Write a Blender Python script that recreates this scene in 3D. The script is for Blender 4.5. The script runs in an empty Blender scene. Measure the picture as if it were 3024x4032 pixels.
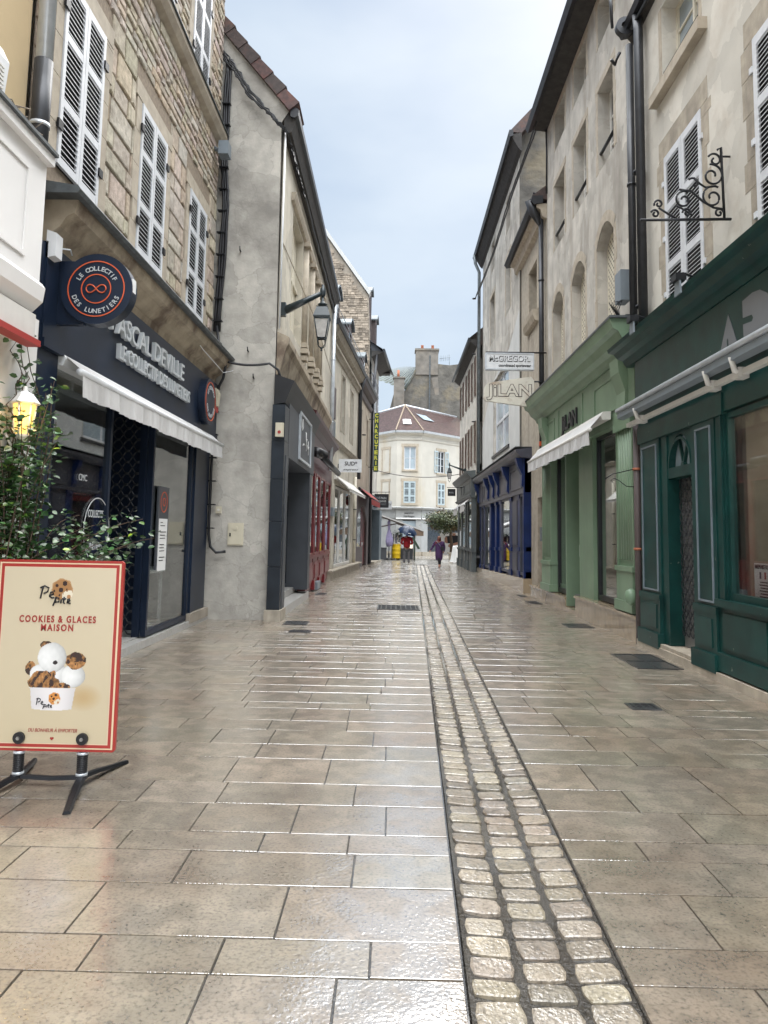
import bpy, math, random
from mathutils import Vector, Matrix, noise
R=random.Random(7)
# ---------------------------------------------------------------- camera, sky, sun, exposure
sc=bpy.context.scene
cam=bpy.data.objects.new('camera',bpy.data.cameras.new('camera')); sc.collection.objects.link(cam)
cam.matrix_world=Matrix(((0.99976694,-0.01605443,0.014433,0),(0.01276367,-0.0996189,-0.9949438,0),(0.01741105,0.99489614,-0.09939077,1.55),(0,0,0,1)))
cam.data.sensor_width=36; cam.data.lens=26.007; cam.data.shift_y=-0.0502; cam.data.clip_end=2000; cam.data.clip_start=.05
sc.camera=cam
sc.view_settings.view_transform='Standard'; sc.view_settings.look='None'; sc.view_settings.gamma=1; sc.view_settings.exposure=1.12
W=bpy.data.worlds.new("World"); sc.world=W; W.use_nodes=True
nt=W.node_tree; nt.nodes.clear()
def wn(t,**k):
    n=nt.nodes.new(t)
    for a,b in k.items(): setattr(n,a,b)
    return n
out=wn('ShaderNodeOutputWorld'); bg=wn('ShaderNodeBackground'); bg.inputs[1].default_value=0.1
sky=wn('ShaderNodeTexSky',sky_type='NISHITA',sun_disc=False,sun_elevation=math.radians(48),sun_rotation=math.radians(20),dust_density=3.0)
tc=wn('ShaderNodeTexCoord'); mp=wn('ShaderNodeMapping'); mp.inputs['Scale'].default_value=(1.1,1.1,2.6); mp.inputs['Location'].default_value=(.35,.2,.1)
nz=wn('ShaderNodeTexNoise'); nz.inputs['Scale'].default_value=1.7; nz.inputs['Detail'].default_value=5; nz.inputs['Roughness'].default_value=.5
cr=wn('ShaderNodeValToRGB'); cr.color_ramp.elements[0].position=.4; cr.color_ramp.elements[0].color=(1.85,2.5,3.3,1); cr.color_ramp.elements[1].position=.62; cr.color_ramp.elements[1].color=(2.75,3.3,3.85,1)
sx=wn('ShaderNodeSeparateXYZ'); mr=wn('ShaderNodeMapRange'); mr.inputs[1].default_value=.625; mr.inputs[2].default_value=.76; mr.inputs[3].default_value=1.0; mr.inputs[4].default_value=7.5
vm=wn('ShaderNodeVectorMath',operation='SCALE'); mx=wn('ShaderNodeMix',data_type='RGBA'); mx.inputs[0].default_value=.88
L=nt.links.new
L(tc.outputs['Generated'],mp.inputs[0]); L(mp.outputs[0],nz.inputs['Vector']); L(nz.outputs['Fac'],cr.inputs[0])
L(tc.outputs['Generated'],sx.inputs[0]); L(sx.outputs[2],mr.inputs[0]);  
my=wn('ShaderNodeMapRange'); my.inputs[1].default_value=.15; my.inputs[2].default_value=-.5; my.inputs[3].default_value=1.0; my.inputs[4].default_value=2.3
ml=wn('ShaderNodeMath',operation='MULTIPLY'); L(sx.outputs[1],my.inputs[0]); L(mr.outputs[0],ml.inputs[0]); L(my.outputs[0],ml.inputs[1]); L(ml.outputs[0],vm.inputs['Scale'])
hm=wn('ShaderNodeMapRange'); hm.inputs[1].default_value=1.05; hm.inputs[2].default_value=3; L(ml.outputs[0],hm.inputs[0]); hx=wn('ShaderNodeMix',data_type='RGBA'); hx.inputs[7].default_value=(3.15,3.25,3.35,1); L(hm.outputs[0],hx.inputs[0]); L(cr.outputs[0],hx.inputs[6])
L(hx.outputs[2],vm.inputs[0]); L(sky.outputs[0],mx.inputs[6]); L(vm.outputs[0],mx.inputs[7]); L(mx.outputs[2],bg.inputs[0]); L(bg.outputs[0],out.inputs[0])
sd=bpy.data.lights.new('sun','SUN'); sd.energy=0.9; sd.angle=math.radians(40); sd.color=(1,.97,.92)
so=bpy.data.objects.new('sun',sd); sc.collection.objects.link(so); so.rotation_euler=(math.radians(-42),0,math.radians(-20))
# ---------------------------------------------------------------- materials
M={}
def mat(name,col,rough=.7,metal=0,var=.12,scale=6,bump=.15,bscale=40,stain=None,sfac=.5,sscale=1.2,streak=False,coat=0,spec=.5,tint=False,rvar=0,det=6,bdist=.01,emit=None,stmin=.5,stmax=.72,cioR=1.5,cracks=0):
    m=bpy.data.materials.new(name); m.use_nodes=True; t=m.node_tree; b=t.nodes['Principled BSDF']
    def n(k,**kw):
        x=t.nodes.new(k)
        for a,c in kw.items(): setattr(x,a,c)
        return x
    l=t.links.new
    tc=n('ShaderNodeTexCoord'); nz=n('ShaderNodeTexNoise'); nz.inputs['Scale'].default_value=scale; nz.inputs['Detail'].default_value=det
    l(tc.outputs['Object'],nz.inputs['Vector'])
    r=n('ShaderNodeValToRGB'); e=r.color_ramp.elements
    e[0].position=.32; e[1].position=.7
    e[0].color=(*[max(0,c*(1-var)) for c in col],1); e[1].color=(*[min(1,c*(1+var)) for c in col],1)
    l(nz.outputs['Fac'],r.inputs[0]); c=r.outputs[0]
    if stain:
        ms=n('ShaderNodeMapping'); ms.inputs['Scale'].default_value=(1,1,.22) if streak else (1,1,1); ms.inputs['Location'].default_value=(3.1,1.7,.4)
        n2=n('ShaderNodeTexNoise'); n2.inputs['Scale'].default_value=sscale; n2.inputs['Detail'].default_value=8; n2.inputs['Roughness'].default_value=.62
        l(tc.outputs['Object'],ms.inputs[0]); l(ms.outputs[0],n2.inputs['Vector'])
        mrr=n('ShaderNodeMapRange'); mrr.inputs[1].default_value=stmin; mrr.inputs[2].default_value=stmax; mrr.inputs[4].default_value=sfac
        l(n2.outputs['Fac'],mrr.inputs[0]); x=n('ShaderNodeMix',data_type='RGBA'); l(mrr.outputs[0],x.inputs[0]); l(c,x.inputs[6]); x.inputs[7].default_value=(*stain,1); c=x.outputs[2]
    if cracks:
        wq=n('ShaderNodeTexNoise'); wq.inputs['Scale'].default_value=2.5; wq.inputs['Detail'].default_value=5; l(tc.outputs['Object'],wq.inputs['Vector'])
        av=n('ShaderNodeVectorMath',operation='MULTIPLY_ADD'); av.inputs[1].default_value=(.9,.9,.5); l(wq.outputs['Color'],av.inputs[0]); l(tc.outputs['Object'],av.inputs[2])
        vo=n('ShaderNodeTexVoronoi',feature='DISTANCE_TO_EDGE'); vo.inputs['Scale'].default_value=1.5; l(av.outputs[0],vo.inputs['Vector'])
        mc=n('ShaderNodeMapRange'); mc.inputs[1].default_value=.0; mc.inputs[2].default_value=.022; mc.inputs[3].default_value=cracks; mc.inputs[4].default_value=0; l(vo.outputs['Distance'],mc.inputs[0])
        vp=n('ShaderNodeTexVoronoi'); vp.inputs['Scale'].default_value=1.5; l(av.outputs[0],vp.inputs['Vector']); hs=n('ShaderNodeSeparateColor'); l(vp.outputs['Color'],hs.inputs[0])
        pm=n('ShaderNodeMapRange'); pm.inputs[3].default_value=.84; pm.inputs[4].default_value=1.1; l(hs.outputs[0],pm.inputs[0]); sc_=n('ShaderNodeVectorMath',operation='SCALE'); l(c,sc_.inputs[0]); l(pm.outputs[0],sc_.inputs['Scale'])
        x=n('ShaderNodeMix',data_type='RGBA'); l(mc.outputs[0],x.inputs[0]); l(sc_.outputs[0],x.inputs[6]); x.inputs[7].default_value=(col[0]*.5,col[1]*.5,col[2]*.5,1); c=x.outputs[2]
    if tint:
        a=n('ShaderNodeAttribute',attribute_name='tint'); x=n('ShaderNodeMix',data_type='RGBA',blend_type='MULTIPLY'); x.inputs[0].default_value=1
        l(c,x.inputs[6]); l(a.outputs['Color'],x.inputs[7]); c=x.outputs[2]
    l(c,b.inputs['Base Color'])
    b.inputs['Roughness'].default_value=rough; b.inputs['Metallic'].default_value=metal; b.inputs['Specular IOR Level'].default_value=spec
    if rvar:
        n3=n('ShaderNodeTexNoise'); n3.inputs['Scale'].default_value=2.3; n3.inputs['Detail'].default_value=4; l(tc.outputs['Object'],n3.inputs['Vector'])
        q=n('ShaderNodeMapRange'); q.inputs[1].default_value=.35; q.inputs[2].default_value=.65; q.inputs[3].default_value=max(.02,rough-rvar); q.inputs[4].default_value=rough+rvar
        l(n3.outputs['Fac'],q.inputs[0]); l(q.outputs[0],b.inputs['Roughness'])
    if coat: b.inputs['Coat Weight'].default_value=coat; b.inputs['Coat Roughness'].default_value=.05; b.inputs['Coat IOR'].default_value=cioR
    if bump:
        n4=n('ShaderNodeTexNoise'); n4.inputs['Scale'].default_value=bscale; n4.inputs['Detail'].default_value=4; l(tc.outputs['Object'],n4.inputs['Vector'])
        bp=n('ShaderNodeBump'); bp.inputs['Strength'].default_value=bump; bp.inputs['Distance'].default_value=bdist
        l(n4.outputs['Fac'],bp.inputs['Height']); l(bp.outputs[0],b.inputs['Normal'])
    if emit: b.inputs['Emission Color'].default_value=(*emit[:3],1); b.inputs['Emission Strength'].default_value=emit[3]
    M[name]=m; return m
def srgb(r,g,b):
    f=lambda v:(v/255/12.92 if v<11 else ((v/255+.055)/1.055)**2.4)
    return (f(r),f(g),f(b))
# masonry
mat('rubble',(.43,.375,.315),.85,tint=True,var=.25,scale=14,stain=(.2,.16,.12),sfac=.6,sscale=3,bump=.7,bscale=45,bdist=.012)
mat('mortar',(.24,.19,.14),.95,var=.2,scale=20,bump=.6,bscale=60)
mat('dressed',(.4,.345,.27),.8,var=.14,scale=7,stain=(.2,.16,.12),sfac=.5,sscale=2,streak=True,bump=.3,bscale=50)
mat('dressed_grey',(.36,.315,.25),.82,var=.16,scale=7,stain=(.14,.12,.1),sfac=.65,sscale=2.2,streak=True,bump=.35,bscale=50)
mat('cornice_stone',(.36,.3,.22),.8,var=.15,scale=5,stain=(.1,.065,.045),sfac=.85,sscale=1.6,bump=.35,bscale=40,stmin=.45,stmax=.62)
mat('render_cream',(.5,.46,.38),.9,cracks=.2,var=.08,scale=3,stain=(.3,.25,.19),sfac=.5,sscale=1.3,streak=True,bump=.12,bscale=70)
mat('render_ochre',(.5,.38,.22),.9,var=.06,scale=2,bump=.1,bscale=60)
mat('render_gable',(.42,.395,.35),.92,cracks=.4,var=.13,scale=5,stain=(.2,.185,.165),sfac=.75,sscale=.8,bump=.45,bscale=22,stmin=.48,stmax=.66)
mat('render_patch_grey',(.3,.28,.25),.95,var=.2,scale=8,bump=.5,bscale=30)
mat('render_white',(.57,.54,.48),.9,cracks=.12,var=.1,scale=1.6,stain=(.38,.31,.24),sfac=.5,sscale=1.5,bump=.15,bscale=50,stmin=.53,stmax=.72)
mat('render_grey',(.47,.44,.39),.92,cracks=.25,var=.17,scale=2.5,stain=(.22,.19,.155),sfac=.75,sscale=1.6,streak=True,bump=.3,bscale=45,stmin=.45)
mat('render_brown',(.36,.3,.23),.92,var=.14,scale=2,stain=(.2,.16,.12),sfac=.7,sscale=1.3,streak=True,bump=.2,bscale=45)
mat('render_far',(.5,.475,.42),.92,var=.07,scale=1.2,stain=(.42,.34,.22),sfac=.6,sscale=.6,streak=True,bump=.1,bscale=25,stmin=.52)
mat('patch_render',(.52,.52,.5),.9,var=.08,scale=1.5,bump=.1)
mat('old_wall',(.12,.112,.098),.95,var=.3,scale=1.3,stain=(.22,.185,.125),sfac=.7,sscale=.45,bump=.8,bscale=3,bdist=.08,stmin=.5,stmax=.62)
mat('white_render',(.74,.72,.7),.6,var=.03,scale=2,bump=.05)
mat('chimney_render',(.17,.155,.135),.95,var=.25,scale=2,stain=(.26,.21,.15),sfac=.5,sscale=1,bump=.4,bscale=8)
mat('polished_stone',(.33,.255,.17),.22,var=.16,scale=6,bump=.03,coat=.4,stain=(.2,.14,.09),sfac=.5,sscale=3)
mat('grey_step',(.36,.35,.33),.35,var=.12,scale=20,bump=.1)
mat('tile_brown',(.062,.042,.037),.7,tint=True,var=.35,scale=12,bump=.4,bscale=30,stain=(.2,.07,.04),sfac=.5,sscale=4)
mat('roof_red',(.075,.04,.036),.75,tint=True,var=.3,scale=6,bump=.3,bscale=20)
mat('slate',(.055,.06,.068),.45,var=.3,scale=9,bump=.3,bscale=20)
mat('roof_moss',(.07,.073,.062),.8,tint=True,var=.3,scale=5,bump=.4,bscale=14)
mat('eave_wood',(.04,.036,.033),.85,var=.3,scale=8,bump=.3)
mat('zinc',(.55,.58,.61),.3,metal=.3,var=.12,scale=6,bump=.05)
mat('zinc_dark',(.028,.029,.033),.4,metal=.2,var=.2,scale=9,bump=.05)
mat('zinc_old',(.16,.18,.19),.5,metal=.4,var=.25,scale=9,bump=.08)
mat('lead',(.09,.1,.105),.5,metal=.3,var=.3,scale=9,bump=.1)
# paint
mat('navy',(.008,.015,.032),.38,spec=.35,var=.25,scale=2,bump=.04)
mat('slate_clad',(.018,.023,.03),.35,spec=.35,var=.3,scale=2.5,bump=.08)
mat('slate_grey',(.055,.06,.07),.45,var=.12,scale=3,bump=.03)
mat('green_dark',(.005,.04,.035),.36,spec=.4,var=.3,scale=3,bump=.06,bscale=25,stain=(.22,.24,.2),sfac=.8,sscale=7,stmin=.69,stmax=.7)
mat('green_light',(.17,.245,.16),.42,var=.1,scale=2,bump=.06,bscale=25,stain=(.09,.18,.1),sfac=.5,sscale=2,streak=True)
mat('blue_royal',(.004,.017,.085),.38,spec=.35,var=.22,scale=3,bump=.05)
mat('blue_grey',(.055,.057,.075),.4,var=.12,scale=3,bump=.04)
mat('grey_wood',(.075,.085,.085),.5,var=.15,scale=4,bump=.05)
mat('grey_blue',(.09,.115,.135),.5,var=.12,scale=4,bump=.05)
mat('pale_stone_paint',(.34,.345,.34),.6,var=.08,scale=3,bump=.05)
mat('red_paint',(.15,.01,.013),.33,var=.2,scale=3,bump=.05)
mat('red_dark',(.06,.01,.013),.4,var=.2,scale=3,bump=.05)
mat('mauve_brown',(.09,.068,.065),.6,var=.12,scale=3,bump=.05)
mat('white_paint',(.6,.61,.63),.45,var=.05,scale=6,bump=.05,stain=(.4,.41,.43),sfac=.5,sscale=5)
mat('grey_moulding',(.17,.2,.225),.4,var=.06,scale=6,bump=0)
mat('louvre_brown',(.12,.075,.055),.6,var=.2,scale=6,bump=.1)
mat('louvre_grey',(.42,.5,.53),.6,var=.08,scale=4,bump=.05)
mat('cream_panel',(.62,.57,.46),.55,var=.06,scale=4,bump=.05)
mat('jilan_panel',(.58,.55,.47),.55,var=.1,scale=3,stain=(.24,.13,.06),sfac=.7,sscale=3.5,bump=.08,stmin=.52)
mat('black',(.012,.012,.014),.4,var=.2,scale=9,bump=.05)
mat('black_matt',(.006,.006,.007),.9,var=.1,bump=0)
mat('iron',(.012,.013,.016),.4,var=.2,scale=9,bump=.1,metal=.3)
mat('lamp_green',(.018,.028,.032),.35,var=.2,scale=9,bump=.05)
mat('dark_inside',(.018,.018,.02),.8,var=.3,scale=2,bump=0)
mat('dim_inside',(.11,.11,.11),.8,var=.25,scale=1.5,bump=0)
mat('shop_wall',(.2,.215,.225),.7,var=.08,scale=1,bump=0)
mat('shop_stone',(.3,.26,.21),.85,var=.3,scale=1.6,bump=.4,bscale=10,stain=(.13,.1,.08),sfac=.5,sscale=1.5)
mat('white_plain',(.75,.75,.74),.5,var=.02,bump=0)
mat('off_white',(.62,.6,.56),.5,var=.05,bump=.03)
mat('sign_white',(.66,.67,.68),.35,var=.04,scale=4,stain=(.4,.4,.4),sfac=.4,sscale=6,bump=0)
mat('canvas_white',(.5,.49,.48),.8,var=.06,scale=3,stain=(.42,.41,.4),sfac=.5,sscale=5,streak=True,bump=.15,bscale=15)
mat('canvas_brown',(.17,.12,.085),.85,var=.12,scale=3,bump=.1)
mat('canvas_red',(.3,.035,.03),.8,var=.12,scale=3,bump=.1)
mat('lilac',(.25,.22,.36),.85,var=.15,scale=6,bump=.2)
mat('letter_grey',(.45,.47,.48),.4,var=.03,bump=0)
mat('letter_shop',(.2,.21,.225),.5,var=.04,bump=0)
mat('letter_black',(.015,.015,.018),.4,var=.05,bump=0)
mat('letter_yellow',(.62,.62,.08),.5,var=.05,bump=0)
mat('letter_red',(.33,.03,.025),.5,var=.03,bump=0)
mat('orange_red',(.6,.1,.03),.5,var=.03,bump=0)
mat('charcut_panel',(.03,.055,.035),.4,var=.2,scale=6,bump=0)
mat('print',(1,1,1),.4,var=0,bump=0,tint=True,coat=.25)
mat('sign_red',(.36,.03,.022),.35,var=.03,bump=0)
mat('planter_wood',(.09,.045,.03),.6,var=.3,scale=6,bump=.2)
mat('leaf',(.045,.09,.03),.32,tint=True,var=.2,scale=9,bump=0,spec=.6)
mat('leaf_autumn',(.06,.07,.028),.45,tint=True,var=.2,scale=9,bump=0)
mat('bark',(.09,.06,.04),.9,var=.3,scale=10,bump=.4)
mat('drum_yellow',(.7,.46,.01),.4,var=.08,scale=5,stain=(.45,.25,.01),sfac=.5,sscale=5,bump=.05)
mat('umbrella_blue',(.012,.03,.075),.4,var=.2,scale=4,bump=.05)
mat('cloth_red',(.3,.008,.014),.8,var=.2,scale=9,bump=.2)
mat('cloth_grey',(.13,.125,.13),.85,var=.15,scale=9,bump=.2)
mat('cloth_purple',(.06,.022,.085),.8,var=.25,scale=9,bump=.2)
mat('cloth_maroon',(.16,.02,.022),.8,var=.25,scale=9,bump=.2)
mat('cloth_black',(.012,.011,.014),.8,var=.2,bump=.2)
mat('skin',(.36,.18,.12),.55,var=.06,bump=0)
mat('steel',(.4,.4,.4),.3,metal=.9,var=.05,bump=0)
mat('grille',(.3,.29,.28),.45,metal=.5,var=.1,bump=0)
mat('grille_dark',(.035,.037,.042),.4,metal=.4,var=.1,bump=0)
mat('wood_shelf',(.4,.26,.12),.5,var=.15,scale=9,bump=.05)
mat('cast_iron',(.07,.072,.075),.3,metal=.5,var=.3,scale=20,bump=.5,bscale=60,coat=.4)
mat('plaza_stone',(.27,.25,.22),.3,var=.15,scale=3,bump=.2,bscale=30,rvar=.15,coat=.5)
mat('joint',(.035,.03,.024),.2,var=.4,scale=30,bump=1.0,bscale=45,coat=1,bdist=.02,cioR=1.7)
mat('lamp_glass',(.45,.43,.4),.25,var=.25,scale=9,bump=.05)
mat('lit_glass',(.9,.6,.15),.3,var=.05,bump=0,emit=(1,.6,.14,.75))
mat('blue_light',(.8,.75,.5),.3,bump=0,emit=(1,.85,.6,.7))
mat('meter_cream',(.55,.5,.38),.5,var=.05,bump=0)
mat('pvc_white',(.7,.71,.72),.4,var=.04,bump=0)
mat('terracotta',(.36,.12,.06),.75,var=.15,bump=.2)
mat('nest',(.22,.18,.14),.95,var=.4,scale=30,bump=.5)
mat('hill',(.09,.1,.085),.95,var=.3,scale=.2,bump=.3)
def wet(name,col,tint=True,rip=.4,rough=.4,cIOR=1.7,patch=False):
    m=mat(name,col,rough,tint=tint,var=.16,scale=9,stain=(col[0]*.76,col[1]*.68,col[2]*.63),sfac=.75,sscale=1.3,bump=0,stmin=.47,stmax=.66)
    t=m.node_tree; b=t.nodes['Principled BSDF']; l=t.links.new
    tc=t.nodes.new('ShaderNodeTexCoord')
    # stone pores
    v=t.nodes.new('ShaderNodeTexNoise'); v.inputs['Scale'].default_value=60; v.inputs['Detail'].default_value=3; v.inputs['Roughness'].default_value=.6; l(tc.outputs['Object'],v.inputs['Vector'])
    pr=t.nodes.new('ShaderNodeMapRange'); pr.inputs[1].default_value=.3; pr.inputs[2].default_value=.52; pr.inputs[3].default_value=.42; pr.inputs[4].default_value=1
    l(v.outputs['Fac'],pr.inputs[0]); mu=t.nodes.new('ShaderNodeVectorMath'); mu.operation='SCALE'
    src=b.inputs['Base Color'].links[0].from_socket; l(src,mu.inputs[0]); l(pr.outputs[0],mu.inputs['Scale']); l(mu.outputs[0],b.inputs['Base Color'])
    # water film: thick puddled film vs thin film
    w=t.nodes.new('ShaderNodeTexNoise'); w.inputs['Scale'].default_value=1.1; w.inputs['Detail'].default_value=5; l(tc.outputs['Object'],w.inputs['Vector'])
    cr=t.nodes.new('ShaderNodeMapRange'); cr.inputs[1].default_value=.38; cr.inputs[2].default_value=.6; cr.inputs[3].default_value=.15; cr.inputs[4].default_value=.05
    l(w.outputs['Fac'],cr.inputs[0]); l(cr.outputs[0],b.inputs['Coat Roughness'])
    b.inputs['Coat Weight'].default_value=1; b.inputs['Coat IOR'].default_value=cIOR
    cw=t.nodes.new('ShaderNodeMapRange'); cn=t.nodes.new('ShaderNodeTexNoise'); cn.inputs['Scale'].default_value=16 if patch else 5; cn.inputs['Detail'].default_value=3; l(tc.outputs['Object'],cn.inputs['Vector']); cw.inputs[1].default_value=.44; cw.inputs[2].default_value=.54; cw.inputs[3].default_value=.12 if patch else .6; l(cn.outputs['Fac'],cw.inputs[0]); l(cw.outputs[0],b.inputs['Coat Weight'])
    vo=t.nodes.new('ShaderNodeTexVoronoi'); vo.inputs['Scale'].default_value=1.9; l(tc.outputs['Object'],vo.inputs['Vector']); sp=t.nodes.new('ShaderNodeMapRange'); sp.inputs[1].default_value=.018; sp.inputs[2].default_value=.03; sp.inputs[3].default_value=.25; l(vo.outputs['Distance'],sp.inputs[0])
    m2=t.nodes.new('ShaderNodeVectorMath'); m2.operation='SCALE'; l(mu.outputs[0],m2.inputs[0]); l(sp.outputs[0],m2.inputs['Scale']); l(m2.outputs[0],b.inputs['Base Color'])
    g=t.nodes.new('ShaderNodeTexNoise'); g.inputs['Scale'].default_value=55; g.inputs['Detail'].default_value=2; l(tc.outputs['Object'],g.inputs['Vector'])
    g2=t.nodes.new('ShaderNodeTexNoise'); g2.inputs['Scale'].default_value=3; g2.inputs['Detail'].default_value=2; l(tc.outputs['Object'],g2.inputs['Vector'])
    a=t.nodes.new('ShaderNodeMath'); a.operation='MULTIPLY_ADD'; a.inputs[1].default_value=3.5; l(g2.outputs['Fac'],a.inputs[0]); l(g.outputs['Fac'],a.inputs[2])
    bp=t.nodes.new('ShaderNodeBump'); bp.inputs['Strength'].default_value=rip; bp.inputs['Distance'].default_value=.004; l(a.outputs[0],bp.inputs['Height'])
    l(bp.outputs[0],b.inputs['Coat Normal']); l(bp.outputs[0],b.inputs['Normal'])
    return m
wet('paving',(.265,.226,.175),cIOR=4.6,rip=.36)
wet('cobble',(.31,.27,.215),rip=1.0,cIOR=1.7,patch=True)
def glassmat(name,tint,alpha,rough=.02):
    m=bpy.data.materials.new(name); m.use_nodes=True; t=m.node_tree; t.nodes.clear(); l=t.links.new
    o=t.nodes.new('ShaderNodeOutputMaterial'); tr=t.nodes.new('ShaderNodeBsdfTransparent'); tr.inputs[0].default_value=(*tint,1)
    gl=t.nodes.new('ShaderNodeBsdfGlossy'); gl.inputs['Roughness'].default_value=rough
    lw=t.nodes.new('ShaderNodeLayerWeight'); lw.inputs[0].default_value=.5; fr=t.nodes.new('ShaderNodeMath'); fr.operation='POWER'; fr.inputs[1].default_value=2.7; l(lw.outputs['Facing'],fr.inputs[0]); mp=t.nodes.new('ShaderNodeMapRange'); mp.inputs[3].default_value=alpha; mp.inputs[4].default_value=1
    l(fr.outputs[0],mp.inputs[0]); mx=t.nodes.new('ShaderNodeMixShader'); l(mp.outputs[0],mx.inputs[0]); l(tr.outputs[0],mx.inputs[1]); l(gl.outputs[0],mx.inputs[2]); l(mx.outputs[0],o.inputs[0])
    M[name]=m
glassmat('glass',(.8,.84,.84),.05); glassmat('glass_clear',(.85,.88,.88),.03)
mat('pane_dark',(.03,.035,.04),.06,var=.2,bump=.02,bscale=2,spec=.9)
mat('pane_light',(.3,.36,.4),.1,var=.15,scale=2,bump=.02,bscale=2,spec=.9)
# ---------------------------------------------------------------- mesh helpers
ORG={}
class F:                                   # wall frame: u along the wall, d out of the wall, z up
    def __init__(s,ox,oy,ux,uy,nx,ny): s.o=(ox,oy); s.u=(ux,uy); s.n=(nx,ny)
    def p(s,u,d,z): return (s.o[0]+u*s.u[0]+d*s.n[0], s.o[1]+u*s.u[1]+d*s.n[1], z)
WF=F(0,0,1,0,0,1)                           # plain world axes: u=x, d=y
def left(x): return F(x,0,0,1,1,0)
def right(x): return F(x,0,0,1,-1,0)
def facing(y,x=0): return F(x,y,1,0,0,-1)
class MB:
    def __init__(s): s.v=[]; s.f=[]; s.c=[]; s.col=(1,1,1); s.sm=[]
    def add(s,vs,fs,sm=False):
        n=len(s.v); s.v+=vs
        for f in fs: s.f.append([i+n for i in f]); s.c.append(s.col); s.sm.append(sm)
        return s
    def box(s,fr,u0,u1,d0,d1,z0,z1):
        p=fr.p; return s.add([p(u0,d0,z0),p(u1,d0,z0),p(u1,d1,z0),p(u0,d1,z0),p(u0,d0,z1),p(u1,d0,z1),p(u1,d1,z1),p(u0,d1,z1)],[(0,3,2,1),(4,5,6,7),(0,1,5,4),(1,2,6,5),(2,3,7,6),(3,0,4,7)])
    def b(s,x0,x1,y0,y1,z0,z1): return s.box(WF,x0,x1,y0,y1,z0,z1)
    def quad(s,*pts): return s.add([tuple(p) for p in pts],[tuple(range(len(pts)))])
    def prof(s,fr,pts,u0,u1,u0b=None,u1b=None):    # extrude a (d,z) profile along u
        n=len(pts); return s.add([fr.p(u0,d,z) for d,z in pts]+[fr.p(u1,d,z) for d,z in pts],[tuple((i,(i+1)%n,n+(i+1)%n,n+i)) for i in range(n)]+[tuple(range(n))[::-1],tuple(range(n,2*n))])
    def poly(s,fr,pts,d0,d1):                        # extrude a (u,z) outline through d
        n=len(pts); return s.add([fr.p(u,d0,z) for u,z in pts]+[fr.p(u,d1,z) for u,z in pts],[tuple((i,(i+1)%n,n+(i+1)%n,n+i)) for i in range(n)]+[tuple(range(n))[::-1],tuple(range(n,2*n))])
    def tube(s,pts,r,k=8,caps=True):
        P=[Vector(p) for p in pts]; n=len(P); rs=r if isinstance(r,(list,tuple)) else [r]*n; vs=[]
        for i in range(n):
            t=(P[min(i+1,n-1)]-P[max(i-1,0)]).normalized(); a=Vector((0,0,1)) if abs(t.z)<.9 else Vector((1,0,0))
            x=t.cross(a).normalized(); y=t.cross(x).normalized()
            for j in range(k):
                q=2*math.pi*j/k; vs.append(tuple(P[i]+(x*math.cos(q)+y*math.sin(q))*rs[i]))
        fs=[(i*k+j,i*k+(j+1)%k,(i+1)*k+(j+1)%k,(i+1)*k+j) for i in range(n-1) for j in range(k)]
        if caps: fs+=[tuple(range(k))[::-1],tuple(range((n-1)*k,n*k))]
        return s.add(vs,fs,True)
    def lathe(s,cx,cy,prof,k=16,sq=False):
        n=len(prof); vs=[(cx+r*math.cos(2*math.pi*(j+.5)/k),cy+r*math.sin(2*math.pi*(j+.5)/k),z) for r,z in prof for j in range(k)]
        return s.add(vs,[(i*k+j,i*k+(j+1)%k,(i+1)*k+(j+1)%k,(i+1)*k+j) for i in range(n-1) for j in range(k)]+[tuple(range(k))[::-1],tuple(range((n-1)*k,n*k))],k>6)
    def disc(s,fr,uc,zc,r,d0,d1,k=32,r2=None):
        r2=r2 or r; return s.poly(fr,[(uc+r*math.cos(2*math.pi*i/k),zc+r2*math.sin(2*math.pi*i/k)) for i in range(k)],d0,d1)
    def ring(s,fr,uc,zc,r,w,d0,d1,k=40,a0=0,a1=360):
        n=k if a1-a0>=360 else k+1
        A=[math.radians(a0+(a1-a0)*i/k) for i in range(n)]
        vs=[fr.p(uc+q*math.cos(a),d,zc+q*math.sin(a)) for a in A for q,d in ((r,d1),(r-w,d1),(r-w,d0),(r,d0))]
        m=n if n==k else n-1
        return s.add(vs,[(4*i+j,4*((i+1)%n)+j,4*((i+1)%n)+(j+1)%4,4*i+(j+1)%4) for i in range(m) for j in range(4)])
    def text(s,fr,txt,u,z,size,d0,d1,bold=0,width=None,rot=0,shear=0,space=1,align='CENTER',flip=False,anch=None):
        cu=bpy.data.curves.new('t','FONT'); cu.body=txt; cu.size=size; cu.align_x=align; cu.align_y='CENTER'; cu.extrude=abs(d1-d0)/2; cu.offset=bold; cu.shear=shear; cu.space_character=space; cu.resolution_u=4
        o=bpy.data.objects.new('t',cu); sc.collection.objects.link(o); bpy.context.view_layer.update()
        me=bpy.data.meshes.new_from_object(o.evaluated_get(bpy.context.evaluated_depsgraph_get())); bpy.data.objects.remove(o); bpy.data.curves.remove(cu)
        xs=[v.co.x for v in me.vertices] or [0]; k=1
        if width: k=width/(max(xs)-min(xs)); xm=(max(xs)+min(xs))/2
        else: xm=0
        # reading direction = (-n) x z
        rx,ry=-fr.n[1],fr.n[0]; sgn=1 if rx*fr.u[0]+ry*fr.u[1]>0 else -1
        c,sn=math.cos(rot),math.sin(rot); vs=[]
        for v in me.vertices:
            x=(v.co.x-xm)*k; y=v.co.y; a=x*c-y*sn; b_=x*sn+y*c
            vs.append(fr.p(u+sgn*a,(d0+d1)/2+v.co.z,z+b_))
        s.add(vs,[tuple(p.vertices) for p in me.polygons]); bpy.data.meshes.remove(me); return s
    def cut(s): s.cuts=getattr(s,'cuts',[])+[(len(s.v),len(s.f))]; return s
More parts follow.
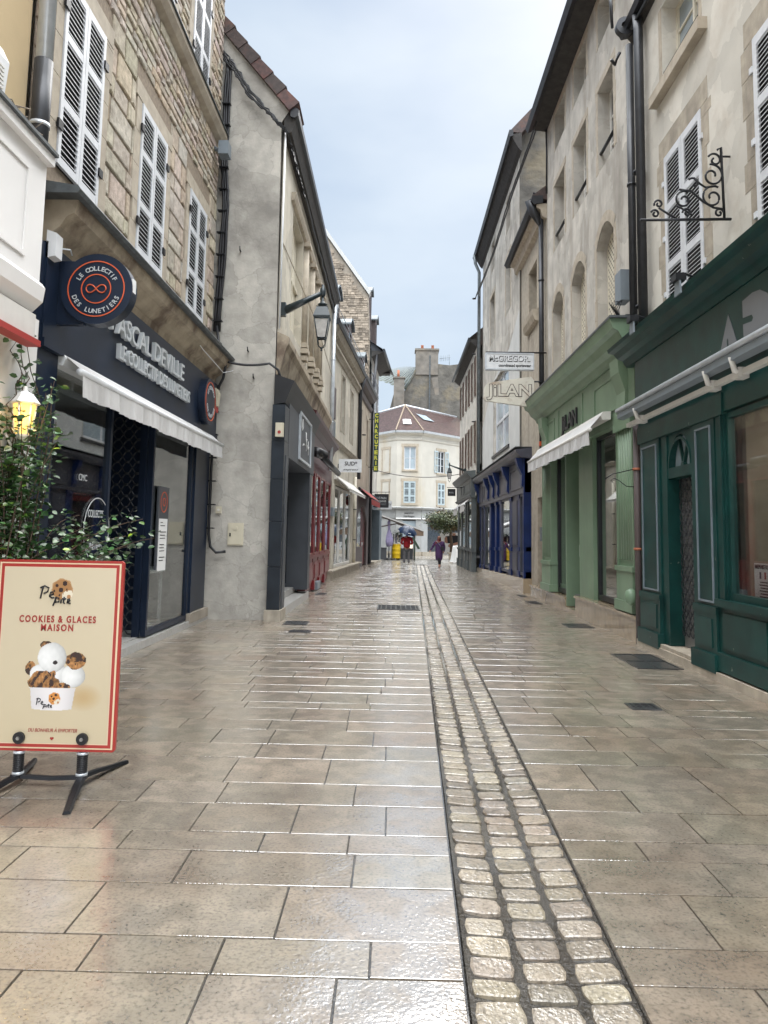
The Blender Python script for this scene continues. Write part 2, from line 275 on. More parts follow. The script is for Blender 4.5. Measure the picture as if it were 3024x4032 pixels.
    def builds(s,name,m,parent=None,org=None):          # one object per piece between cuts
        cs=[(0,0)]+getattr(s,'cuts',[])+[(len(s.v),len(s.f))]; out=[]
        for (a,b),(c,d) in zip(cs[:-1],cs[1:]):
            if d<=b: continue
            q=MB(); q.v=s.v[a:c]; q.f=[[i-a for i in f] for f in s.f[b:d]]; q.c=s.c[b:d]; q.sm=s.sm[b:d]; out.append(q.build(name,m,parent,org))
        return out
    def build(s,name,m,parent=None,org=None,smooth=None):
        o0=ORG[parent.name] if parent else (org or (0,0,0))
        me=bpy.data.meshes.new(name); me.from_pydata([(a-o0[0],b-o0[1],c-o0[2]) for a,b,c in s.v],[],s.f)
        ca=me.color_attributes.new('tint','FLOAT_COLOR','CORNER'); buf=[]
        for f,c in zip(s.f,s.c): buf+=[c[0],c[1],c[2],1]*len(f)
        if len(buf)==4*len(me.loops): ca.data.foreach_set('color',buf)
        me.polygons.foreach_set('use_smooth',s.sm if smooth is None else [smooth]*len(s.f))
        me.materials.append(M[m]); me.validate(); me.update()
        o=bpy.data.objects.new(name,me); sc.collection.objects.link(o)
        if parent: o.parent=parent
        else: o.location=o0
        ORG[o.name]=o0; return o
def thing(name,label,cat,org,group=None):
    o=bpy.data.objects.new(name,None); sc.collection.objects.link(o); o.location=org; o.empty_display_size=.2; o['label']=label; o['category']=cat
    if group: o['group']=group
    ORG[o.name]=tuple(org); return o
def tag(o,label,cat,group=None):
    o['label']=label; o['category']=cat
    if group: o['group']=group
    return o
def kind(o,k): o['kind']=k; return o
def wallmesh(mb,fr,u0,u1,z0,z1,ops=(),rd=.3):
    us=sorted({u0,u1}|{x for o in ops for x in o[:2]}); zs=sorted({z0,z1}|{x for o in ops for x in o[2:4]})
    for i in range(len(us)-1):
        for j in range(len(zs)-1):
            a,b,c,d=us[i],us[i+1],zs[j],zs[j+1]
            if any(o[0]<=a+1e-6 and b<=o[1]+1e-6 and o[2]<=c+1e-6 and d<=o[3]+1e-6 for o in ops): continue
            mb.quad(fr.p(a,0,c),fr.p(b,0,c),fr.p(b,0,d),fr.p(a,0,d))
    for o in ops:
        a,b,c,d=o[:4]; r=o[4] if len(o)>4 else 0
        mb.quad(fr.p(a,0,c),fr.p(a,-rd,c),fr.p(a,-rd,d),fr.p(a,0,d)); mb.quad(fr.p(b,0,c),fr.p(b,-rd,c),fr.p(b,-rd,d),fr.p(b,0,d))
        mb.quad(fr.p(a,0,c),fr.p(b,0,c),fr.p(b,-rd,c),fr.p(a,-rd,c))
        if not r: mb.quad(fr.p(a,0,d),fr.p(b,0,d),fr.p(b,-rd,d),fr.p(a,-rd,d))
        else:
            n=8; arc=[(a+(b-a)*i/n, d-r*((2*i/n-1)**2)) for i in range(n+1)]
            for (ua,za),(ub,zb) in zip(arc[:-1],arc[1:]):
                mb.quad(fr.p(ua,0,za),fr.p(ub,0,zb),fr.p(ub,0,d),fr.p(ua,0,d)); mb.quad(fr.p(ua,0,za),fr.p(ub,0,zb),fr.p(ub,-rd,zb),fr.p(ua,-rd,za))
    return mb
def surround(mb,fr,op,w=.14,pr=.012,rnd=True):      # dressed stone blocks round an opening
    a,b,c,d=op[:4]; z=c
    while z<d:
        h=min(R.uniform(.28,.5),d-z); ww=w*(R.choice([1,1.35]) if rnd else 1)
        mb.box(fr,a-ww,a-.004,-.05,pr,z+.004,z+h-.004); mb.box(fr,b+.004,b+ww,-.05,pr,z+.004,z+h-.004); z+=h
    mb.box(fr,a-w*1.3,b+w*1.3,-.05,pr+.004,d+.003,d+w*1.3)
def casement(fr,op,root,d=-.2,frame='white_paint',pane='pane_dark',bars=2,w=.05,mull=1):
    a,b,c,e=op[:4]; f=MB(); f.box(fr,a,a+w,d-.03,d+.03,c,e); f.box(fr,b-w,b,d-.03,d+.03,c,e); f.box(fr,a+w,b-w,d-.028,d+.028,c,c+w); f.box(fr,a+w,b-w,d-.028,d+.028,e-w,e)
    for i in range(mull): x=a+(b-a)*(i+1)/(mull+1); f.box(fr,x-w*.6,x+w*.6,d-.032,d+.036,c+w,e-w)
    for i in range(bars): z=c+(e-c)*(i+1)/(bars+1); f.box(fr,a+w,b-w,d-.02,d+.02,z-.015,z+.015)
    o=f.build('window',M_(frame),root); p=MB(); p.box(fr,a+w*.5,b-w*.5,d-.012,d-.004,c+w*.5,e-w*.5); p.build('pane',pane,o); return o
def M_(k): return k
def leaf_mesh(f,fr,a,b,c,e,d,th=.035,pitch=.06,fw=.06,rails=(.33,.68),tilt=.014):
    f.box(fr,a,a+fw,d,d+th,c,e); f.box(fr,b-fw,b,d,d+th,c,e)
    zr=[c+fw*.7]+[c+(e-c)*r for r in rails]+[e-fw*.7]
    for z in zr: f.box(fr,a+fw,b-fw,d+.002,d+th-.002,z-fw*.7,z+fw*.7)
    for z0,z1 in zip(zr[:-1],zr[1:]):
        z0+=fw*.7; z1-=fw*.7; n=max(2,int((z1-z0)/pitch))
        for i in range(n):
            z=z0+(z1-z0)*(i+.5)/n; h=.006
            e0=d+th-.02; k=.008; jt=R.uniform(-.002,.002); z+=jt; zz=R.uniform(-.002,.002)
            f.add([fr.p(a+fw,e0,z+k),fr.p(b-fw,e0,z+k+zz),fr.p(b-fw,d+th-.004,z-k+zz),fr.p(a+fw,d+th-.004,z-k),
                   fr.p(a+fw,e0,z+k+.009),fr.p(b-fw,e0,z+k+.009+zz),fr.p(b-fw,d+th-.004,z-k+.009+zz),fr.p(a+fw,d+th-.004,z-k+.009)],[(0,3,2,1),(4,5,6,7),(0,1,5,4),(1,2,6,5),(2,3,7,6),(3,0,4,7)])
def shutters(fr,op,root,d=.0,matn='white_paint',n=2,pitch=.055,name='shutter',hinges=True,fw=.06):
    a,b,c,e=op[:4]; w=(b-a)/n
    for i in range(n):
        f=MB(); leaf_mesh(f,fr,a+i*w+.006,a+(i+1)*w-.006,c+.01,e-.01,d,pitch=pitch,fw=fw); o=f.build(name,matn,root)
        lb=MB(); lb.box(fr,a+i*w+.03,a+(i+1)*w-.03,d+.002,d+.008,c+.03,e-.03); lb.build('louvre_shade_sheet','black_matt',o)  # black sheet behind the slats stands in for shade between them
        if hinges:
            h=MB(); u=a if i==0 else b
            for z in (c+.35,e-.4): h.box(fr,u-.05,u+.05,d+.03,d+.055,z,z+.09); h.cut()
            h.builds('hinge','iron',o)
def backing(fr,op,root,d=-.29,m='dark_inside'):
    b=MB(); b.box(fr,op[0]-.02,op[1]+.02,d-.02,d,op[2]-.02,op[3]+.02); return b.build('lining',m,root)
def sill(fr,op,root,m='dressed',out=.1,h=.12,ext=.12,drop=0):
    b=MB(); b.box(fr,op[0]-ext,op[1]+ext,-.05,out,op[2]-h,op[2]-.003); return b.build('sill',m,root)
def pipe(pts,r,m,label,cat='drainpipe',name='drainpipe',clips=(),group=None,cl='iron'):
    t=thing(name,label,cat,pts[0] if pts[0][2]<pts[-1][2] else pts[-1],group)
    MB().tube(pts,r,12).build('pipe',m,t)
    for z in clips:
        x,y=pts[-1][:2]; MB().tube([(x,y,z-.018),(x,y,z+.018)],r+.014,12).build('bracket',cl,t)
    return t
def sag(a,b,s,n=14): return [(a[0]+(b[0]-a[0])*i/n,a[1]+(b[1]-a[1])*i/n,a[2]+(b[2]-a[2])*i/n-s*4*(i/n)*(1-i/n)) for i in range(n+1)]
# ---------------------------------------------------------------- ground
def gutX(y): return .215+.0255*y
GW=.56
m=MB(); m.quad((-300,-100,-.09),(300,-100,-.09),(300,500,-.09),(-300,500,-.09)); kind(m.build('ground','plaza_stone'),'structure')
m=MB(); m.quad((-4.2,-6,-.05),(4.6,-6,-.05),(4.6,39.4,-.05),(-4.2,39.4,-.05)); [m.quad((a,-6,-.012),(b,-6,-.012),(b+c,39.4,-.012),(a+d,39.4,-.012)) for a,b,c,d in ((-4.2,.05,1.175,0),(.63,4.6,0,1.175))]; kind(m.build('paving_bed','joint'),'structure')
m=MB(); m.quad((-12,39.4,-.004),(16,39.4,-.004),(16,70,-.004),(-12,70,-.004)); kind(m.build('square_paving','plaza_stone'),'structure')
def slab(mb,x0,x1,y0,y1,top,g=.0045,bv=.002,skewl=0,skewr=0):
    bv=.001 if y0<7 else .0018
    x0+=g; x1-=g; y0+=g; y1-=g; sl=skewl*(y1-y0); sr=skewr*(y1-y0); j=R.uniform(-.0012,.0012); t=[top+j+R.uniform(-.0012,.0012) for _ in range(4)]
    vs=[(x0,y0,top-.03),(x1,y0,top-.03),(x1+sr,y1,top-.03),(x0+sl,y1,top-.03),(x0,y0,t[0]-bv),(x1,y0,t[1]-bv),(x1+sr,y1,t[2]-bv),(x0+sl,y1,t[3]-bv),(x0+bv,y0+bv,t[0]),(x1-bv,y0+bv,t[1]),(x1+sr-bv,y1-bv,t[2]),(x0+sl+bv,y1-bv,t[3])]
    mb.add(vs,[(0,1,5,4),(1,2,6,5),(2,3,7,6),(3,0,4,7),(4,5,9,8),(5,6,10,9),(6,7,11,10),(7,4,8,11),(8,9,10,11)])
rows=[2.76,3.0,3.43,3.77,4.0,4.41,4.77,5.28]; y=2.76; pre=[]
while y>-5: h=R.choice([.24,.34,.43,.36]); y-=h; pre.insert(0,y)
rows=pre+rows
while rows[-1]<39.3: rows.append(min(39.4,rows[-1]+R.choice([.24,.3,.34,.4,.43])))
m=MB()
def stonecol():
    b=R.uniform(.88,1.1); r=R.random()
    if r<.18: return (b*1.02,b*.965,b*.93)
    if r<.25: return (b*.97,b*.985,b*.95)
    return (b,b*R.uniform(.98,1.0),b*R.uniform(.95,1))
for y0,y1 in zip(rows[:-1],rows[1:]):
    for s in (-1,1):
        x=gutX(y0)-.012 if s<0 else gutX(y0)+GW+.012; lim=-3.6 if s<0 else 3.95; first=True
        while (x>lim if s<0 else x<lim):
            w=R.uniform(.42,.82) if not first or R.random()<.5 else R.uniform(.3,.6)
            m.col=stonecol(); a,b=(x-w,x) if s<0 else (x,x+w); k=.0255 if first else 0
            slab(m,a,b,y0,y1,0,skewl=k if s>0 else 0,skewr=k if s<0 else 0); x=a if s<0 else b; first=False
kind(m.build('paving','paving'),'structure')
# cobbled gutter, slightly dished
m=MB(); y=.6; 
def dish(t): return -.028+.022*((t-.5)*2)**2
while y<39.2:
    h=R.uniform(.118,.158)
    for c in range(3):
        x0=gutX(y)+.004+c*(GW+.016)/3; w=(GW+.016)/3; g=R.uniform(.006,.012); hh=h
        cb=R.uniform(.66,1.15); m.col=(cb,cb*R.uniform(.96,1),cb*R.uniform(.9,.97)); n=7; G7=(-1,-.95,-.82,0,.82,.95,1); vs=[]; a=R.uniform(-.06,.06); top=dish((c+.5)/3)+R.uniform(-.005,.004); sl=(c-1)*.05+R.uniform(-.02,.02); sy=R.uniform(-.03,.03)
        cn=[R.uniform(-.013,.005) for _ in range(8)]; cx,cy=x0+w/2,y+hh/2+R.uniform(-.004,.004); wx,wy=w/2-g+R.uniform(-.004,.002),hh/2-g*.75
        for i in range(n):
            for j in range(n):
                p,q=G7[i],G7[j]; ed=max(abs(p),abs(q))
                k=1-.11*abs(p*q)**4; qi=(1 if p>0 else 0)+(2 if q>0 else 0); px,py=p*(wx*k+cn[qi]*abs(q)),q*(wy*k+cn[4+qi]*abs(p)*.8)
                z=top+sl*px+sy*py-(.022 if ed==1 else (.0035 if ed>.9 else 0))+(R.uniform(-.0011,.0011) if ed<.9 else 0)
                vs.append((cx+px*math.cos(a)-py*math.sin(a),cy+px*math.sin(a)+py*math.cos(a),z))
        m.add(vs,[(i*n+j,(i+1)*n+j,(i+1)*n+j+1,i*n+j+1) for i in range(n-1) for j in range(n-1)],False)
    y+=h
kind(m.build('cobbled_gutter','cobble'),'structure')
m=MB()
for i in range(80):
    y0=i*.5-.5; x0,x1=gutX(y0),gutX(y0+.5)
    for (a,b) in ((0,.17),(.17,.5),(.5,.83),(.83,1)):
        w=GW+.024
        m.quad((x0+a*w,y0,dish(a)-.013),(x0+b*w,y0,dish(b)-.013),(x1+b*w,y0+.5,dish(b)-.013),(x1+a*w,y0+.5,dish(a)-.013))
kind(m.build('gutter_bed','joint'),'structure')
m=MB(); n=24
vs=[]; 
for i in range(n+1):
    for j in range(7):
        x=-160+320*i/n; y=150+j*25; vs.append((x,y,-2+(28*math.exp(-((x+30)/70)**2)+9*noise.noise(Vector((x/30,y/40,0))))*(j/6)**.6))
m.add(vs,[(i*7+j,(i+1)*7+j,(i+1)*7+j+1,i*7+j+1) for i in range(n) for j in range(6)],True); kind(m.build('hills','hill'),'structure')
# iron plates and gratings in the paving
def grate(x0,x1,y0,y1,label,nx,ny,cat='drain grating',name='drain_grating'):
    t=thing(name,label,cat,((x0+x1)/2,(y0+y1)/2,.003)); f=MB(); w=.03
    f.b(x0,x1,y0,y0+w,.001,.012); f.b(x0,x1,y1-w,y1,.001,.012); f.b(x0,x0+w,y0+w,y1-w,.001,.0117); f.b(x1-w,x1,y0+w,y1-w,.001,.0117); f.build('frame','cast_iron',t)
    f=MB(); f.b(x0+w,x1-w,y0+w,y1-w,.0008,.0035)
    for i in range(nx): x=x0+w+(x1-x0-2*w)*(i+.5)/nx; f.b(x-.008,x+.008,y0+w,y1-w,.003,.0095)
    for i in range(ny): y=y0+w+(y1-y0-2*w)*(i+.5)/ny; f.b(x0+w,x1-w,y-.008,y+.008,.003,.0105)
    f.build('cover','cast_iron',t)
grate(-.32,.58,15.55,16.5,'large patterned iron cover beside the cobbled gutter, middle of the street',8,8,'access cover','access_cover')
grate(-1.86,-1.45,12.72,13.2,'square iron grating at the foot of the black shop pier',7,1)
grate(-1.62,-1.28,11.76,12.0,'narrow iron plate just in front of the grating near the grey gable',8,1,'iron plate','iron_plate')
grate(3.05,3.5,13.05,13.62,'dark iron mat plate before the light green shop window',12,1,'iron plate','iron_plate')
grate(2.95,3.5,9.1,10.2,'large dark plate before the dark green shop door',1,1,'iron plate','iron_plate')
grate(3.2,3.5,17.5,18.2,'iron cover before the light green shop far pillar',5,5,'access cover','access_cover')
grate(3.3,3.52,19.5,20.1,'small iron plate at the near end of the blue shop plinth',5,1,'iron plate','iron_plate')
grate(-1.95,-1.7,18.95,19.5,'small iron plate at the foot of the red shopfront',5,1,'iron plate','iron_plate')
grate(2.2,2.47,6.95,7.2,'small square water cover alone in the right hand paving',3,3,'access cover','access_cover')
# ---------------------------------------------------------------- L0 cookie shop at far left
t=thing('cookie_shop','white fronted shop at the left edge with cream wall above and red trim',"building",(-3.35,3,0))
fr=left(-3.2); m=MB(); m.box(fr,-4,6.42,-5,0,0,3.4); m.build('shopfront','white_render',t)
m=MB(); m.box(fr,1.5,5.6,-.02,.012,.9,2.75); m.build('display_window','pane_dark',t)
m=MB(); m.box(fr,-4,5.98,.001,.2,3.42,4.62); m.box(fr,-4,6.0,.02,.26,4.62,4.7); fa=m.build('fascia','white_render',t)
m=MB(); m.prof(fr,[(.002,3.32),(.14,3.36),(.22,3.44),(.235,3.56),(.205,3.6),(.002,3.6)],-4,6.02); m.build('moulding','white_render',fa)
m=MB(); m.box(fr,-4,5.7,.201,.215,3.72,3.76);m.box(fr,-4,5.7,.201,.215,4.44,4.48);m.box(fr,5.66,5.7,.201,.2135,3.76,4.44);m.build('panel_edge','white_render',fa)
m=MB(); m.box(fr,-4,5.99,.12,.24,3.05,3.1); m.build('trim_stripe','letter_red',t)
m=MB(); m.box(fr,-4,5.98,.0,.19,3.1,3.32); m.build('blind_roll','off_white',t)
m=MB(); m.box(fr,-4,6.0,-.15,.29,4.702,4.73); m.build('flashing','lead',t)
fr=left(-3.38); m=MB(); m.box(fr,-4,6.28,-5,0,4.735,13); m.build('upper_wall','render_ochre',t)
m=MB(); m.box(F(-8,3,1,0,0,1),-.6,4.6,-7,3.3,13.0,13.3); m.build('roof','tile_brown',t)
# junk on the flashing
m=MB()
for i in range(90):
    y=R.uniform(4.6,6.1); x=-3.16+R.uniform(-.12,.1); z=4.75+R.uniform(0,.12); a=R.uniform(0,6.28); l_=R.uniform(.05,.2)
    m.tube([(x,y,z),(x+math.cos(a)*l_*.4,y+math.sin(a)*l_,z+R.uniform(-.04,.08)),(x+math.cos(a)*l_,y+math.sin(a)*l_*1.4,z+R.uniform(-.05,.03))],.006,4)
tag(m.build('twig_nest','nest',None,(-3.1,5.5,4.75)),'tangle of twigs and wires on top of the white shop fascia','nest')
t=thing('alarm_box','white slatted alarm box on the ochre wall at the upper left edge','alarm box',(-3.3,5.5,4.9)); m=MB(); m.prof(left(-3.38),[(0,4.9),(.17,4.96),(.2,5.3),(.14,5.42),(0,5.42)],5.1,5.62); c=m.build('casing','pvc_white',t)
m=MB(); 
for i in range(7): m.box(left(-3.38),5.2,5.55,.19,.205,5.0+i*.035,5.015+i*.035)
m.build('louvre','off_white',t)
t=thing('drainpipe','shiny zinc drainpipe with dark iron foot at the upper left','drainpipe',(-3.24,6.32,4.7))
MB().tube([(-3.25,6.3,5.75),(-3.25,6.3,13)],.075,14).build('pipe','zinc',t); MB().tube([(-3.25,6.3,4.74),(-3.25,6.3,5.3),(-3.25,6.3,5.78)],[.075,.082,.083],14).build('foot','zinc_dark',t)
for z in (6.62,5.15,8.6): MB().tube([(-3.25,6.3,z),(-3.25,6.3,z+.035)],.088,14).build('bracket','zinc',t)
# ---------------------------------------------------------------- L1 stone house with eyewear shop
t=thing('stone_house','rubble stone house with white louvred shutters above the navy shop','building',(-3.35,10,0))
fr=left(-3.4); U0,U1=6.38,13.2
ops=[(6.88,7.88,5.12,7.14),(9.12,10.18,5.12,7.12),(11.42,12.46,5.1,7.08),(6.88,7.88,9.0,11),(9.12,10.18,9.0,11),(11.2,12.2,9.0,11)]
m=MB(); wallmesh(m,fr,U0,U1,3.0,14,ops,.25); m.build('wall','mortar',t)
m=MB(); z=4.6; mar=.19
exc=[(a-mar,b+mar,c-.02,d+.26) for a,b,c,d in ops]
while z<12.6:
    big=z<7.6; h=R.uniform(.22,.4) if big else R.uniform(.1,.2)
    if z<8.78<z+h: h=8.78-z
    if h<.05: z+=h+.12 if abs(z-8.78)<.1 else h; continue
    if 8.77<z<8.9: z=8.92
    u=U0
    while u<U1-.02:
        w=R.uniform(.3,.75) if big else R.uniform(.15,.45); w=min(w,U1-u)
        segs=[(u,u+w)]
        for a,b,c,d in exc:
            if z+h>c and z<d:
                ns=[]
                for (p,q) in segs:
                    if q<=a or p>=b: ns.append((p,q))
                    else:
                        if p<a: ns.append((p,a))
                        if q>b: ns.append((b,q))
                segs=ns
        for p,q in segs:
            if q-p<.06: continue
            b_=R.uniform(.82,1.12); m.col=(b_*R.uniform(.95,1.1),b_,b_*R.uniform(.85,1.05)); g=.011; pr=R.uniform(.01,.032); j=lambda k=.016:R.uniform(-k,k); e=.022
            P=[(p+g+abs(j()),z+g+abs(j())),(q-g-abs(j()),z+g+abs(j())),(q-g-abs(j()),z+h-g-abs(j())),(p+g+abs(j()),z+h-g-abs(j()))]
            c0=((p+q)/2,z+h/2); vs=[fr.p(x,-.01,y) for x,y in P]+[fr.p(x,pr*.6,y) for x,y in P]+[fr.p(x+math.copysign(e,c0[0]-x),pr+j(.006),y+math.copysign(e*.7,c0[1]-y)) for x,y in P]
            m.add(vs,[(0,1,5,4),(1,2,6,5),(2,3,7,6),(3,0,4,7),(4,5,9,8),(5,6,10,9),(6,7,11,10),(7,4,8,11),(8,9,10,11)])
        u+=w
    z+=h
m.build('stone_facing','rubble',t)
m=MB()
for o in ops: surround(m,fr,o,.17,.03); m.cut()
m.builds('window_surround','dressed',t)
m=MB(); m.prof(fr,[(0,8.72),(.1,8.76),(.16,8.86),(.16,8.94),(0,8.94)],U0,U1); m.build('string_course','dressed',t)
m=MB(); m.box(fr,U0,U1,.0,.19,8.943,8.96); m.build('ledge_flashing','lead',t)
for o in ops: shutters(fr,o,t,.01); backing(fr,o,t,-.26)
m=MB(); m.b(-10,-3.66,6.38,13.2,3.4,14); m.b(-10,-6.1,6.38,13.2,0,3.4); m.build('house_body','render_gable',t)
m=MB(); m.prof(fr,[(.002,4.2),(.1,4.24),(.12,4.34),(.2,4.4),(.26,4.5),(.33,4.53),(.36,4.62),(.36,4.66),(.002,4.66)],6.7,13.25); co=m.build('cornice','cornice_stone',t)
m=MB(); m.prof(fr,[(-.02,4.661),(.42,4.661),(.44,4.7),(.42,4.73),(-.02,4.8)],6.55,13.3); m.build('gutter','lead',co)
# navy shopfront
s=thing('eyewear_shopfront','navy blue eyewear shopfront with raised grey lettering','shopfront',(-3.35,10,0))
fr=left(-3.4); m=MB(); m.box(fr,6.62,13.3,.0,.14,3.3,4.22); m.box(fr,6.6,13.32,.0,.17,3.22,3.3); fa=m.build('fascia','navy',s)
m=MB(); m.text(fr,'PASCAL DEVILLE',9.5,3.9,.34,.16,.21,bold=.002,width=2.86); m.build('lettering','letter_grey',fa)
m=MB(); m.text(fr,'LE COLLECTIF DES LUNETIERS',9.82,3.6,.25,.16,.21,bold=.002,width=2.95); m.build('lettering','letter_grey',fa)
m=MB(); m.box(fr,6.5,7.0,.0,.12,.0,4.2); m.build('pilaster','navy',s)
m=MB(); m.box(fr,12.15,13.2,-.02,.07,.22,3.22); m.box(fr,12.2,12.32,.07,.1,.22,3.22); m.build('pilaster','navy',s)
m=MB(); m.box(fr,12.1,13.28,-.02,.13,.06,.215); m.build('pilaster_base','shop_stone',s)
m=MB(); m.box(fr,6.5,13.35,-1.6,.12,0.0,.10); m.box(fr,8.7,10.1,-1.4,-.02,.1,.12); m.build('threshold','grey_step',s)
m=MB(); m.box(fr,6.4,13.3,-2.6,-2.55,.0,3.4); m.box(fr,6.4,6.45,-2.55,-.02,0,3.4);m.box(fr,13.2,13.25,-2.55,-.03,0,3.4); m.box(fr,6.4,13.3,-2.6,-.02,3.25,3.3);m.box(fr,6.45,13.2,-2.55,-1.6,0,.05); m.build('interior','shop_wall',s)
m=MB(); m.box(fr,10.2,12.2,-.9,-.87,.1,3.2); m.build('partition','shop_wall',s)
m=MB(); m.box(fr,7.1,8.5,-1.0,-.97,.1,3.2); m.build('partition','dark_inside',s)
def dwin(fr,a,b,c,d,dd,root,frame,w=.06,glass='glass',name='display_window'):
    f=MB(); f.box(fr,a,a+w,dd-.04,dd+.04,c,d); f.box(fr,b-w,b,dd-.04,dd+.04,c,d); f.box(fr,a+w,b-w,dd-.037,dd+.037,c,c+w*1.3); f.box(fr,a+w,b-w,dd-.037,dd+.037,d-w,d); o=f.build(name,frame,root)
    p=MB(); p.box(fr,a+w*.5,b-w*.5,dd-.005,dd+.003,c+w,d-w*.5); p.build('pane',glass,o); return o
w1=dwin(fr,7.02,8.62,.12,3.2,.03,s,'navy'); w2=dwin(fr,10.13,12.14,.12,3.2,.03,s,'navy')
m=MB(); m.text(fr,'CMC',7.9,2.1,.1,.045,.05); 
for (a0,a1,r) in ((20,160,.5),(200,340,.5)): pass
m.cut(); m.ring(fr,8.35,1.55,.36,.012,.045,.05); m.text(fr,'COLLECTIF',8.3,1.72,.12,.045,.05,width=.42); m.text(fr,'LUNETIERS',8.3,1.36,.12,.045,.05,width=.42); m.builds('sticker','letter_grey',w1)
# recess: lattice grilles folded at both sides, glazed returns
def lattice(mb,fr,a,b,c,d,dd,px,pz,r=.006):
    nx=max(1,int((b-a)/px)); nz=int((d-c)/pz); px=(b-a)/nx; pz=(d-c)/nz
    for i in range(nx):
        for j in range(nz):
            x,z=a+i*px,c+j*pz; pts=[(x,z+pz/2),(x+px*.3,z+pz*.06),(x+px*.7,z+pz*.06),(x+px,z+pz/2),(x+px*.7,z+pz*.94),(x+px*.3,z+pz*.94)]
            for (p,q) in zip(pts[:3]+pts[3:],pts[1:]+pts[:1]):
                dx,dz=q[0]-p[0],q[1]-p[1]; ln=math.hypot(dx,dz); nx_,nz_=-dz/ln*r,dx/ln*r
                mb.add([fr.p(p[0]-nx_,dd,p[1]-nz_),fr.p(q[0]-nx_,dd,q[1]-nz_),fr.p(q[0]+nx_,dd,q[1]+nz_),fr.p(p[0]+nx_,dd,p[1]+nz_),fr.p((p[0]+q[0])/2,dd+r,(p[1]+q[1])/2)],[(0,1,4),(1,2,4),(2,3,4),(3,0,4)])
f2=facing(10.14); m=MB(); lattice(m,f2,-4.6,-3.46,.15,3.1,.06,.13,.15,.009); m.build('folding_grille','grille_dark',s)
m=MB(); m.b(-4.8,-3.42,10.15,10.16,.2,3.2); m.build('return_panel','navy',s)
m=MB(); m.b(-3.5,-3.41,10.06,10.12,.12,3.2); m.b(-4.85,-4.8,8.6,10.2,.12,3.2); m.build('door_frame','navy',s)
m=MB(); m.b(-4.8,-4.78,8.6,10.2,.12,3.2); m.build('door_glass','pane_dark',s)
# shop furniture
t=thing('display_table','white display table behind the eyewear shop glass','table',(-3.9,11,.1)); m=MB(); m.b(-4.15,-3.55,10.5,11.6,.92,1.0); m.build('table_top','white_plain',t)
for x in (-4.1,-3.6):
    for y in (10.55,11.55): m=MB(); m.b(x-.02,x+.02,y-.02,y+.02,.1,.92); m.build('leg','white_plain',t)
t=thing('glasses_shelves','wall of glass shelves with spectacles behind the right eyewear window','shelves',(-4.25,11.8,1))
for i in range(7): m=MB(); m.b(-4.26,-4.0,11.1,12.1,1.25+i*.2,1.265+i*.2); m.build('shelf','white_plain',t)
for i in range(18):
    y=11.2+R.random()*.8; z=1.27+R.choice(range(7))*.2; m=MB(); m.b(-4.1,-4.06,y,y+.11,z,z+.04); m.build('spectacles',R.choice(['black','orange_red','blue_grey','canvas_brown']),t)
t=thing('opening_hours_panel','dark panel over a white sheet of opening hours in the shop window','sign',(-3.38,10.6,1.2)); m=MB(); m.box(fr,10.42,10.9,.05,.075,1.0,2.18); m.build('board','slate_grey',t)
m=MB(); m.box(fr,10.47,10.85,.076,.08,.98,1.72); m.build('sheet','white_plain',t); m=MB(); m.ring(fr,10.66,1.96,.15,.012,.077,.081); m.ring(fr,10.66,1.96,.06,.01,.077,.081); m.build('emblem_ring','orange_red',t)
m=MB(); 
for i,l_ in enumerate([.1,.2,0,.26,.22,.24,0,.2,.2,.22,0,.24,.18]):
    if l_: m.box(fr,10.53,10.53+l_,.081,.083,1.66-i*.045,1.672-i*.045)
m.build('printed_lines','letter_black',t)
# round projecting sign
t=thing('round_hanging_sign','round navy sign reading LE COLLECTIF DES LUNETIERS on a navy box arm','sign',(-3.3,6.9,3.86)); ff=facing(6.84); m=MB(); m.disc(ff,-2.88,3.84,.345,-.14,0,48); m.build('disc','navy',t)
m=MB(); m.b(-3.4,-3.0,6.87,6.95,3.5,4.12); m.build('arm','navy',t)
m=MB(); m.ring(ff,-2.88,3.84,.275,.01,0.001,.006,56); m.ring(ff,-2.88,3.84,.145,.009,.001,.006,48)
pts=[]; 
for i in range(49):
    a=2*math.pi*i/48; k=.1/(1+math.sin(a)**2); pts.append(ff.p(-2.88+k*math.cos(a)*.95,.006,3.84+k*math.sin(a)*math.cos(a)*1.1))
m.tube(pts,.006,5,False); m.build('emblem_ring','orange_red',t)
m=MB()
def arctext(mb,fr,txt,uc,zc,r,a0,a1,size,d,top=True):
    ch=list(txt)
    for i,c in enumerate(ch):
        if c==' ': continue
        a=math.radians(a0+(a1-a0)*i/(len(ch)-1)); rot=(a-math.pi/2) if top else (a+math.pi/2)
        mb.text(fr,c,uc+r*math.cos(a),zc+r*math.sin(a),size,d,d+.005,rot=rot,bold=.001)
arctext(m,ff,'LE COLLECTIF',-2.88,3.84,.197,150,30,.062,.001); m.cut(); arctext(m,ff,'DES LUNETIERS',-2.88,3.84,.222,203,337,.062,.001,False); m.builds('lettering','letter_grey',t)
m=MB(); m.b(-2.55,-2.535,6.86,6.94,3.82,3.95); m.build('reflector','white_plain',t)
t=thing('round_wall_sign','round navy wall sign with lettered ring near the grey gable','sign',(-3.2,12.2,3.75)); fr=left(-3.26); m=MB(); m.disc(fr,12.35,3.74,.39,0,.12,40); m.build('disc','navy',t); m=MB(); m.ring(fr,12.35,3.74,.33,.012,.12,.127); m.build('emblem_ring','orange_red',t)
m=MB(); arctext(m,fr,'LE COLLECTIF',12.35,3.74,.235,150,30,.085,.125); m.cut(); arctext(m,fr,'DES LUNETIERS',12.35,3.74,.25,203,337,.085,.125,False); m.builds('lettering','letter_grey',t)
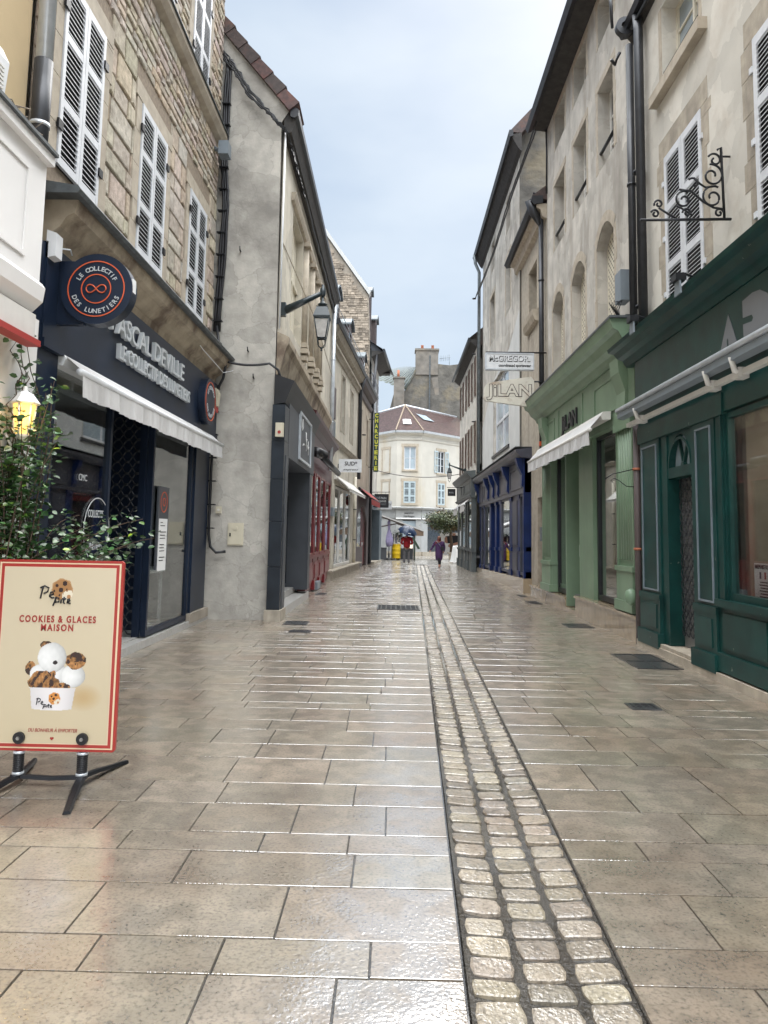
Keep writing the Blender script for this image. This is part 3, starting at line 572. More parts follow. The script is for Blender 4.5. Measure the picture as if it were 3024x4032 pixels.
t=thing('alarm_siren','small cream alarm siren with red base beside the round wall sign','alarm box',(-3.2,13.0,3.7)); m=MB(); m.prof(left(-3.26),[(0,3.75),(.1,3.77),(.12,4.0),(.08,4.08),(0,4.08)],12.86,13.05); m.build('casing','meter_cream',t); m=MB(); m.box(left(-3.26),12.87,13.04,.0,.09,3.66,3.75); m.build('beacon','letter_red',t)
t=thing('junction_box','white junction box under the stone cornice above the round sign','junction box',(-3.3,6.75,4.1)); m=MB(); m.prof(left(-3.4),[(.12,4.06),(.21,4.08),(.21,4.3),(.12,4.33)],6.62,6.76); m.build('casing','pvc_white',t); MB().tube([(-3.2,6.76,4.2),(-3.15,6.84,4.22),(-3.15,6.88,4.18)],.008,6).build('hook','zinc',t)
# awning with valance
def awning(fr,a,b,z0,d0,z1,d1,val,label,cm='canvas_white',box='pvc_white',folds=.012,name='awning',arms=True,scal=False,ends=False):
    t=thing(name,label,'awning',fr.p((a+b)/2,d0,z0)); m=MB(); m.prof(fr,[(d0-.1,z0-.06),(d0+.04,z0-.07),(d0+.07,z0),(d0+.03,z0+.07),(d0-.1,z0+.08)],a,b); m.build('cassette',box,t)
    m=MB(); m.quad(fr.p(a+.03,d0+.04,z0+.04),fr.p(b-.03,d0+.04,z0+.04),fr.p(b-.03,d1,z1+.03),fr.p(a+.03,d1,z1+.03)); m.build('canopy',cm,t)
    m=MB(); m.tube([fr.p(a,d1,z1),fr.p(b,d1,z1)],.036,12); m.build('front_bar',box,t)
    m=MB(); n=int((b-a)/.03); 
    for i in range(n):
        f=lambda q:(folds*math.sin(q*9)+folds*.7*math.sin(q*23+1)+folds*.6*math.sin(q*41))
        u,v=a+.03+(b-a-.06)*i/n,a+.03+(b-a-.06)*(i+1)/n; zb=lambda q:z1-val+(.035*abs(math.sin(q*14)) if scal else .008*math.sin(q*5))
        m.quad(fr.p(u,d1+.02,z1-.02),fr.p(v,d1+.02,z1-.02),fr.p(v,d1+.025+f(v),zb(v)),fr.p(u,d1+.025+f(u),zb(u)))
    m.build('valance',cm,t,smooth=True)
    if arms:
        for q in (.12,.5,.88): u=a+(b-a)*q; MB().tube([fr.p(u,d0,z0-.05),fr.p(u+.25,(d0+d1)/2,(z0+z1)/2-.06),fr.p(u,d1,z1)],.02,8).build('arm',box,t)
    return t
awning(left(-3.4),7.02,13.0,3.2,.12,3.07,.33,.24,'grey white awning above the navy eyewear shop window')
# ---------------------------------------------------------------- L2 gable house
t=thing('gable_house','grey rendered gable end house with brown verge tiles and cream street side','building',(-2.2,13.3,0))
m=MB(); v=[(-3.42,0),(-2.22,0),(-2.22,5),(-2.25,9.3),(-2.05,9.62),(-3.54,11.42),(-8.0,16.8),(-8.0,0)]
m.poly(F(0,13.3,1,0,0,1),v,0,.3); m.build('gable_wall','render_gable',t)
m=MB(); n=24
for i in range(n):
    a,b=i/n,(i+1)/n; L0=Vector((-1.97,0,9.66)); L1=Vector((-8.05,0,17.0)); p=L0.lerp(L1,a-.004); q=L0.lerp(L1,b+.012); kb=R.uniform(.6,1.4); m.col=(kb*R.uniform(.95,1.5),kb,kb); k=.02*R.random()
    nx,nz=.77,.64
    m.add([(w_.x+dx*nx,yy,w_.z+dx*nz) for dx,yy,w_ in ((-.2,13.22,p),(.03+k,13.22,p),(.03+k,14.0,p),(-.2,14.0,p),(-.2,13.24,q),(.0,13.24,q),(.0,14.0,q),(-.2,14.0,q))],[(0,3,2,1),(4,5,6,7),(0,1,5,4),(1,2,6,5),(2,3,7,6),(3,0,4,7)])
m.build('verge_tiles','tile_brown',t)
m=MB(); m.prof(left(0),[(-1.98,9.6),(-8.05,16.9),(-8.05,16.7),(-2.1,9.5)],14.0,24.4); m.build('roof','tile_brown',t)
fr=left(-2.2); ops=[(14.85,16.55,5.75,8.25),(17.0,17.95,5.75,8.25),(18.3,19.2,5.75,8.25),(19.5,20.25,5.75,8.25),(20.5,21.15,5.75,8.25)]
m=MB(); wallmesh(m,fr,13.32,24.4,4.0,9.3,ops,.28); m.build('street_wall','render_cream',t)
m=MB(); m.box(fr,13.62,24.4,-3,-.29,4.2,9.2); m.box(fr,13.62,24.4,-3,-2.05,0,4.2); m.build('house_body','render_cream',t)
for o in ops:
    m=MB(); m.box(fr,o[0],o[1],-.2,-.16,o[2],o[3]); b=m.build('blind_panel','cream_panel',t); m=MB(); m.box(fr,o[0],o[1],-.16,-.1,7.0,7.07); m.box(fr,(o[0]+o[1])/2-.03,(o[0]+o[1])/2+.03,-.158,-.1,o[2],7.0);m.box(fr,(o[0]+o[1])/2-.028,(o[0]+o[1])/2+.028,-.158,-.1,7.07,o[3]); m.build('mullion','cream_panel',b)
for u in (16.78,18.12,19.35,20.37):
    m=MB(); m.tube([fr.p(u,.02,5.9),fr.p(u,.02,8.2)],.1,8); m.box(fr,u-.16,u+.16,-.02,.16,8.2,8.3)
    for z,w in ((5.35,.1),(5.5,.14),(5.66,.17),(5.8,.15)): m.box(fr,u-w,u+w,-.02,w,z,z+.11)
    m.build('stone_column','dressed',t)
m=MB(); m.prof(fr,[(0,8.32),(.06,8.34),(.1,8.46),(.1,8.5),(0,8.5)],14.5,21.5); m.build('window_hood','dressed',t)
m=MB(); m.prof(fr,[(.0,4.42),(.05,4.45),(.16,4.9),(.22,5.02),(.22,5.14),(.0,5.24)],13.302,22.9); m.build('cornice','cornice_stone',t)
m=MB(); m.prof(fr,[(0,9.05),(.14,9.12),(.22,9.38),(.0,9.5)],13.32,24.4); m.build('eave_boards','eave_wood',t)
m=MB(); m.prof(fr,[(.12,9.4),(.2,9.37),(.27,9.42),(.28,9.53),(.24,9.56),(.12,9.6)],13.26,24.5); m.build('gutter','zinc_dark',t)

m=MB()
def blotch(m,fr,u,z,ru,rz,d,n=14,seed=0):
    c=fr.p(u,d,z); P=[fr.p(u+ru*math.cos(6.283*i/n)*(1+.45*noise.noise(Vector((i*.9,seed,u)))),d,z+rz*math.sin(6.283*i/n)*(1+.45*noise.noise(Vector((i*.7,seed+3,z))))) for i in range(n)]; m.add([c]+P,[(0,i+1,(i+1)%n+1) for i in range(n)])


# black shop
s=thing('black_shopfront','black slate clad shopfront with recessed entrance beside the grey gable','shopfront',(-2,15.5,0)); fr=left(-2.2)
def bevel_blocks(m,fr,u0,u1,d0,d1,zs):
    for a,b in zip(zs[:-1],zs[1:]): m.box(fr,u0,u1,d0,d1,a+.004,b-.004)
m=MB(); bevel_blocks(m,fr,13.12,13.62,-.01,.22,[.2,.95,1.75,2.5,3.2,3.85]); m.build('pier','slate_clad',s)
m=MB(); m.box(fr,13.3,13.62,.221,.232,.2,2.95); m.build('pier_facing','slate_grey',s)
m=MB(); m.box(fr,13.05,13.7,-.04,.25,0,.2); m.build('pier_base','dressed_grey',s)
m=MB(); m.box(fr,17.3,17.9,-.3,.2,.25,2.95); m.box(fr,17.28,17.4,.2,.22,.25,2.95); m.build('pier','slate_grey',s)
m=MB(); m.box(fr,13.62,18.0,-.3,.225,2.95,4.15); fa=m.build('fascia','slate_grey',s)
m=MB(); m.box(fr,15.0,15.06,.226,.27,3.05,4.05); m.box(fr,16.95,17.01,.226,.27,3.05,4.05); m.box(fr,15.06,16.95,.226,.268,3.05,3.1); m.box(fr,15.06,16.95,.226,.268,4.0,4.05); pf=m.build('sign_frame','zinc',fa)
m=MB(); m.box(fr,15.06,16.95,.226,.24,3.1,4.0); m.build('sign_panel','slate_grey',pf)
m=MB()
for pts in ([(15.35,3.75),(15.5,3.95),(15.6,3.8),(15.45,3.7),(15.42,3.85)],[(15.6,3.4),(15.75,3.46),(15.95,3.45)],[(16.05,3.75),(16.15,3.55),(16.3,3.62)],[(16.15,3.75),(16.2,3.35)],[(16.35,3.5),(16.5,3.42),(16.7,3.5)],[(16.5,3.6),(16.6,3.3)]): m.tube([fr.p(a,.245,z) for a,z in pts],.009,5)
m.build('scribble_lettering','white_plain',pf)
m=MB(); m.prof(fr,[(0,3.86),(.2,3.9),(.3,4.16),(.36,4.3),(.0,4.42)],13.2,18.1); m.build('cornice','black',s)
m=MB(); m.box(fr,13.62,17.9,-1.9,-1.8,0,3); m.box(fr,17.2,17.3,-1.8,-.3,.2,2.95); m.box(fr,13.5,13.6,-1.8,0,.2,2.95); m.box(fr,13.6,17.3,-1.8,-.3,2.9,2.95); m.build('recess_lining','slate_clad',s)
m=MB(); m.b(-2.9,-2.45,17.1,17.18,.4,2.4); m.build('door','pane_dark',s)
m=MB(); m.box(fr,13.7,18.0,-1.8,.18,0,.16); m.box(fr,14.6,17.6,-1.8,-.1,.16,.3); m.build('steps','grey_step',s)
m=MB(); m.box(facing(13.1),-2.13,-1.99,.0,.09,3.25,3.5); c=tag(m.build('switch_box','meter_cream',None,(-2.05,13.05,3.4)),'cream switch box with red button on the black pier','switch box'); m=MB(); m.disc(facing(13.1),-2.06,3.33,.03,.091,.1,12); m.build('button','letter_red',c)
# red shop
s=thing('red_shopfront','dark red wooden shopfront with panelled base','shopfront',(-2.1,21,0)); fr=left(-2.25)
m=MB(); m.box(fr,18.0,25.3,-.1,.1,3.2,4.2); m.build('fascia','mauve_brown' if 0 else 'red_dark',s)
m=MB(); m.prof(fr,[(0,4.15),(.12,4.2),(.18,4.36),(.3,4.46),(.32,4.56),(0,4.66)],17.95,25.5); m.build('cornice','red_dark',s)
for u in (18.05,20.0,21.4,24.9,23.0): m=MB(); m.box(fr,u,u+.2,-.06,.1,.05,3.22); m.box(fr,u-.03,u+.23,-.06,.15,.05,.3); m.build('pilaster','red_paint',s)
m=MB(); m.box(fr,18.3,25.0,-.06,.08,.1,.9); m.box(fr,18.3,25.1,-.06,.12,.88,.96)
for a,b in ((18.4,19.9),(20.35,21.3),(21.75,22.9),(23.4,24.8)): m.box(fr,a,b,.08,.1,.25,.78); m.box(fr,a+.08,b-.08,.1,.115,.33,.7)
m.build('base_panel','red_paint',s)
for a,b in ((18.33,20.0),(20.28,21.4),(21.68,23.0),(23.28,24.9)): dwin(fr,a,b,.96,3.2,.065,s,'red_paint',.05,'glass')
m=MB(); m.box(fr,18.0,25.2,-2,-1.9,0,3.4); m.box(fr,18,25.2,-1.9,-.07,.0,.5); m.box(fr,18.0,25.2,-1.9,-.07,3.2,3.3); m.build('interior','dim_inside',s)
m=MB(); m.box(fr,18.02,25.2,-.1,.06,0,.1); m.build('plinth','red_dark',s)
m=MB(); m.box(fr,20.4,21.2,.0,.2,.02,.22); m.build('vent_box','grey_moulding',s)
t=thing('spot_lamp_tube','long dark tube lamp hanging over the red shop fascia','lamp',(-1.9,19,3.5)); m=MB(); m.tube([(-2.02,18.7,3.62),(-1.85,19.2,3.58)],.13,12); m.build('lamp_head','black',t); m=MB(); m.tube([(-1.85,19.1,3.5),(-1.83,24.0,3.5)],.09,12); m.build('tube','zinc_dark',t)
pipe([(-2.1,24.15,3.6),(-2.1,24.15,9.3)],.07,'zinc','pale zinc drainpipe between the gable house and the cream dormer house',clips=(5.2,7.3),cl='zinc')
# ---------------------------------------------------------------- L3 cream dormer house, L4 grey house, L5 charcuterie house
K=F(-3.96,0,.0684,1,1,-.0684)
def KX(y): return -3.96+.0684*y
t=thing('dormer_house','cream rendered house with slate roof dormers behind the street lantern','building',(-2.2,29,0))
ops=[(27.8,28.6,5.4,7.6),(30.5,31.3,5.3,7.5)]
m=MB(); wallmesh(m,K,24.45,33.0,4.75,8.5,ops,.3); m.build('wall','render_cream',t)
m=MB(); 
z=0
while z<8.4: h=R.uniform(.2,.35); w=R.choice([.4,.6]); m.box(K,24.42,24.42+w,-.1,.025,z+.005,z+h-.005); z+=h
m.cut()
for o in ops: surround(m,K,o,.16,.02); m.cut()
m.builds('quoin_stones','dressed_grey',t)
for o in ops: casement(K,o,t,-.2); backing(K,o,t)
m=MB(); m.prof(K,[(0,7.85),(.06,7.88),(.09,8.02),(.16,8.06),(.16,8.14),(0,8.16)],24.45,33); m.prof(K,[(0,8.3),(.2,8.4),(.3,8.6),(0,8.62)],24.45,33); m.build('cornice','dressed_grey',t)
m=MB(); m.prof(K,[(0,8.62),(.34,8.6),(.4,8.7),(.36,8.8),(0,8.8)],24.4,33.1); m.build('gutter','zinc_dark',t)
m=MB(); m.prof(K,[(.25,8.8),(-1.6,11.6),(-4,12.4),(-4,8.8)],24.5,38.6); rf=m.build('roof','slate',t)
m=MB(); m.prof(K,[(0,4.68),(.1,4.72),(.16,4.84),(0,4.9)],24.45,33); m.build('string_course','dressed_grey',t)
m=MB(); m.box(K,24.5,33,-6,-.31,4.7,8.6); m.box(K,24.5,33,-6,-1.9,0,4.7); m.box(K,24.45,25.9,-.3,-.02,0.4,4.75); m.build('house_body','dressed_grey',t)
def dormer(par,u,w,z0,z1,dd):
    m=MB(); m.box(K,u,u+.12,dd-1.6,dd,z0,z1-.3); m.box(K,u+w-.12,u+w,dd-1.6,dd,z0,z1-.3)
    pts=[(u,z1-.3),(u+w*.2,z1-.08),(u+w*.5,z1),(u+w*.8,z1-.08),(u+w,z1-.3),(u+w-.12,z1-.42),(u+.12,z1-.42)]; m.poly(K,pts,dd-1.6,dd); d=m.build('dormer','mauve_brown',par)
    m=MB(); m.poly(K,[(u-.12,z1-.28),(u+w*.18,z1-.03),(u+w*.5,z1+.07),(u+w*.82,z1-.03),(u+w+.12,z1-.28),(u+w+.12,z1-.2),(u+w*.82,z1+.05),(u+w*.5,z1+.15),(u+w*.18,z1+.05),(u-.12,z1-.2)],dd-1.8,dd+.12); m.build('dormer_roof','zinc_old',d)
    m=MB(); m.box(K,u+.12,u+w-.12,dd-.1,dd-.06,z0,z1-.4); m.box(K,u+w*.5-.03,u+w*.5+.03,dd-.06,dd-.03,z0,z1-.45); m.build('window','pane_light',d)
dormer(t,26.6,1.1,8.85,10.75,-.15); dormer(t,30.8,1.1,8.85,10.7,-.2)
m=MB(); m.tube([K.p(24.6,.25,8.9),K.p(24.6,.25,9.35)],.012,5); m.tube([K.p(33,.25,8.9),K.p(33,.25,9.3)],.012,5); m.tube([K.p(24.6,.25,9.3),K.p(33,.25,9.3)],.014,5); m.tube([K.p(24.6,.25,9.1),K.p(33,.25,9.1)],.008,5); m.build('snow_rail','zinc',t)
for (a,b,c,d) in ((25.2,26.1,5.6,6.7),(25.2,26.1,4.95,5.5)): m=MB(); m.box(K,a,b,0,.05,c,d); m.build('wall_plaque','mauve_brown' if c>5 else 'zinc_old',t)
# cream shop (clothes)
s=thing('cream_shopfront','pale cream clothes shopfront with stone step, beyond the red shop','shopfront',(-2,29,0))
m=MB(); m.box(K,24.5,33,-.1,.22,0,.28); m.box(K,24.45,33.2,-.1,.3,.28,.33); m.build('stone_step','dressed_grey',s)
m=MB(); m.box(K,25.6,26.3,-.1,.06,.33,3.3); m.box(K,30.8,33,-.1,.04,.33,3.3); m.box(K,24.45,33,-.1,.03,3.3,4.68); m.build('front_wall','render_cream',s)
for a,b in ((26.32,27.6),(27.65,29.2),(29.25,30.8)): dwin(K,a,b,.34,3.25,.0,s,'off_white',.09,'glass')
m=MB(); m.box(K,26,31,-1.8,-1.7,.3,3.3); m.box(K,25.9,31,-1.7,-.1,.3,.34); m.build('interior','dim_inside',s)
awning(K,26.2,31.5,3.55,.05,3.15,.55,.1,'closed cream awning over the cream clothes shop','off_white','off_white')
pipe([(KX(31.9)+.09,31.9,.33),(KX(31.9)+.09,31.9,4.0)],.07,'cream_panel','cream painted lower downpipe beside the cream shop step',clips=(1.3,2.6))
pipe([(KX(33.05)+.1,33.05,4.0),(KX(33.05)+.1,33.05,8.0),(KX(33.05)+.3,33.05,8.65)],.08,'zinc_dark','dark drainpipe between the cream dormer house and the grey house',clips=(6,))
t=thing('meter_box','small grey meter box on the quoins beside the red shop','meter box',(-2.1,25.6,2.3)); MB().box(K,25.4,25.9,.03,.12,2.15,2.45).build('casing','grey_moulding',t)
t=thing('grey_house','narrow grey brown rendered house with two slim windows, left side','building',(-1.5,36,0))
ops=[(34.0,34.7,5.0,7.4),(36.8,37.5,5.0,7.3)]
m=MB(); wallmesh(m,K,33.1,38.6,3.6,8.5,ops,.3); m.build('wall','render_brown',t); m=MB()
for o in ops: surround(m,K,o,.13,.02,False); m.cut()
m.builds('window_surround','dressed',t)
for o in ops: casement(K,o,t,-.2); backing(K,o,t)
m=MB(); m.prof(K,[(0,7.9),(.08,7.95),(.14,8.1),(0,8.14)],33.1,38.6); m.prof(K,[(0,8.35),(.25,8.45),(.32,8.62),(0,8.64)],33.1,38.6); m.build('cornice','mauve_brown',t)
m=MB(); m.prof(K,[(0,8.64),(.36,8.62),(.42,8.72),(.36,8.82),(0,8.82)],33.15,38.7); m.build('gutter','zinc_dark',t)
m=MB(); m.box(K,33.1,38.6,-6,-.31,0,8.6); m.build('house_body','render_brown',t)
dormer(t,36.3,1.0,8.9,10.6,-.2)
m=MB(); m.tube([K.p(33.2,.25,8.9),K.p(33.2,.25,9.6)],.012,5); m.tube([K.p(38.5,.25,8.9),K.p(38.5,.25,9.6)],.012,5); m.tube([K.p(33.2,.25,9.6),K.p(38.5,.25,9.6)],.014,5); m.tube([K.p(33.2,.25,9.3),K.p(38.5,.25,9.3)],.01,5); m.build('roof_railing','iron',t)
s=thing('arched_shopfront','mauve brown arched shopfront with red door on the left','shopfront',(-1.5,36,0))
m=MB(); m.box(K,33.1,38.6,-.3,.02,2.9,3.6); m.box(K,33.1,33.5,-.3,.02,0,2.9); m.box(K,37.6,38.6,-.3,.02,0,2.9); m.box(K,33.5,36.2,-.2,-.01,.0,.95)
n=10; arc=[(33.5+4.1*i/n,2.9-.7*((2*i/n-1)**2)) for i in range(n+1)]; m.poly(K,[(33.5,2.91)]+arc+[(37.6,2.91)],-.3,.018); m.build('front','mauve_brown',s)
m=MB(); m.box(K,33.5,36.2,-.2,-.12,.95,2.9); m.build('display_window','pane_light',s); m=MB(); m.box(K,36.2,37.6,-.22,-.1,0.05,2.9); d=m.build('door','red_paint',s); MB().box(K,36.3,36.36,-.1,-.02,1,1.15).build('handle','white_plain',d)
m=MB(); m.box(K,33.4,37.7,-.2,-.15,2.5,2.9); m.build('fanlight','red_dark',s)
awning(K,33.8,38.3,3.62,.05,3.2,.6,.3,'small red awning over the arched shopfront','canvas_red','zinc_dark')
t=thing('butcher_house','tall house with white shutters and deep tiled eaves at the far left corner','building',(-1.2,41,0))
ops=[(39.4,40.3,8.3,10.2),(41.2,42.1,8.3,10.2),(39.4,40.3,5.2,7.2),(41.2,42.1,5.2,7.2)]
m=MB(); wallmesh(m,K,38.7,43.0,3.3,11.3,ops,.3); m.box(F(0,0,1,0,0,1),-6,KX(43)-.02,42.6,43.0,0,11.3); m.build('wall','render_grey',t)
for o in ops:
    backing(K,o,t)
    for u0 in (o[0]-.45,o[1]): f=MB(); leaf_mesh(f,K,u0,u0+.45,o[2],o[3],.02,pitch=.1); f.build('shutter','white_paint',t); lb=MB(); lb.box(K,u0+.03,u0+.42,.021,.026,o[2]+.03,o[3]-.03); lb.build('louvre_shade_sheet','zinc_dark',t)  # dark sheet added behind each leaf as painted shade between louvres
m=MB(); m.box(K,38.72,42.9,-6,-.31,0,11.3); m.build('house_body','render_grey',t)
m=MB(); m.add([(-1.32,38.6,11.75),(-.55,43.6,11.35),(-.1,43.9,11.05),(-.75,38.4,11.35),(-7,38.6,16),(-6.4,43.9,14.0)],[(0,3,2,1),(0,1,5,4),(1,2,5)]); m.prof(K,[(.62,11.2),(-5.5,17.2),(-5.5,16.9),(.1,11.25),(0,11.0)],38.75,43.4); m.build('roof','slate',t)
m=MB(); m.prof(K,[(0,10.95),(.12,11.0),(.62,11.18),(.62,11.26),(0,11.28)],38.6,43.6); m.b(-5,KX(43.5)+.62,43.0,43.65,11.02,11.12); m.build('eave_boards','eave_wood',t)
m=MB(); m.prof(K,[(.6,11.2),(.7,11.18),(.74,11.28),(.7,11.36),(.6,11.36)],38.5,43.7); m.build('gutter','zinc_dark',t)
m=MB(); v=[(-6.5,8.5),(-1.42,8.5),(-1.42,11.9),(-1.55,14.3),(-6.5,21.2)]; m.poly(F(0,38.62,1,0,0,1),v,-.0,.5); m.build('stone_gable','shop_stone',t)
m=MB()
z=8.6
while z<18:
    h=R.uniform(.09,.17); x=-1.47-.06*R.random()
    if z>11.9: x-=(z-11.9)*.054
    while x>-5:
        w=R.uniform(.15,.42)
        if z+h<14.2-(x+1.6)*1.39-.1 or x<-1.6-(z+h-14.2)/1.39: b=R.uniform(.45,1.15); m.col=(b,b*.95,b*.88); m.b(x-w+.015,x,38.57-R.random()*.03,38.63,z+.012,z+h+R.uniform(-.02,.0))
        x-=w
    z+=h
m.build('stone_facing','rubble',t)
m=MB(); m.add([(-1.52,38.5,14.32),(-6.6,38.5,21.4),(-6.6,38.5,21.65),(-1.42,38.5,14.5),(-1.52,39.1,14.32),(-6.6,39.1,21.4),(-6.6,39.1,21.65),(-1.42,39.1,14.5)],[(0,1,2,3),(4,5,6,7),(0,3,7,4),(3,2,6,7),(0,1,5,4)]); m.build('verge_coping','patch_render',t)
dormer(t,40.2,.8,12.6,15.3,-.3); dormer(t,42.0,.8,12.4,14.2,-.15)
s=thing('grey_corner_shopfront','plain grey blue corner shopfront at the end of the left row','shopfront',(-1,41,0))
m=MB(); m.box(K,38.7,42.9,-.3,.03,2.9,3.3); m.box(K,41.6,42.9,-.3,.32,.12,2.9); m.box(K,38.7,39.3,-.3,.08,0,2.9); m.build('front','grey_blue',s)
m=MB(); m.box(K,39.3,41.6,-.25,-.15,0,2.9); m.build('door','pane_dark',s); m=MB(); m.box(K,38.7,43.0,-.3,.34,0,.12); m.build('step','dressed_grey',s)
m=MB(); m.prof(K,[(0,3.3),(.3,3.36),(.42,3.5),(0,3.7)],38.7,43); m.build('cornice','grey_blue',s)
pipe([(KX(38.65)+.1,38.65,.05),(KX(38.65)+.1,38.65,8.9),(KX(38.65)+.3,38.65,11.2)],.07,'zinc_dark','dark drainpipe beside the vertical yellow lettered sign',clips=(3,6))
# ---------------------------------------------------------------- R1 cream town house and dark green shop
t=thing('cream_townhouse','cream plastered house with closed white shutters above the dark green shop','building',(3.75,9,0)); fr=right(3.75)
ops=[(8.8,10.05,4.5,6.92),(6.2,7.46,4.5,6.88),(8.8,10.05,7.96,9.2),(6.2,7.46,7.96,9.2)]
m=MB(); wallmesh(m,fr,-3,11.3,4.3,9.6,ops,.28); m.build('wall','render_white',t)
m=MB(); m.box(fr,-3,11.28,-6,-.29,4.3,9.6); m.box(fr,-3,11.28,-6,-2.3,0,4.3); m.build('house_body','render_white',t)
m=MB()
for o in ops[:2]:
    for u,s_ in ((o[0]-.004,-1),(o[1]+.004,1)):
        z=o[2]
        while z<o[3]-.1:
            h=min(R.uniform(.3,.5),o[3]-z); w=R.uniform(.14,.3); a,b=(u-w,u) if s_<0 else (u,u+w); m.box(fr,a,b,-.02,.004,z,z+h-.01); z+=h
    m.box(fr,o[0]-.2,o[1]+.2,-.02,.0045,o[3]+.003,o[3]+.3); m.cut()
m.builds('window_surround','dressed_grey',t)
for o in ops[:2]: shutters(fr,o,t,-.02,pitch=.052,hinges=False,fw=.075); backing(fr,o,t)
m=MB()
for o in ops[:2]:
    for u in (o[0]-.02,o[1]+.02):
        for z in (4.9,5.7,6.5): m.box(fr,u-.03,u+.03,.0,.03,z,z+.07); m.cut()
m.builds('hinge','white_paint',t)
for o in ops[2:]: casement(fr,o,t,-.24,frame='cream_panel',pane='pane_light'); backing(fr,o,t); sill(fr,(o[0],o[1],7.96,9.2),t,'dressed',.12,.16,.25)
for o in ops[2:]:
    m=MB(); m.box(fr,o[0]-.1,o[0]-.003,-.02,.006,7.97,9.2); m.box(fr,o[1]+.003,o[1]+.12,-.02,.006,7.97,9.2); m.build('jamb_stone','dressed',t)
    MB().tube([fr.p(o[0]-.05,-.03,8.2),fr.p(o[1]+.05,-.03,8.2)],.02,6).build('guard_bar','iron',t)
m=MB(); m.prof(fr,[(0,9.5),(.1,9.62),(.1,9.7),(0,9.72)],-3,11.3); m.build('eave_boards','eave_wood',t); m=MB(); m.prof(fr,[(.08,9.64),(.18,9.62),(.22,9.7),(.18,9.78),(.08,9.78)],-3,11.35); m.build('gutter','zinc_dark',t)
m=MB(); m.prof(fr,[(.16,9.76),(-5,13),(-5,12.8),(0,9.72)],-3,11.25); m.build('roof','tile_brown',t)
s=thing('dark_green_shopfront','dark green panelled wooden shopfront with white folded awning bar','shopfront',(3.6,8,0)); fr=right(3.75)
m=MB(); m.box(fr,-2,11.05,-.02,.14,3.45,4.2); m.box(fr,-2,11.05,-.02,.1,2.98,3.45); m.box(fr,8.2,11.05,-.02,.12,2.95,3.2); fa=m.build('fascia','green_dark',s)
m=MB(); m.poly(fr,[(8.18,3.53),(7.96,3.53),(7.955,3.72),(7.935,3.74),(7.915,3.72),(7.91,3.53),(7.66,3.52),(7.90,4.0)],.141,.147); m.cut()
pts=[(7.56,3.52),(7.3,3.5),(7.1,3.56),(7.0,3.68),(6.98,3.82),(7.06,3.96),(7.2,4.04),(7.35,4.06),(7.57,4.04),(7.57,3.86),(7.38,3.84),(7.35,3.8),(7.38,3.77),(7.57,3.79)]; m.poly(fr,pts,.141,.147); m.builds('letter','letter_shop',fa)
m=MB(); m.prof(fr,[(0,4.2),(.16,4.2),(.2,4.26),(.22,4.3),(.3,4.33),(.36,4.4),(.44,4.42),(.46,4.47),(0,4.56)],-2,11.38); m.build('cornice','green_dark',fa)
def panelpil(fr,a,b,root,mm='green_dark'):
    m=MB(); m.box(fr,a,b,-.02,.1,.74,2.98); m.box(fr,a-.02,b+.02,-.02,.14,.72,.8); m.box(fr,a-.01,b+.01,-.02,.13,.08,.72); m.box(fr,a-.03,b+.03,-.02,.17,.08,.28); p=m.build('pilaster',mm,root)
    m=MB(); g=.09; a2,b2=a+g,b-g
    for q in ((a2,a2+.016,.84,2.88),(b2-.016,b2,.84,2.88),(a2+.016,b2-.016,.84,.86),(a2+.016,b2-.016,2.86,2.88)): m.box(fr,q[0],q[1],.1,.118,q[2],q[3])
    m.build('moulding','grey_moulding',p); m=MB(); m.box(fr,a+.1,b-.1,.13,.142,.34,.66); m.build('panel',mm,p)
panelpil(fr,10.22,11.0,s); panelpil(fr,8.45,9.05,s)
m=MB(); m.box(fr,9.06,9.16,-.4,.08,.16,2.98); m.box(fr,9.98,10.2,-.4,.08,.16,2.98)
arc=[(9.58+.36*math.cos(math.pi*i/12),2.5+.42*math.sin(math.pi*i/12)) for i in range(13)]
m.poly(fr,[(9.16,2.98),(9.16,2.5)]+[(9.22,2.5)]+arc[::-1]+[(9.98,2.5),(9.98,2.98)],-.02,.06); m.box(fr,9.16,9.98,-.1,.07,2.36,2.5); m.build('door_frame','green_dark',s)
m=MB(); m.ring(fr,9.58,2.5,.38,.03,.06,.075,24,0,180); m.build('arch_trim','green_dark',s)
m=MB(); m.poly(fr,[(9.2,2.5)]+arc[::-1]+[(9.95,2.5)],-.03,-.02); fl=m.build('fanlight','pane_light',s)
m=MB(); m.poly(fr,[(9.57,2.5),(9.6,2.5),(9.75,2.88),(9.72,2.89)],-.02,.02); m.poly(fr,[(9.57,2.5),(9.6,2.5),(9.44,2.89),(9.41,2.88)],-.02,.02); m.disc(fr,9.58,2.51,.05,-.02,.03,12); m.build('glazing_bar','green_dark',fl)
m=MB(); m.box(fr,9.16,9.98,-.13,-.11,.16,2.36); d=m.build('door','grille',s); m=MB(); lattice(m,fr,9.17,9.97,.3,2.36,-.08,.125,.14,.013); m.build('roller_grille','grille_dark',d)
m=MB(); m.box(fr,-2,8.44,-.02,.1,.2,.84); m.box(fr,-2,8.44,-.02,.15,.82,.9); m.box(fr,-2,8.44,-.02,.14,.12,.32)
for a in (7.35,6.2,5.0,3.9): m.box(fr,a,a+.95,.1,.118,.38,.76)
m.build('stall_riser','green_dark',s)
m=MB(); m.box(fr,8.22,8.44,-.02,.09,.9,2.98); m.box(fr,8.26,8.3,.09,.11,.9,2.98); m.build('door_frame','green_dark',s)
w1=dwin(fr,4.4,8.22,.9,2.96,.03,s,'green_dark',.06,'glass_clear')
m=MB(); m.box(fr,-2,9.0,-2.2,-2.1,.1,3.2); m.box(fr,8.3,8.42,-2.1,-.1,.1,3.2); m.build('interior_wall','shop_stone',s)
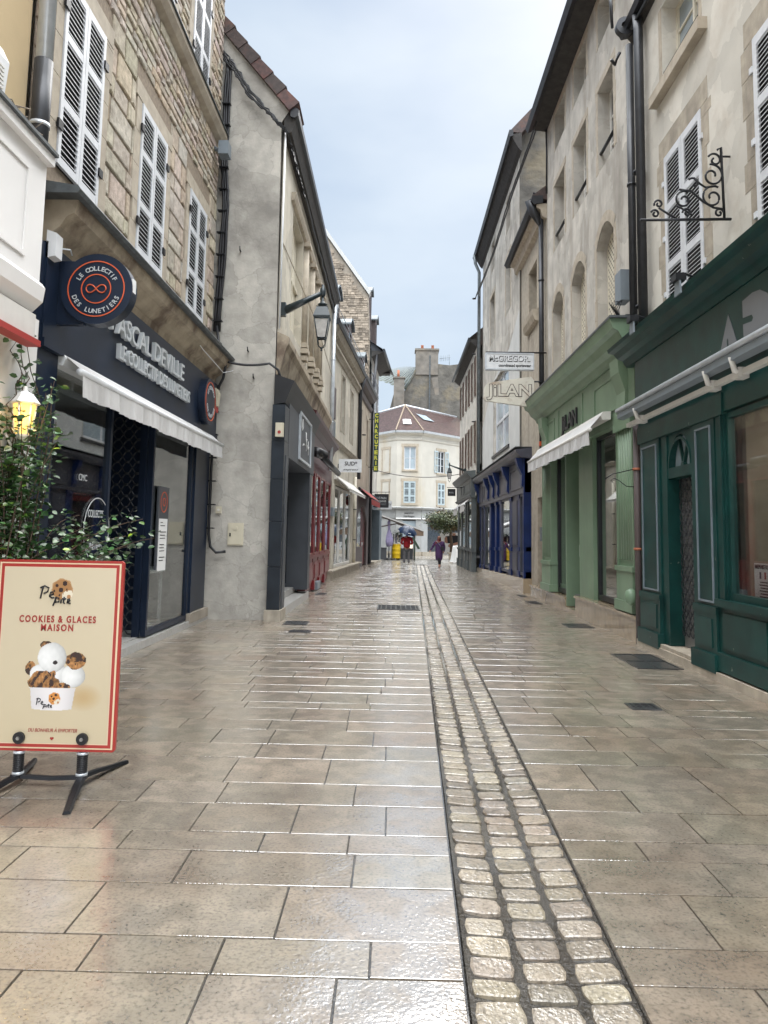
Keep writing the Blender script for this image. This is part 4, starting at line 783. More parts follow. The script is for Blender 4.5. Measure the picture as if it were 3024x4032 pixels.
m=MB(); m.box(fr,-2,8.3,-2.1,-.02,.75,.85); m.box(fr,-2,8.3,-2.1,-.02,3.1,3.15); m.build('window_bed','dim_inside',s)
al=bpy.data.lights.new('window_spot','AREA'); al.shape='RECTANGLE'; al.size=.4; al.size_y=3.5; al.energy=20; al.color=(1,.88,.7); ao=bpy.data.objects.new('window_spot',al); ao.location=(4.5,7,3.05); sc.collection.objects.link(ao)
m=MB(); [m.disc(F(0,0,1,0,0,1),0,0,.0,0,0,3) for _ in ()]; m.b(4.5,4.56,7.5,7.56,2.6,2.66); m.tube([(4.53,7.53,2.66),(4.53,7.53,3.1)],.008,5); m.build('spot_lamp','blue_light',s)
m=MB(); m.box(fr,8.1,8.2,-.6,-.1,.86,2.98); m.build('side_panel','shop_stone',s)
m=MB(); m.box(fr,-2,11.1,-.02,.16,0,.1); m.box(fr,8.9,10.2,-.5,.14,.1,.15); m.build('stone_base','dressed',s)
# things in the dark green window
t=thing('window_card','white shop card headed MEPHISTO with a small tricolour, in the green window','card',(3.7,7.8,.9)); m=MB(); m.box(fr,7.62,7.95,-.08,-.07,.9,1.32); m.build('card','white_plain',t)
m=MB(); m.text(fr,'MEPHISTO',7.785,1.28,.06,-.069,-.066,width=.28,bold=.001)
for i in range(7): m.box(fr,7.66,7.82+.02*(i%2),-.069,-.067,1.12-i*.03,1.132-i*.03)
m.build('lettering','letter_black',t); m=MB(); m.box(fr,7.8,7.83,-.069,-.066,1.16,1.23); m.build('flag_stripe','umbrella_blue',t); m=MB(); m.box(fr,7.7,7.73,-.069,-.066,1.16,1.23); m.build('flag_stripe','letter_red',t)
t=thing('display_shelf','pale wooden display shelf inside the dark green shop window','shelf',(3.95,7.2,1.1)); m=MB(); m.box(fr,6.5,7.55,-.55,-.15,1.08,1.13); m.build('board','wood_shelf',t); 
for u in (6.6,7.4): m=MB(); m.box(fr,u,u+.05,-.4,-.34,.85,1.08); m.build('leg','wood_shelf',t)
def boot(u,d,z,mm,label,h=.28,l=.26):
    t=thing('boot' if h>.15 else 'shoe',label,'boot' if h>.15 else 'shoe',fr.p(u,d,z)); m=MB(); m.prof(F(3.75,u,-1,0,0,1),[(0,0)]*0 or [(-.0,z),( .09,z),(.09,z+.05)],0,0) if 0 else None
    pts=[(u-l*.35,z+.02),(u+l*.62,z+.02),(u+l*.66,z+.06),(u+l*.5,z+.1),(u+l*.15,z+.13),(u+.02,z+h),(u-l*.35,z+h),(u-l*.38,z+.1)]
    m.poly(fr,pts,d-.04,d+.04); m.build('upper',mm,t); m=MB(); m.poly(fr,[(u-l*.37,z),(u+l*.68,z),(u+l*.64,z+.025),(u-l*.37,z+.025)],d-.045,d+.045); m.build('sole','white_plain' if mm!='black' else 'black',t)
boot(7.25,-.3,1.13,'black','black heeled ankle boot on the pale shelf',.32,.3); boot(6.9,-.3,1.13,'black','second black ankle boot on the pale shelf, further right',.32,.3)
boot(7.4,-.2,.85,'canvas_brown','brown low shoe on the bed of the green shop window',.11,.3); boot(6.98,-.2,.85,'off_white','white low shoe on the bed of the green shop window',.11,.3)
t=thing('folded_awning','white folded awning bar with knuckle arms on the dark green fascia','awning',(3.4,9,3.4))
MB().tube([fr.p(1.0,.34,3.5),fr.p(11.3,.34,3.5)],.034,12).build('roller','zinc',t); m=MB(); m.prof(fr,[(.24,3.36),(.34,3.38),(.34,3.46),(.24,3.46)],1.0,11.3); m.build('valance','grey_moulding',t)
m=MB(); m.box(fr,1.0,11.25,.16,.22,3.24,3.3); m.build('back_bar','off_white',t)
for u in (10.6,8.2,7.55,5.0):
    m=MB(); m.tube([fr.p(u,.15,3.27),fr.p(u-.05,.28,3.28),fr.p(u-.08,.33,3.42)],.03,8); m.box(fr,u-.07,u+.07,.14,.25,3.21,3.32); m.build('knuckle','off_white',t)
for u,lab in ((10.0,'small square floodlight on the green cornice, the farther of two'),(8.35,'small square floodlight on the green cornice, the nearer of two')):
    t=thing('floodlight',lab,'floodlight',fr.p(u,.5,4.6)); MB().tube([fr.p(u,.1,4.5),fr.p(u,.45,4.62),fr.p(u,.5,4.6)],.014,6).build('arm','iron',t); m=MB(); m.box(fr,u-.08,u+.08,.44,.56,4.52,4.6); m.build('housing','iron',t); m=MB(); m.poly(F(fr.p(u,.5,0)[0]-.0,u,0,1,-1,0),[(-.09,4.36),(.09,4.36),(.07,4.52),(-.07,4.52)],.0,.02); m.build('lamp_face','grey_moulding',t)
# scrolled wall bracket
t=thing('scroll_bracket','black wrought iron scrolled sign bracket before the white shutters','bracket',(3.7,9.0,5.5)); Y0=8.05
kk=Y0/9.5; X=lambda g:  (3.21+(g-375)/605*1.19)*kk; Z=lambda g: 1.55+(5.78-(g-1470)*.00207-1.55)*kk
MB().tube([(X(375),Y0,Z(1478)),(X(985),Y0,Z(1465))],.016,6).build('rail','iron',t); MB().tube([(X(940),Y0,Z(1460)),(X(930),Y0,Z(985)),(X(905),Y0,Z(1000))],.015,6).build('post','iron',t); MB().tube([(X(930),Y0,Z(1045)),(X(990),Y0,Z(1045))],.012,6).build('wall_tie','iron',t)
def spiral(cx,cy,r,a0,turns,shr=.25,n=40):
    out=[]
    for i in range(n+1): q=i/n; rr=r*(1-q*(1-shr)); a=math.radians(a0+360*turns*q); out.append((X(cx+rr*math.cos(a)),Y0,Z(cy-rr*math.sin(a))))
    return out
m=MB()
for a in ((885,1070,48,150,-1.1),(865,1175,78,100,-1.3),(865,1320,78,60,1.4),(905,1425,32,0,1.2),(670,1340,62,60,1.3),(690,1425,30,180,-1.2),(500,1370,30,200,-1.2),(475,1435,28,160,-1.2),(740,1230,42,140,-.7)): m.tube(spiral(*a),[.013]*41,5)
m.tube([(X(500),Y0,Z(1395)),(X(570),Y0,Z(1440)),(X(620),Y0,Z(1465))],.013,5); m.tube([(X(640),Y0,Z(1270)),(X(720),Y0,Z(1280)),(X(800),Y0,Z(1350)),(X(870),Y0,Z(1390)),(X(935),Y0,Z(1400))],.014,5); m.tube([(X(740),Y0,Z(1190)),(X(780),Y0,Z(1230)),(X(820),Y0,Z(1255)),(X(890),Y0,Z(1245))],.013,5); m.tube([(X(620),Y0,Z(1380)),(X(660),Y0,Z(1400)),(X(720),Y0,Z(1440))],.012,5)
m.build('scrollwork','iron',t)
pipe([(3.6,11.02,4.6),(3.6,11.02,9.3)],.06,'zinc_dark','black drainpipe nearest the light green shop, right side',clips=(4.7,7.0))
pipe([(3.62,10.66,4.55),(3.62,10.66,9.3),(3.64,10.8,9.7)],.07,'zinc_dark','thicker grey black drainpipe on the cream townhouse corner',clips=(5.0,7.1))
pipe([(3.67,11.2,.0),(3.67,11.2,3.3)],.055,'mauve_brown','brown lower drainpipe between the two green shops',clips=(1.4,2.6),cl='terracotta')
t=thing('gutter_bend','round black gutter bend and cable knot high on the right','gutter',(3.45,11.3,9.6)); m=MB(); m.ring(facing(11.1),3.56,9.66,.15,.08,-.05,.06,24); m.build('bend','zinc_dark',t)
m=MB(); m.tube([(3.5,11.2,9.3),(3.42,11.2,9.1),(3.35,11.15,9.15)],.03,6);m.cut(); m.tube([(3.42,11.3,9.8),(3.38,11.3,10.6)],.025,6); m.builds('cable_knot','black',t)
t=thing('grey_service_box','pale grey service box with loose wires above the light green cornice','service box',(3.6,11.7,5.6)); m=MB(); m.box(right(3.85),11.55,11.85,.12,.28,5.35,5.85); m.build('casing','grey_moulding',t); m=MB()
for i in range(6): m.tube([(3.62,11.6+i*.03,5.4),(3.55-.03*i,11.6,5.2+.02*i),(3.6,11.7,5.05)],.008,4)
m.build('wires','black',t)
# ---------------------------------------------------------------- R2 four storey house and light green shop
t=thing('four_storey_house','tall grey beige four storey house over the light green shop','building',(3.85,15,0)); fr=right(3.85)
ops=[]
for a,b in ((12.8,13.9),(14.8,15.9),(16.76,17.85)): ops.append((a,b,5.0,7.4,.32))
for a,b in ((12.72,13.72),(14.6,15.68),(16.55,17.62)): ops.append((a,b,8.55,10.2))
for a,b in ((12.65,13.65),(14.55,15.6),(16.48,17.52)): ops.append((a,b,11.07,11.97))
m=MB(); wallmesh(m,fr,11.35,18.5,4.3,12.5,ops,.34); m.box(fr,18.46,18.52,-.4,-.003,4.3,12.4); m.build('wall','render_grey',t)
m=MB(); m.box(fr,11.35,18.5,-6,-.35,4.32,12.5); m.box(fr,11.35,18.5,-6,-2.5,0,4.3); m.build('house_body','render_grey',t)
m=MB()
for o in ops[3:]: surround(m,fr,o,.12,.006); m.cut()
for o in ops[:3]:
    for u,s_ in ((o[0]-.004,-1),(o[1]+.004,1)):
        z=o[2]
        while z<o[3]-.3: h=R.uniform(.3,.5); w=R.uniform(.1,.17); a,b=(u-w,u) if s_<0 else (u,u+w); m.box(fr,a,b,-.03,.008,z+.004,min(z+h,o[3]-.25)-.004); z+=h
    n=10; up=[(o[0]-.14+(o[1]-o[0]+.28)*i/n,o[3]+.2-.34*((2*i/n-1)**2)) for i in range(n+1)]; lo=[(o[0]+(o[1]-o[0])*i/n,o[3]+.004-.32*((2*i/n-1)**2)) for i in range(n+1)]
    for i in range(n): m.add([fr.p(*q) for q in ((up[i][0],.01,up[i][1]),(up[i+1][0],.01,up[i+1][1]),(lo[i+1][0],.01,lo[i+1][1]),(lo[i][0],.01,lo[i][1]))],[(0,1,2,3)])
    m.cut()
m.builds('window_surround','dressed',t)
for k_,o in enumerate(ops):
    backing(fr,o[:4],t,-.33)
    if k_<3:
        a,b=o[0],o[1]; m=MB(); m.box(fr,a,b,-.22,-.2,5.0,7.3); f=m.build('perforated_shutter','cream_panel',t); m=MB()
        for i in range(8):
            for j in range(34): u=a+.07+(b-a-.14)*(i+.5*(j%2)*.9)/7.6; z=5.05+j*.064; m.box(fr,u-.011,u+.011,-.2,-.196,z,z+.035)
        m.build('holes','dark_inside',f)
    else: casement(fr,o[:4],t,-.26,frame='off_white',bars=2 if k_<6 else 1)
    if 3<=k_<6: MB().tube([fr.p(o[0],-.05,8.95),fr.p(o[1],-.05,8.95)],.035,6).build('guard_bar','iron',t)
m=MB(); m.prof(fr,[(0,12.15),(.15,12.18),(.38,12.2),(.42,12.28),(0,12.5)],11.35,18.55); m.build('eave_boards','eave_wood',t); m=MB(); m.prof(fr,[(.38,12.18),(.48,12.14),(.55,12.26),(.51,12.36),(.38,12.36)],11.3,18.6); m.build('gutter','zinc_dark',t)
m=MB(); m.prof(fr,[(.5,12.36),(-5,15.6),(-5,15.4),(0,12.36)],11.3,18.5); m.build('roof','tile_brown',t)
s=thing('light_green_shopfront','sage green wooden shopfront with deep cornice and brown stone plinth','shopfront',(3.65,15,0)); fr=right(3.85)
m=MB(); m.box(fr,11.32,18.55,-.02,.16,3.45,4.46); fa=m.build('fascia','green_light',s)
m=MB()
for a,b in ((11.95,13.6),(14.55,16.5),(17.0,18.3)):
    if a==14.55: continue
    for q in ((a,a+.05,3.7,4.3),(b-.05,b,3.7,4.3),(a+.05,b-.05,3.7,3.74),(a+.05,b-.05,4.26,4.3)): m.box(fr,q[0],q[1],.16,.18,q[2],q[3])
    m.cut()
m.box(fr,14.45,14.5,.16,.18,3.62,4.4); m.cut(); m.box(fr,16.55,16.6,.16,.18,3.62,4.4); m.builds('panel_moulding','green_light',fa)
m=MB(); m.text(fr,'JiLAN',15.52,4.0,.46,.17,.2,bold=.008,width=1.35); m.build('lettering','letter_black',fa)
m=MB(); m.prof(fr,[(.0,4.46),(.2,4.46),(.24,4.54),(.27,4.58),(.36,4.64),(.42,4.76),(.5,4.8),(.53,4.9),(.55,4.95),(0,5.0)],11.25,18.95); m.build('cornice','green_light',fa)
m=MB(); m.box(fr,11.2,19,.0,.56,4.953,4.99); m.box(fr,11.25,18.9,-.02,.3,4.99,5.02); m.build('flashing','lead',fa)
def gpil(a,b,z0,d0=.19):
    m=MB(); m.box(fr,a,b,-.3,d0-.05,z0,3.45); m.box(fr,a-.03,b+.03,-.3,d0+.03,z0,z0+.16); m.box(fr,a+.02,b-.02,-.3,d0,z0+.16,z0+.62); m.box(fr,a-.02,b+.02,-.3,d0+.02,z0+.62,z0+.7); n=6
    for i in range(n): u=a+.05+(b-a-.1)*(i+.5)/n; m.tube([fr.p(u,d0-.05,z0+.8),fr.p(u,d0-.05,3.3)],.036,6)
    m.box(fr,a-.02,b+.02,-.3,d0+.02,3.3,3.45); m.box(fr,a,a+.05,d0-.05,d0-.02,z0+.7,3.3); m.box(fr,b-.05,b,d0-.05,d0-.02,z0+.7,3.3); m.build('pilaster','green_light',s)
gpil(11.45,12.3,.42); gpil(17.42,18.45,.3)
for u in (11.5,17.6): m=MB(); m.prof(fr,[(.14,3.5),(.22,3.6),(.2,3.9),(.3,4.2),(.32,4.44),(.14,4.44)],u+.15,u+.6); m.build('console','green_light',s)
m=MB(); m.box(fr,14.02,15.05,-.06,.1,.4,3.45); m.box(fr,15.0,15.05,-1.2,-.06,.1,3.45); m.build('mid_pilaster','green_light',s)
m=MB(); m.box(fr,16.1,17.4,-.06,-.02,.3,.5); m.box(fr,16.08,16.16,-1.4,.12,.1,3.45);  m.build('recess_side','green_light',s)
m=MB(); m.box(facing(16.07),4.0,4.14,0,.03,1.15,1.4); tag(m.build('intercom','pvc_white',None,(4.05,16.05,1.25)),'small white intercom box on the light green entrance side','intercom')
dwin(fr,12.32,14.02,.42,3.45,-.02,s,'black',.07,'glass'); dwin(fr,16.18,17.42,.32,3.45,-.02,s,'black',.07,'glass')
m=MB(); m.box(fr,11.4,18.5,-2.4,-2.3,0,3.5); m.box(fr,11.4,18.5,-2.3,-.05,0,.35); m.box(fr,11.4,18.5,-2.3,-.05,3.46,3.5); m.box(fr,13.95,14.0,-2.3,-.06,.3,3.5); m.build('interior','dim_inside',s)
m=MB(); m.box(fr,12.6,13.9,-.9,-.86,.4,3.2); m.build('backdrop','shop_wall',s)
m=MB(); m.box(fr,15.05,16.08,-1.25,-1.2,.1,3.4); m.build('door','pane_dark',s)
m=MB(); m.box(fr,11.28,15.02,-.3,.2,0,.36); m.box(fr,11.26,15.04,-.3,.23,.36,.4); m.box(fr,16.15,20.2,-.3,.14,0,.24); m.box(fr,16.13,20.22,-.3,.17,.24,.28); m.box(fr,15.05,16.12,-1.4,.15,0,.08); m.build('plinth','polished_stone',s)
awning(right(3.85),12.45,18.2,3.62,.3,3.38,.55,.26,'cream awning with drooping white valance on the light green shop',folds=.02,box='off_white')
t=thing('scroll_hook','thin iron scroll hook on the pillar between the green shops','hook',(3.6,11.2,2.4)); m=MB(); m.tube([(3.62,11.2,2.6),(3.3,11.2,2.52),(3.18,11.2,2.44)],.008,5); m.tube([(3.62,11.2,2.33),(3.5,11.2,2.34),(3.4,11.2,2.42),(3.32,11.2,2.46),(3.27,11.2,2.42),(3.31,11.2,2.39)],.007,5); m.build('scroll','iron',t)
t=thing('ball_bollard_cap','round green knob on the base of the near green pillar','knob',(3.66,11.35,.7)); m=MB(); m.lathe(3.6,11.36,[(.02,.55),(.08,.6),(.1,.68),(.08,.76),(.02,.8)],12); m.build('knob','green_light',t)
# ---------------------------------------------------------------- R3 narrow stone house
t=thing('narrow_stone_house','narrow stone house with low dark gutter behind the hanging signs','building',(3.85,20.5,0)); fr=right(3.85)
ops=[(19.85,21.05,7.75,9.45,.25)]; m=MB(); wallmesh(m,fr,18.52,22.5,0.0,10.2,ops+[(18.85,19.9,.25,2.6)],.35); m.build('wall','dressed_grey',t)
m=MB(); surround(m,fr,(19.85,21.05,7.75,9.2),.2,.012); m.build('window_surround','dressed',t); casement(fr,ops[0][:4],t,-.25); backing(fr,ops[0][:4],t,-.34)
m=MB(); m.prof(fr,[(-.02,7.4),(.1,7.44),(.16,7.6),(.18,7.74),(-.02,7.745)],19.7,21.3); m.build('sill','dressed',t)
m=MB(); m.box(fr,18.52,22.5,-6,-.36,0,10.2); m.build('house_body','dressed_grey',t)
m=MB(); m.box(fr,18.85,19.9,-.34,-.3,.25,2.6); m.build('door','mauve_brown',t)
m=MB(); m.prof(fr,[(0,9.8),(.12,9.86),(.16,10.05),(.26,10.1),(.26,10.2),(0,10.2)],18.55,22.9); m.build('cornice','dressed',t); m=MB(); m.prof(fr,[(.1,10.2),(.34,10.16),(.42,10.26),(.38,10.38),(.1,10.4)],18.5,23.2); m.build('gutter','zinc_dark',t)
m=MB(); m.prof(fr,[(.38,10.4),(-3,13),(-3,12.8),(0,10.3)],18.52,22.4); m.build('roof','tile_brown',t)
m=MB(); m.tube([(3.6,18.7,10.5),(3.45,18.72,10.3),(3.55,18.72,10.0),(3.72,18.75,9.7)],[.1,.14,.12,.06],8); m.build('hopper','zinc_dark',t)
pipe([(3.74,18.75,3.4),(3.74,18.75,10.1)],.065,'zinc_dark','slim black drainpipe behind the hanging signs',clips=(5.5,8.2)); 
t=thing('letter_box','grey wall letter box on the pale pier beside the light green shop','letter box',(3.8,18.7,1.6)); m=MB(); m.box(fr,18.55,18.8,.0,.16,1.45,1.8); m.build('casing','zinc_old',t)
t=thing('red_tell_tale','tiny orange red lamp on the light green fascia corner','lamp',(3.6,18.6,3.9)); m=MB(); m.box(fr,18.57,18.67,.1,.2,3.85,3.96); m.build('lens','orange_red',t)
# ---------------------------------------------------------------- R4 tall house and royal blue shop
t=thing('tall_blue_shop_house','tall plain rendered house with wide modern window over the blue shop','building',(3.75,27,0)); fr=right(3.8)
ops=[(24.2,25.3,9.2,11.4,.3),(28.1,29.4,9.2,11.35,.3),(24.25,25.25,12.1,13.3),(28.2,29.2,12.1,13.3),(24.6,28.3,4.65,7.5)]
m=MB(); wallmesh(m,fr,22.4,32.0,3.5,14,ops,.3); m.build('wall','render_grey',t)
m=MB(); m.poly(F(0,22.45,1,0,0,1),[(3.805,4),(12,4),(12,19),(8.5,19.5),(3.805,14.2)],-.07,.4); m.build('gable_wall','old_wall',t)
m=MB(); m.box(fr,22.9,32.0,-6,-.31,3.6,14); m.box(fr,20.9,32.0,-6,-1.7,0,3.6); m.build('house_body','render_grey',t)
m=MB(); m.poly(fr,[(22.42,3.9),(31.9,3.9),(31.9,4.6),(22.42,8.6)],.0,.006); 
# painted lower wall, keep clear of the wide window
m=MB(); m.add([fr.p(22.42,.006,8.6),fr.p(24.5,.006,7.85),fr.p(24.5,.006,3.9),fr.p(22.42,.006,3.9)],[(0,1,2,3)]); m.add([fr.p(24.5,.006,7.85),fr.p(28.4,.006,7.56),fr.p(28.4,.006,7.52),fr.p(24.5,.006,7.52)],[(0,1,2,3)]); m.add([fr.p(24.5,.006,4.63),fr.p(28.4,.006,4.63),fr.p(28.4,.006,3.9),fr.p(24.5,.006,3.9)],[(0,1,2,3)]); m.add([fr.p(28.4,.006,7.56),fr.p(31.95,.006,6.2),fr.p(31.95,.006,3.9),fr.p(28.4,.006,3.9)],[(0,1,2,3)]); m.build('repainted_band','patch_render',t)
m=MB(); 
for o in ops[:2]: surround(m,fr,(o[0],o[1],o[2],o[3]-.25),.14,.01); m.cut()
m.builds('window_surround','dressed',t)
for i,o in enumerate(ops[:4]): casement(fr,o[:4],t,-.24); backing(fr,o[:4],t)
f=MB(); o=ops[4]; f.box(fr,24.6,28.3,-.16,-.1,4.65,4.75);f.box(fr,24.6,28.3,-.16,-.1,7.4,7.5);f.box(fr,24.6,28.3,-.158,-.098,5.75,5.85)
for u in (24.6,26.4,28.22): f.box(fr,u,u+.08,-.162,-.09,4.75,7.4)
w=f.build('window','white_paint',t); m=MB(); m.box(fr,24.6,28.3,-.14,-.13,4.7,7.45); m.build('pane','pane_light',w); m=MB(); m.box(fr,24.4,28.6,-.02,.05,4.52,4.62); m.build('sill','zinc_dark',t); backing(fr,o,t)
m=MB(); m.prof(fr,[(0,13.5),(.1,13.6),(.3,13.95),(.3,14.05),(0,14.1)],22.0,32.3); m.build('eave_boards','eave_wood',t); m=MB(); m.prof(fr,[(.28,13.95),(.37,13.92),(.43,14.04),(.4,14.14),(.28,14.14)],21.9,32.4); m.build('gutter','zinc_dark',t)
m=MB(); m.prof(fr,[(.4,14.12),(-4.7,19.8),(-4.7,19.6),(0,14.1)],22.0,32.2); m.build('roof','tile_brown',t)
pipe([(3.62,31.9,4.3),(3.62,31.9,13.2),(3.45,31.9,13.6),(3.4,31.9,14.0)],.07,'zinc_old','long grey drainpipe between the tall house and the red shuttered house',clips=(6.5,9.5,12))
s=thing('blue_shopfront','royal blue wooden shopfront with brackets under the cornice','shopfront',(3.6,26,0)); fr=right(3.85)
def zb(u): return .4-.2*(u-20.8)/11.3
for a,b in ((20.85,21.1),(22.0,22.35),(23.5,23.9),(25.75,26.2),(27.0,27.4),(28.5,28.9),(30.5,30.8),(31.75,32.1)):
    m=MB(); m.box(fr,a,b,-.06,.12,zb(a),2.8); m.box(fr,a-.03,b+.03,-.06,.15,zb(a)+.75,zb(a)+.87); m.box(fr,a-.03,b+.03,-.06,.16,zb(a),zb(a)+.18); m.box(fr,a-.02,b+.02,-.06,.15,2.68,2.8); m.build('pilaster','blue_royal',s)
m=MB(); m.box(fr,20.82,21.0,-.3,.215,zb(21),3.9); m.build('end_panel','blue_royal',s)
m=MB(); m.box(fr,22.35,23.5,-.06,.1,.35,2.8); m.box(fr,22.5,23.35,.1,.13,.5,1.1); m.box(fr,22.5,23.35,.1,.13,1.3,2.65); m.build('door_panel','blue_grey',s)
m=MB(); m.box(fr,26.2,27.0,-.3,-.2,.2,2.8); m.build('door','blue_royal',s)
m=MB(); m.box(fr,20.82,32.1,-.06,.18,2.8,3.75); fa=m.build('fascia','blue_grey',s)
m=MB()
for a,b in ((21.3,23.4),(23.95,25.7),(26.25,26.95),(27.5,30.2),(30.7,31.8)):
    for q in ((a,a+.06,2.95,3.6),(b-.06,b,2.95,3.6),(a+.06,b-.06,2.95,3.0),(a+.06,b-.06,3.55,3.6)): m.box(fr,q[0],q[1],.18,.205,q[2],q[3])
    m.cut()
m.builds('panel_moulding','blue_grey',fa)
for u in (20.9,23.65,25.85,27.1,28.6,31.8): m=MB(); m.prof(fr,[(.18,2.9),(.26,3.0),(.24,3.3),(.36,3.55),(.42,3.78),(.18,3.78)],u,u+.26); m.build('bracket','blue_royal',fa)
m=MB(); m.prof(fr,[(0,3.75),(.3,3.78),(.36,3.86),(.44,3.92),(.46,4.0),(0,4.06)],20.7,32.4); m.build('cornice','blue_grey',fa); m=MB(); m.box(fr,20.7,32.4,-.02,.47,4.0605,4.08); m.build('flashing','lead',fa)
for a,b in ((21.1,22.0),(23.9,25.75),(28.9,30.5),(30.8,31.75)): dwin(fr,a,b,zb(a)+.05,2.8,.085,s,'blue_grey',.06,'glass')
m=MB(); m.box(fr,20.85,20.9,-1.6,-.3,0,3.6); m.box(fr,32,32.05,-1.6,-.1,0,3.6); m.box(fr,20.9,32,-1.6,-1.5,0,3); m.box(fr,20.9,32,-1.5,-.08,0,.3); m.box(fr,20.9,32,-1.5,-.08,2.85,2.95); m.build('interior','dim_inside',s)
m=MB(); m.add([fr.p(u,d,z) for u in (20.75,32.15) for d,z in ((-.3,0),(.24,0),(.24,zb(u)),(-.3,zb(u)))],[(0,1,2,3),(4,5,6,7),(1,2,6,5),(2,3,7,6),(0,1,5,4)]); m.build('plinth','polished_stone',s)
# ---------------------------------------------------------------- R5 red shuttered house and grey shop
t=thing('brown_shutter_house','low house with reddish brown shutters at the far right corner','building',(3.5,36,0)); fr=right(3.55)
ops=[(32.7,33.6,7.75,9.5),(35.4,36.3,7.75,9.5),(38.4,39.3,7.75,9.5),(32.7,33.6,4.75,6.6),(35.4,36.3,4.75,6.6),(38.4,39.3,4.75,6.6)]
m=MB(); wallmesh(m,fr,32.05,40.2,3.3,10.2,ops,.3); m.b(3.57,9,39.9,40.2,0,10.2); m.build('wall','render_white',t)
for i,o in enumerate(ops):
    backing(fr,o,t); casement(fr,o,t,-.2)
    for u0 in (o[0]-.5,o[1]+.02):
        f=MB(); leaf_mesh(f,fr,u0,u0+.48,o[2],o[3],.02,pitch=.09); f.build('shutter','louvre_brown',t)
m=MB(); m.box(fr,32.05,39.85,-6,-.31,3.4,10.2); m.box(fr,32.05,39.85,-6,-1.6,0,3.4); m.build('house_body','render_white',t)
m=MB(); m.prof(fr,[(0,9.85),(.12,9.95),(.3,10.12),(.3,10.2),(0,10.22)],32.05,40.7); m.build('eave_boards','eave_wood',t); m=MB(); m.prof(fr,[(.28,10.1),(.38,10.08),(.42,10.18),(.38,10.28),(.28,10.28)],32.05,40.9); m.build('gutter','zinc_dark',t)
m=MB(); m.add([fr.p(32.05,.35,10.26),fr.p(40.8,.35,10.26),fr.p(37.6,-3,13),fr.p(32.05,-3,13),fr.p(40.8,-6,10.26)],[(0,1,2,3),(1,4,2)]); m.build('roof','tile_brown',t)
s=thing('grey_shopfront','old grey green wooden shopfront with two small white awnings','shopfront',(3.4,36,0))
m=MB(); m.box(fr,32.3,39.7,-.04,.2,3.35,4.1); fa=m.build('fascia','grey_wood',s); m=MB()
for a,b in ((32.6,35.2),(35.7,36.6),(37.0,39.4)):
    for q in ((a,a+.06,3.5,3.95),(b-.06,b,3.5,3.95),(a+.06,b-.06,3.5,3.55),(a+.06,b-.06,3.9,3.95)): m.box(fr,q[0],q[1],.2,.22,q[2],q[3])
    m.cut()
m.builds('panel_moulding','grey_wood',fa)
m=MB(); m.prof(fr,[(0,4.1),(.22,4.1),(.3,4.2),(.4,4.3),(.42,4.38),(0,4.42)],32.25,40.0); m.prof(fr,[(0,3.2),(.2,3.24),(.28,3.34),(0,3.36)],32.3,39.8); m.build('cornice','grey_wood',fa)
for u in (32.35,34.2,35.3,37.2,39.2): m=MB(); m.box(fr,u,u+.3,-.05,.14,0,3.22); m.box(fr,u-.04,u+.34,-.05,.19,0,.4); m.box(fr,u-.04,u+.34,-.05,.18,.85,.95); m.build('pilaster','grey_wood',s)
m=MB(); m.box(fr,32.6,39.4,-.05,.1,0,.9); m.box(fr,32.6,39.4,-.05,.16,.88,.95); m.build('stall_riser','grey_wood',s)
for a,b in ((32.68,34.2),(34.53,35.3),(35.63,37.2),(37.53,39.2)): dwin(fr,a,b,.95,3.2,.1,s,'grey_wood',.05,'glass')
m=MB(); m.box(fr,32.4,39.7,-1.5,-1.4,0,3.2); m.box(fr,32.4,39.7,-1.4,-.06,.6,.7); m.build('interior','dim_inside',s)
awning(fr,32.9,35.0,3.2,.1,2.95,.42,.34,'nearer small white scalloped awning on the grey shopfront',folds=.01,scal=True,arms=False); awning(fr,36.4,38.8,3.15,.1,2.9,.42,.34,'farther small white scalloped awning on the grey shopfront',folds=.01,scal=True,arms=False)
# ---------------------------------------------------------------- far corner building
t=thing('corner_building','cream corner building with angled bays and brown tiled roof closing the street','building',(1.1,57,0))
A=(.16,56.0); B=(2.05,56.0); C_=(8.0,62.5); D_=(-6.0,63.9)
def seg(a,b):
    L_=math.hypot(b[0]-a[0],b[1]-a[1]); ux,uy=(b[0]-a[0])/L_,(b[1]-a[1])/L_; return F(a[0],a[1],ux,uy,uy,-ux),L_
fc,lc=seg(A,B); fr_,lr=seg(B,C_); fl_,ll=seg(D_,A)
ZT=9.2
oc=[(.55,1.45,6.5,8.25),(.55,1.45,3.95,5.6)]; orr=[(1.95,2.8,6.4,8.1),(1.95,2.8,3.9,5.6),(5.2,6.0,6.4,8.1),(5.2,6.0,3.9,5.6)]; ol=[(ll-1.75,ll-.95,6.4,8.1),(ll-1.75,ll-.95,3.95,5.6)]
m=MB(); wallmesh(m,fc,0,lc,3.55,ZT,oc,.2); wallmesh(m,fr_,0,lr,3.55,ZT,orr,.2); wallmesh(m,fl_,0,ll,3.55,ZT,[],.2); m.build('wall','render_far',t)
m=MB()
for f,os_ in ((fc,oc),(fr_,orr),(fl_,ol)):
    for o in os_: surround(m,f,o,.17,.03,False); m.box(f,o[0]-.17,o[1]+.17,-.03,.08,o[2]-.14,o[2]-.005); m.cut()
m.builds('window_surround','dressed',t)
m=MB()
for o in ol: m.box(fl_,o[0],o[1],-.02,.012,o[2],o[3])
m.build('blind_window','render_far',t)
casement(fc,oc[0],t,-.1,pane='pane_light',w=.07,bars=1); casement(fr_,orr[0],t,-.1,pane='pane_dark',w=.06); casement(fr_,orr[2],t,-.1)
backing(fc,oc[0],t,-.19); backing(fr_,orr[0],t,-.19)
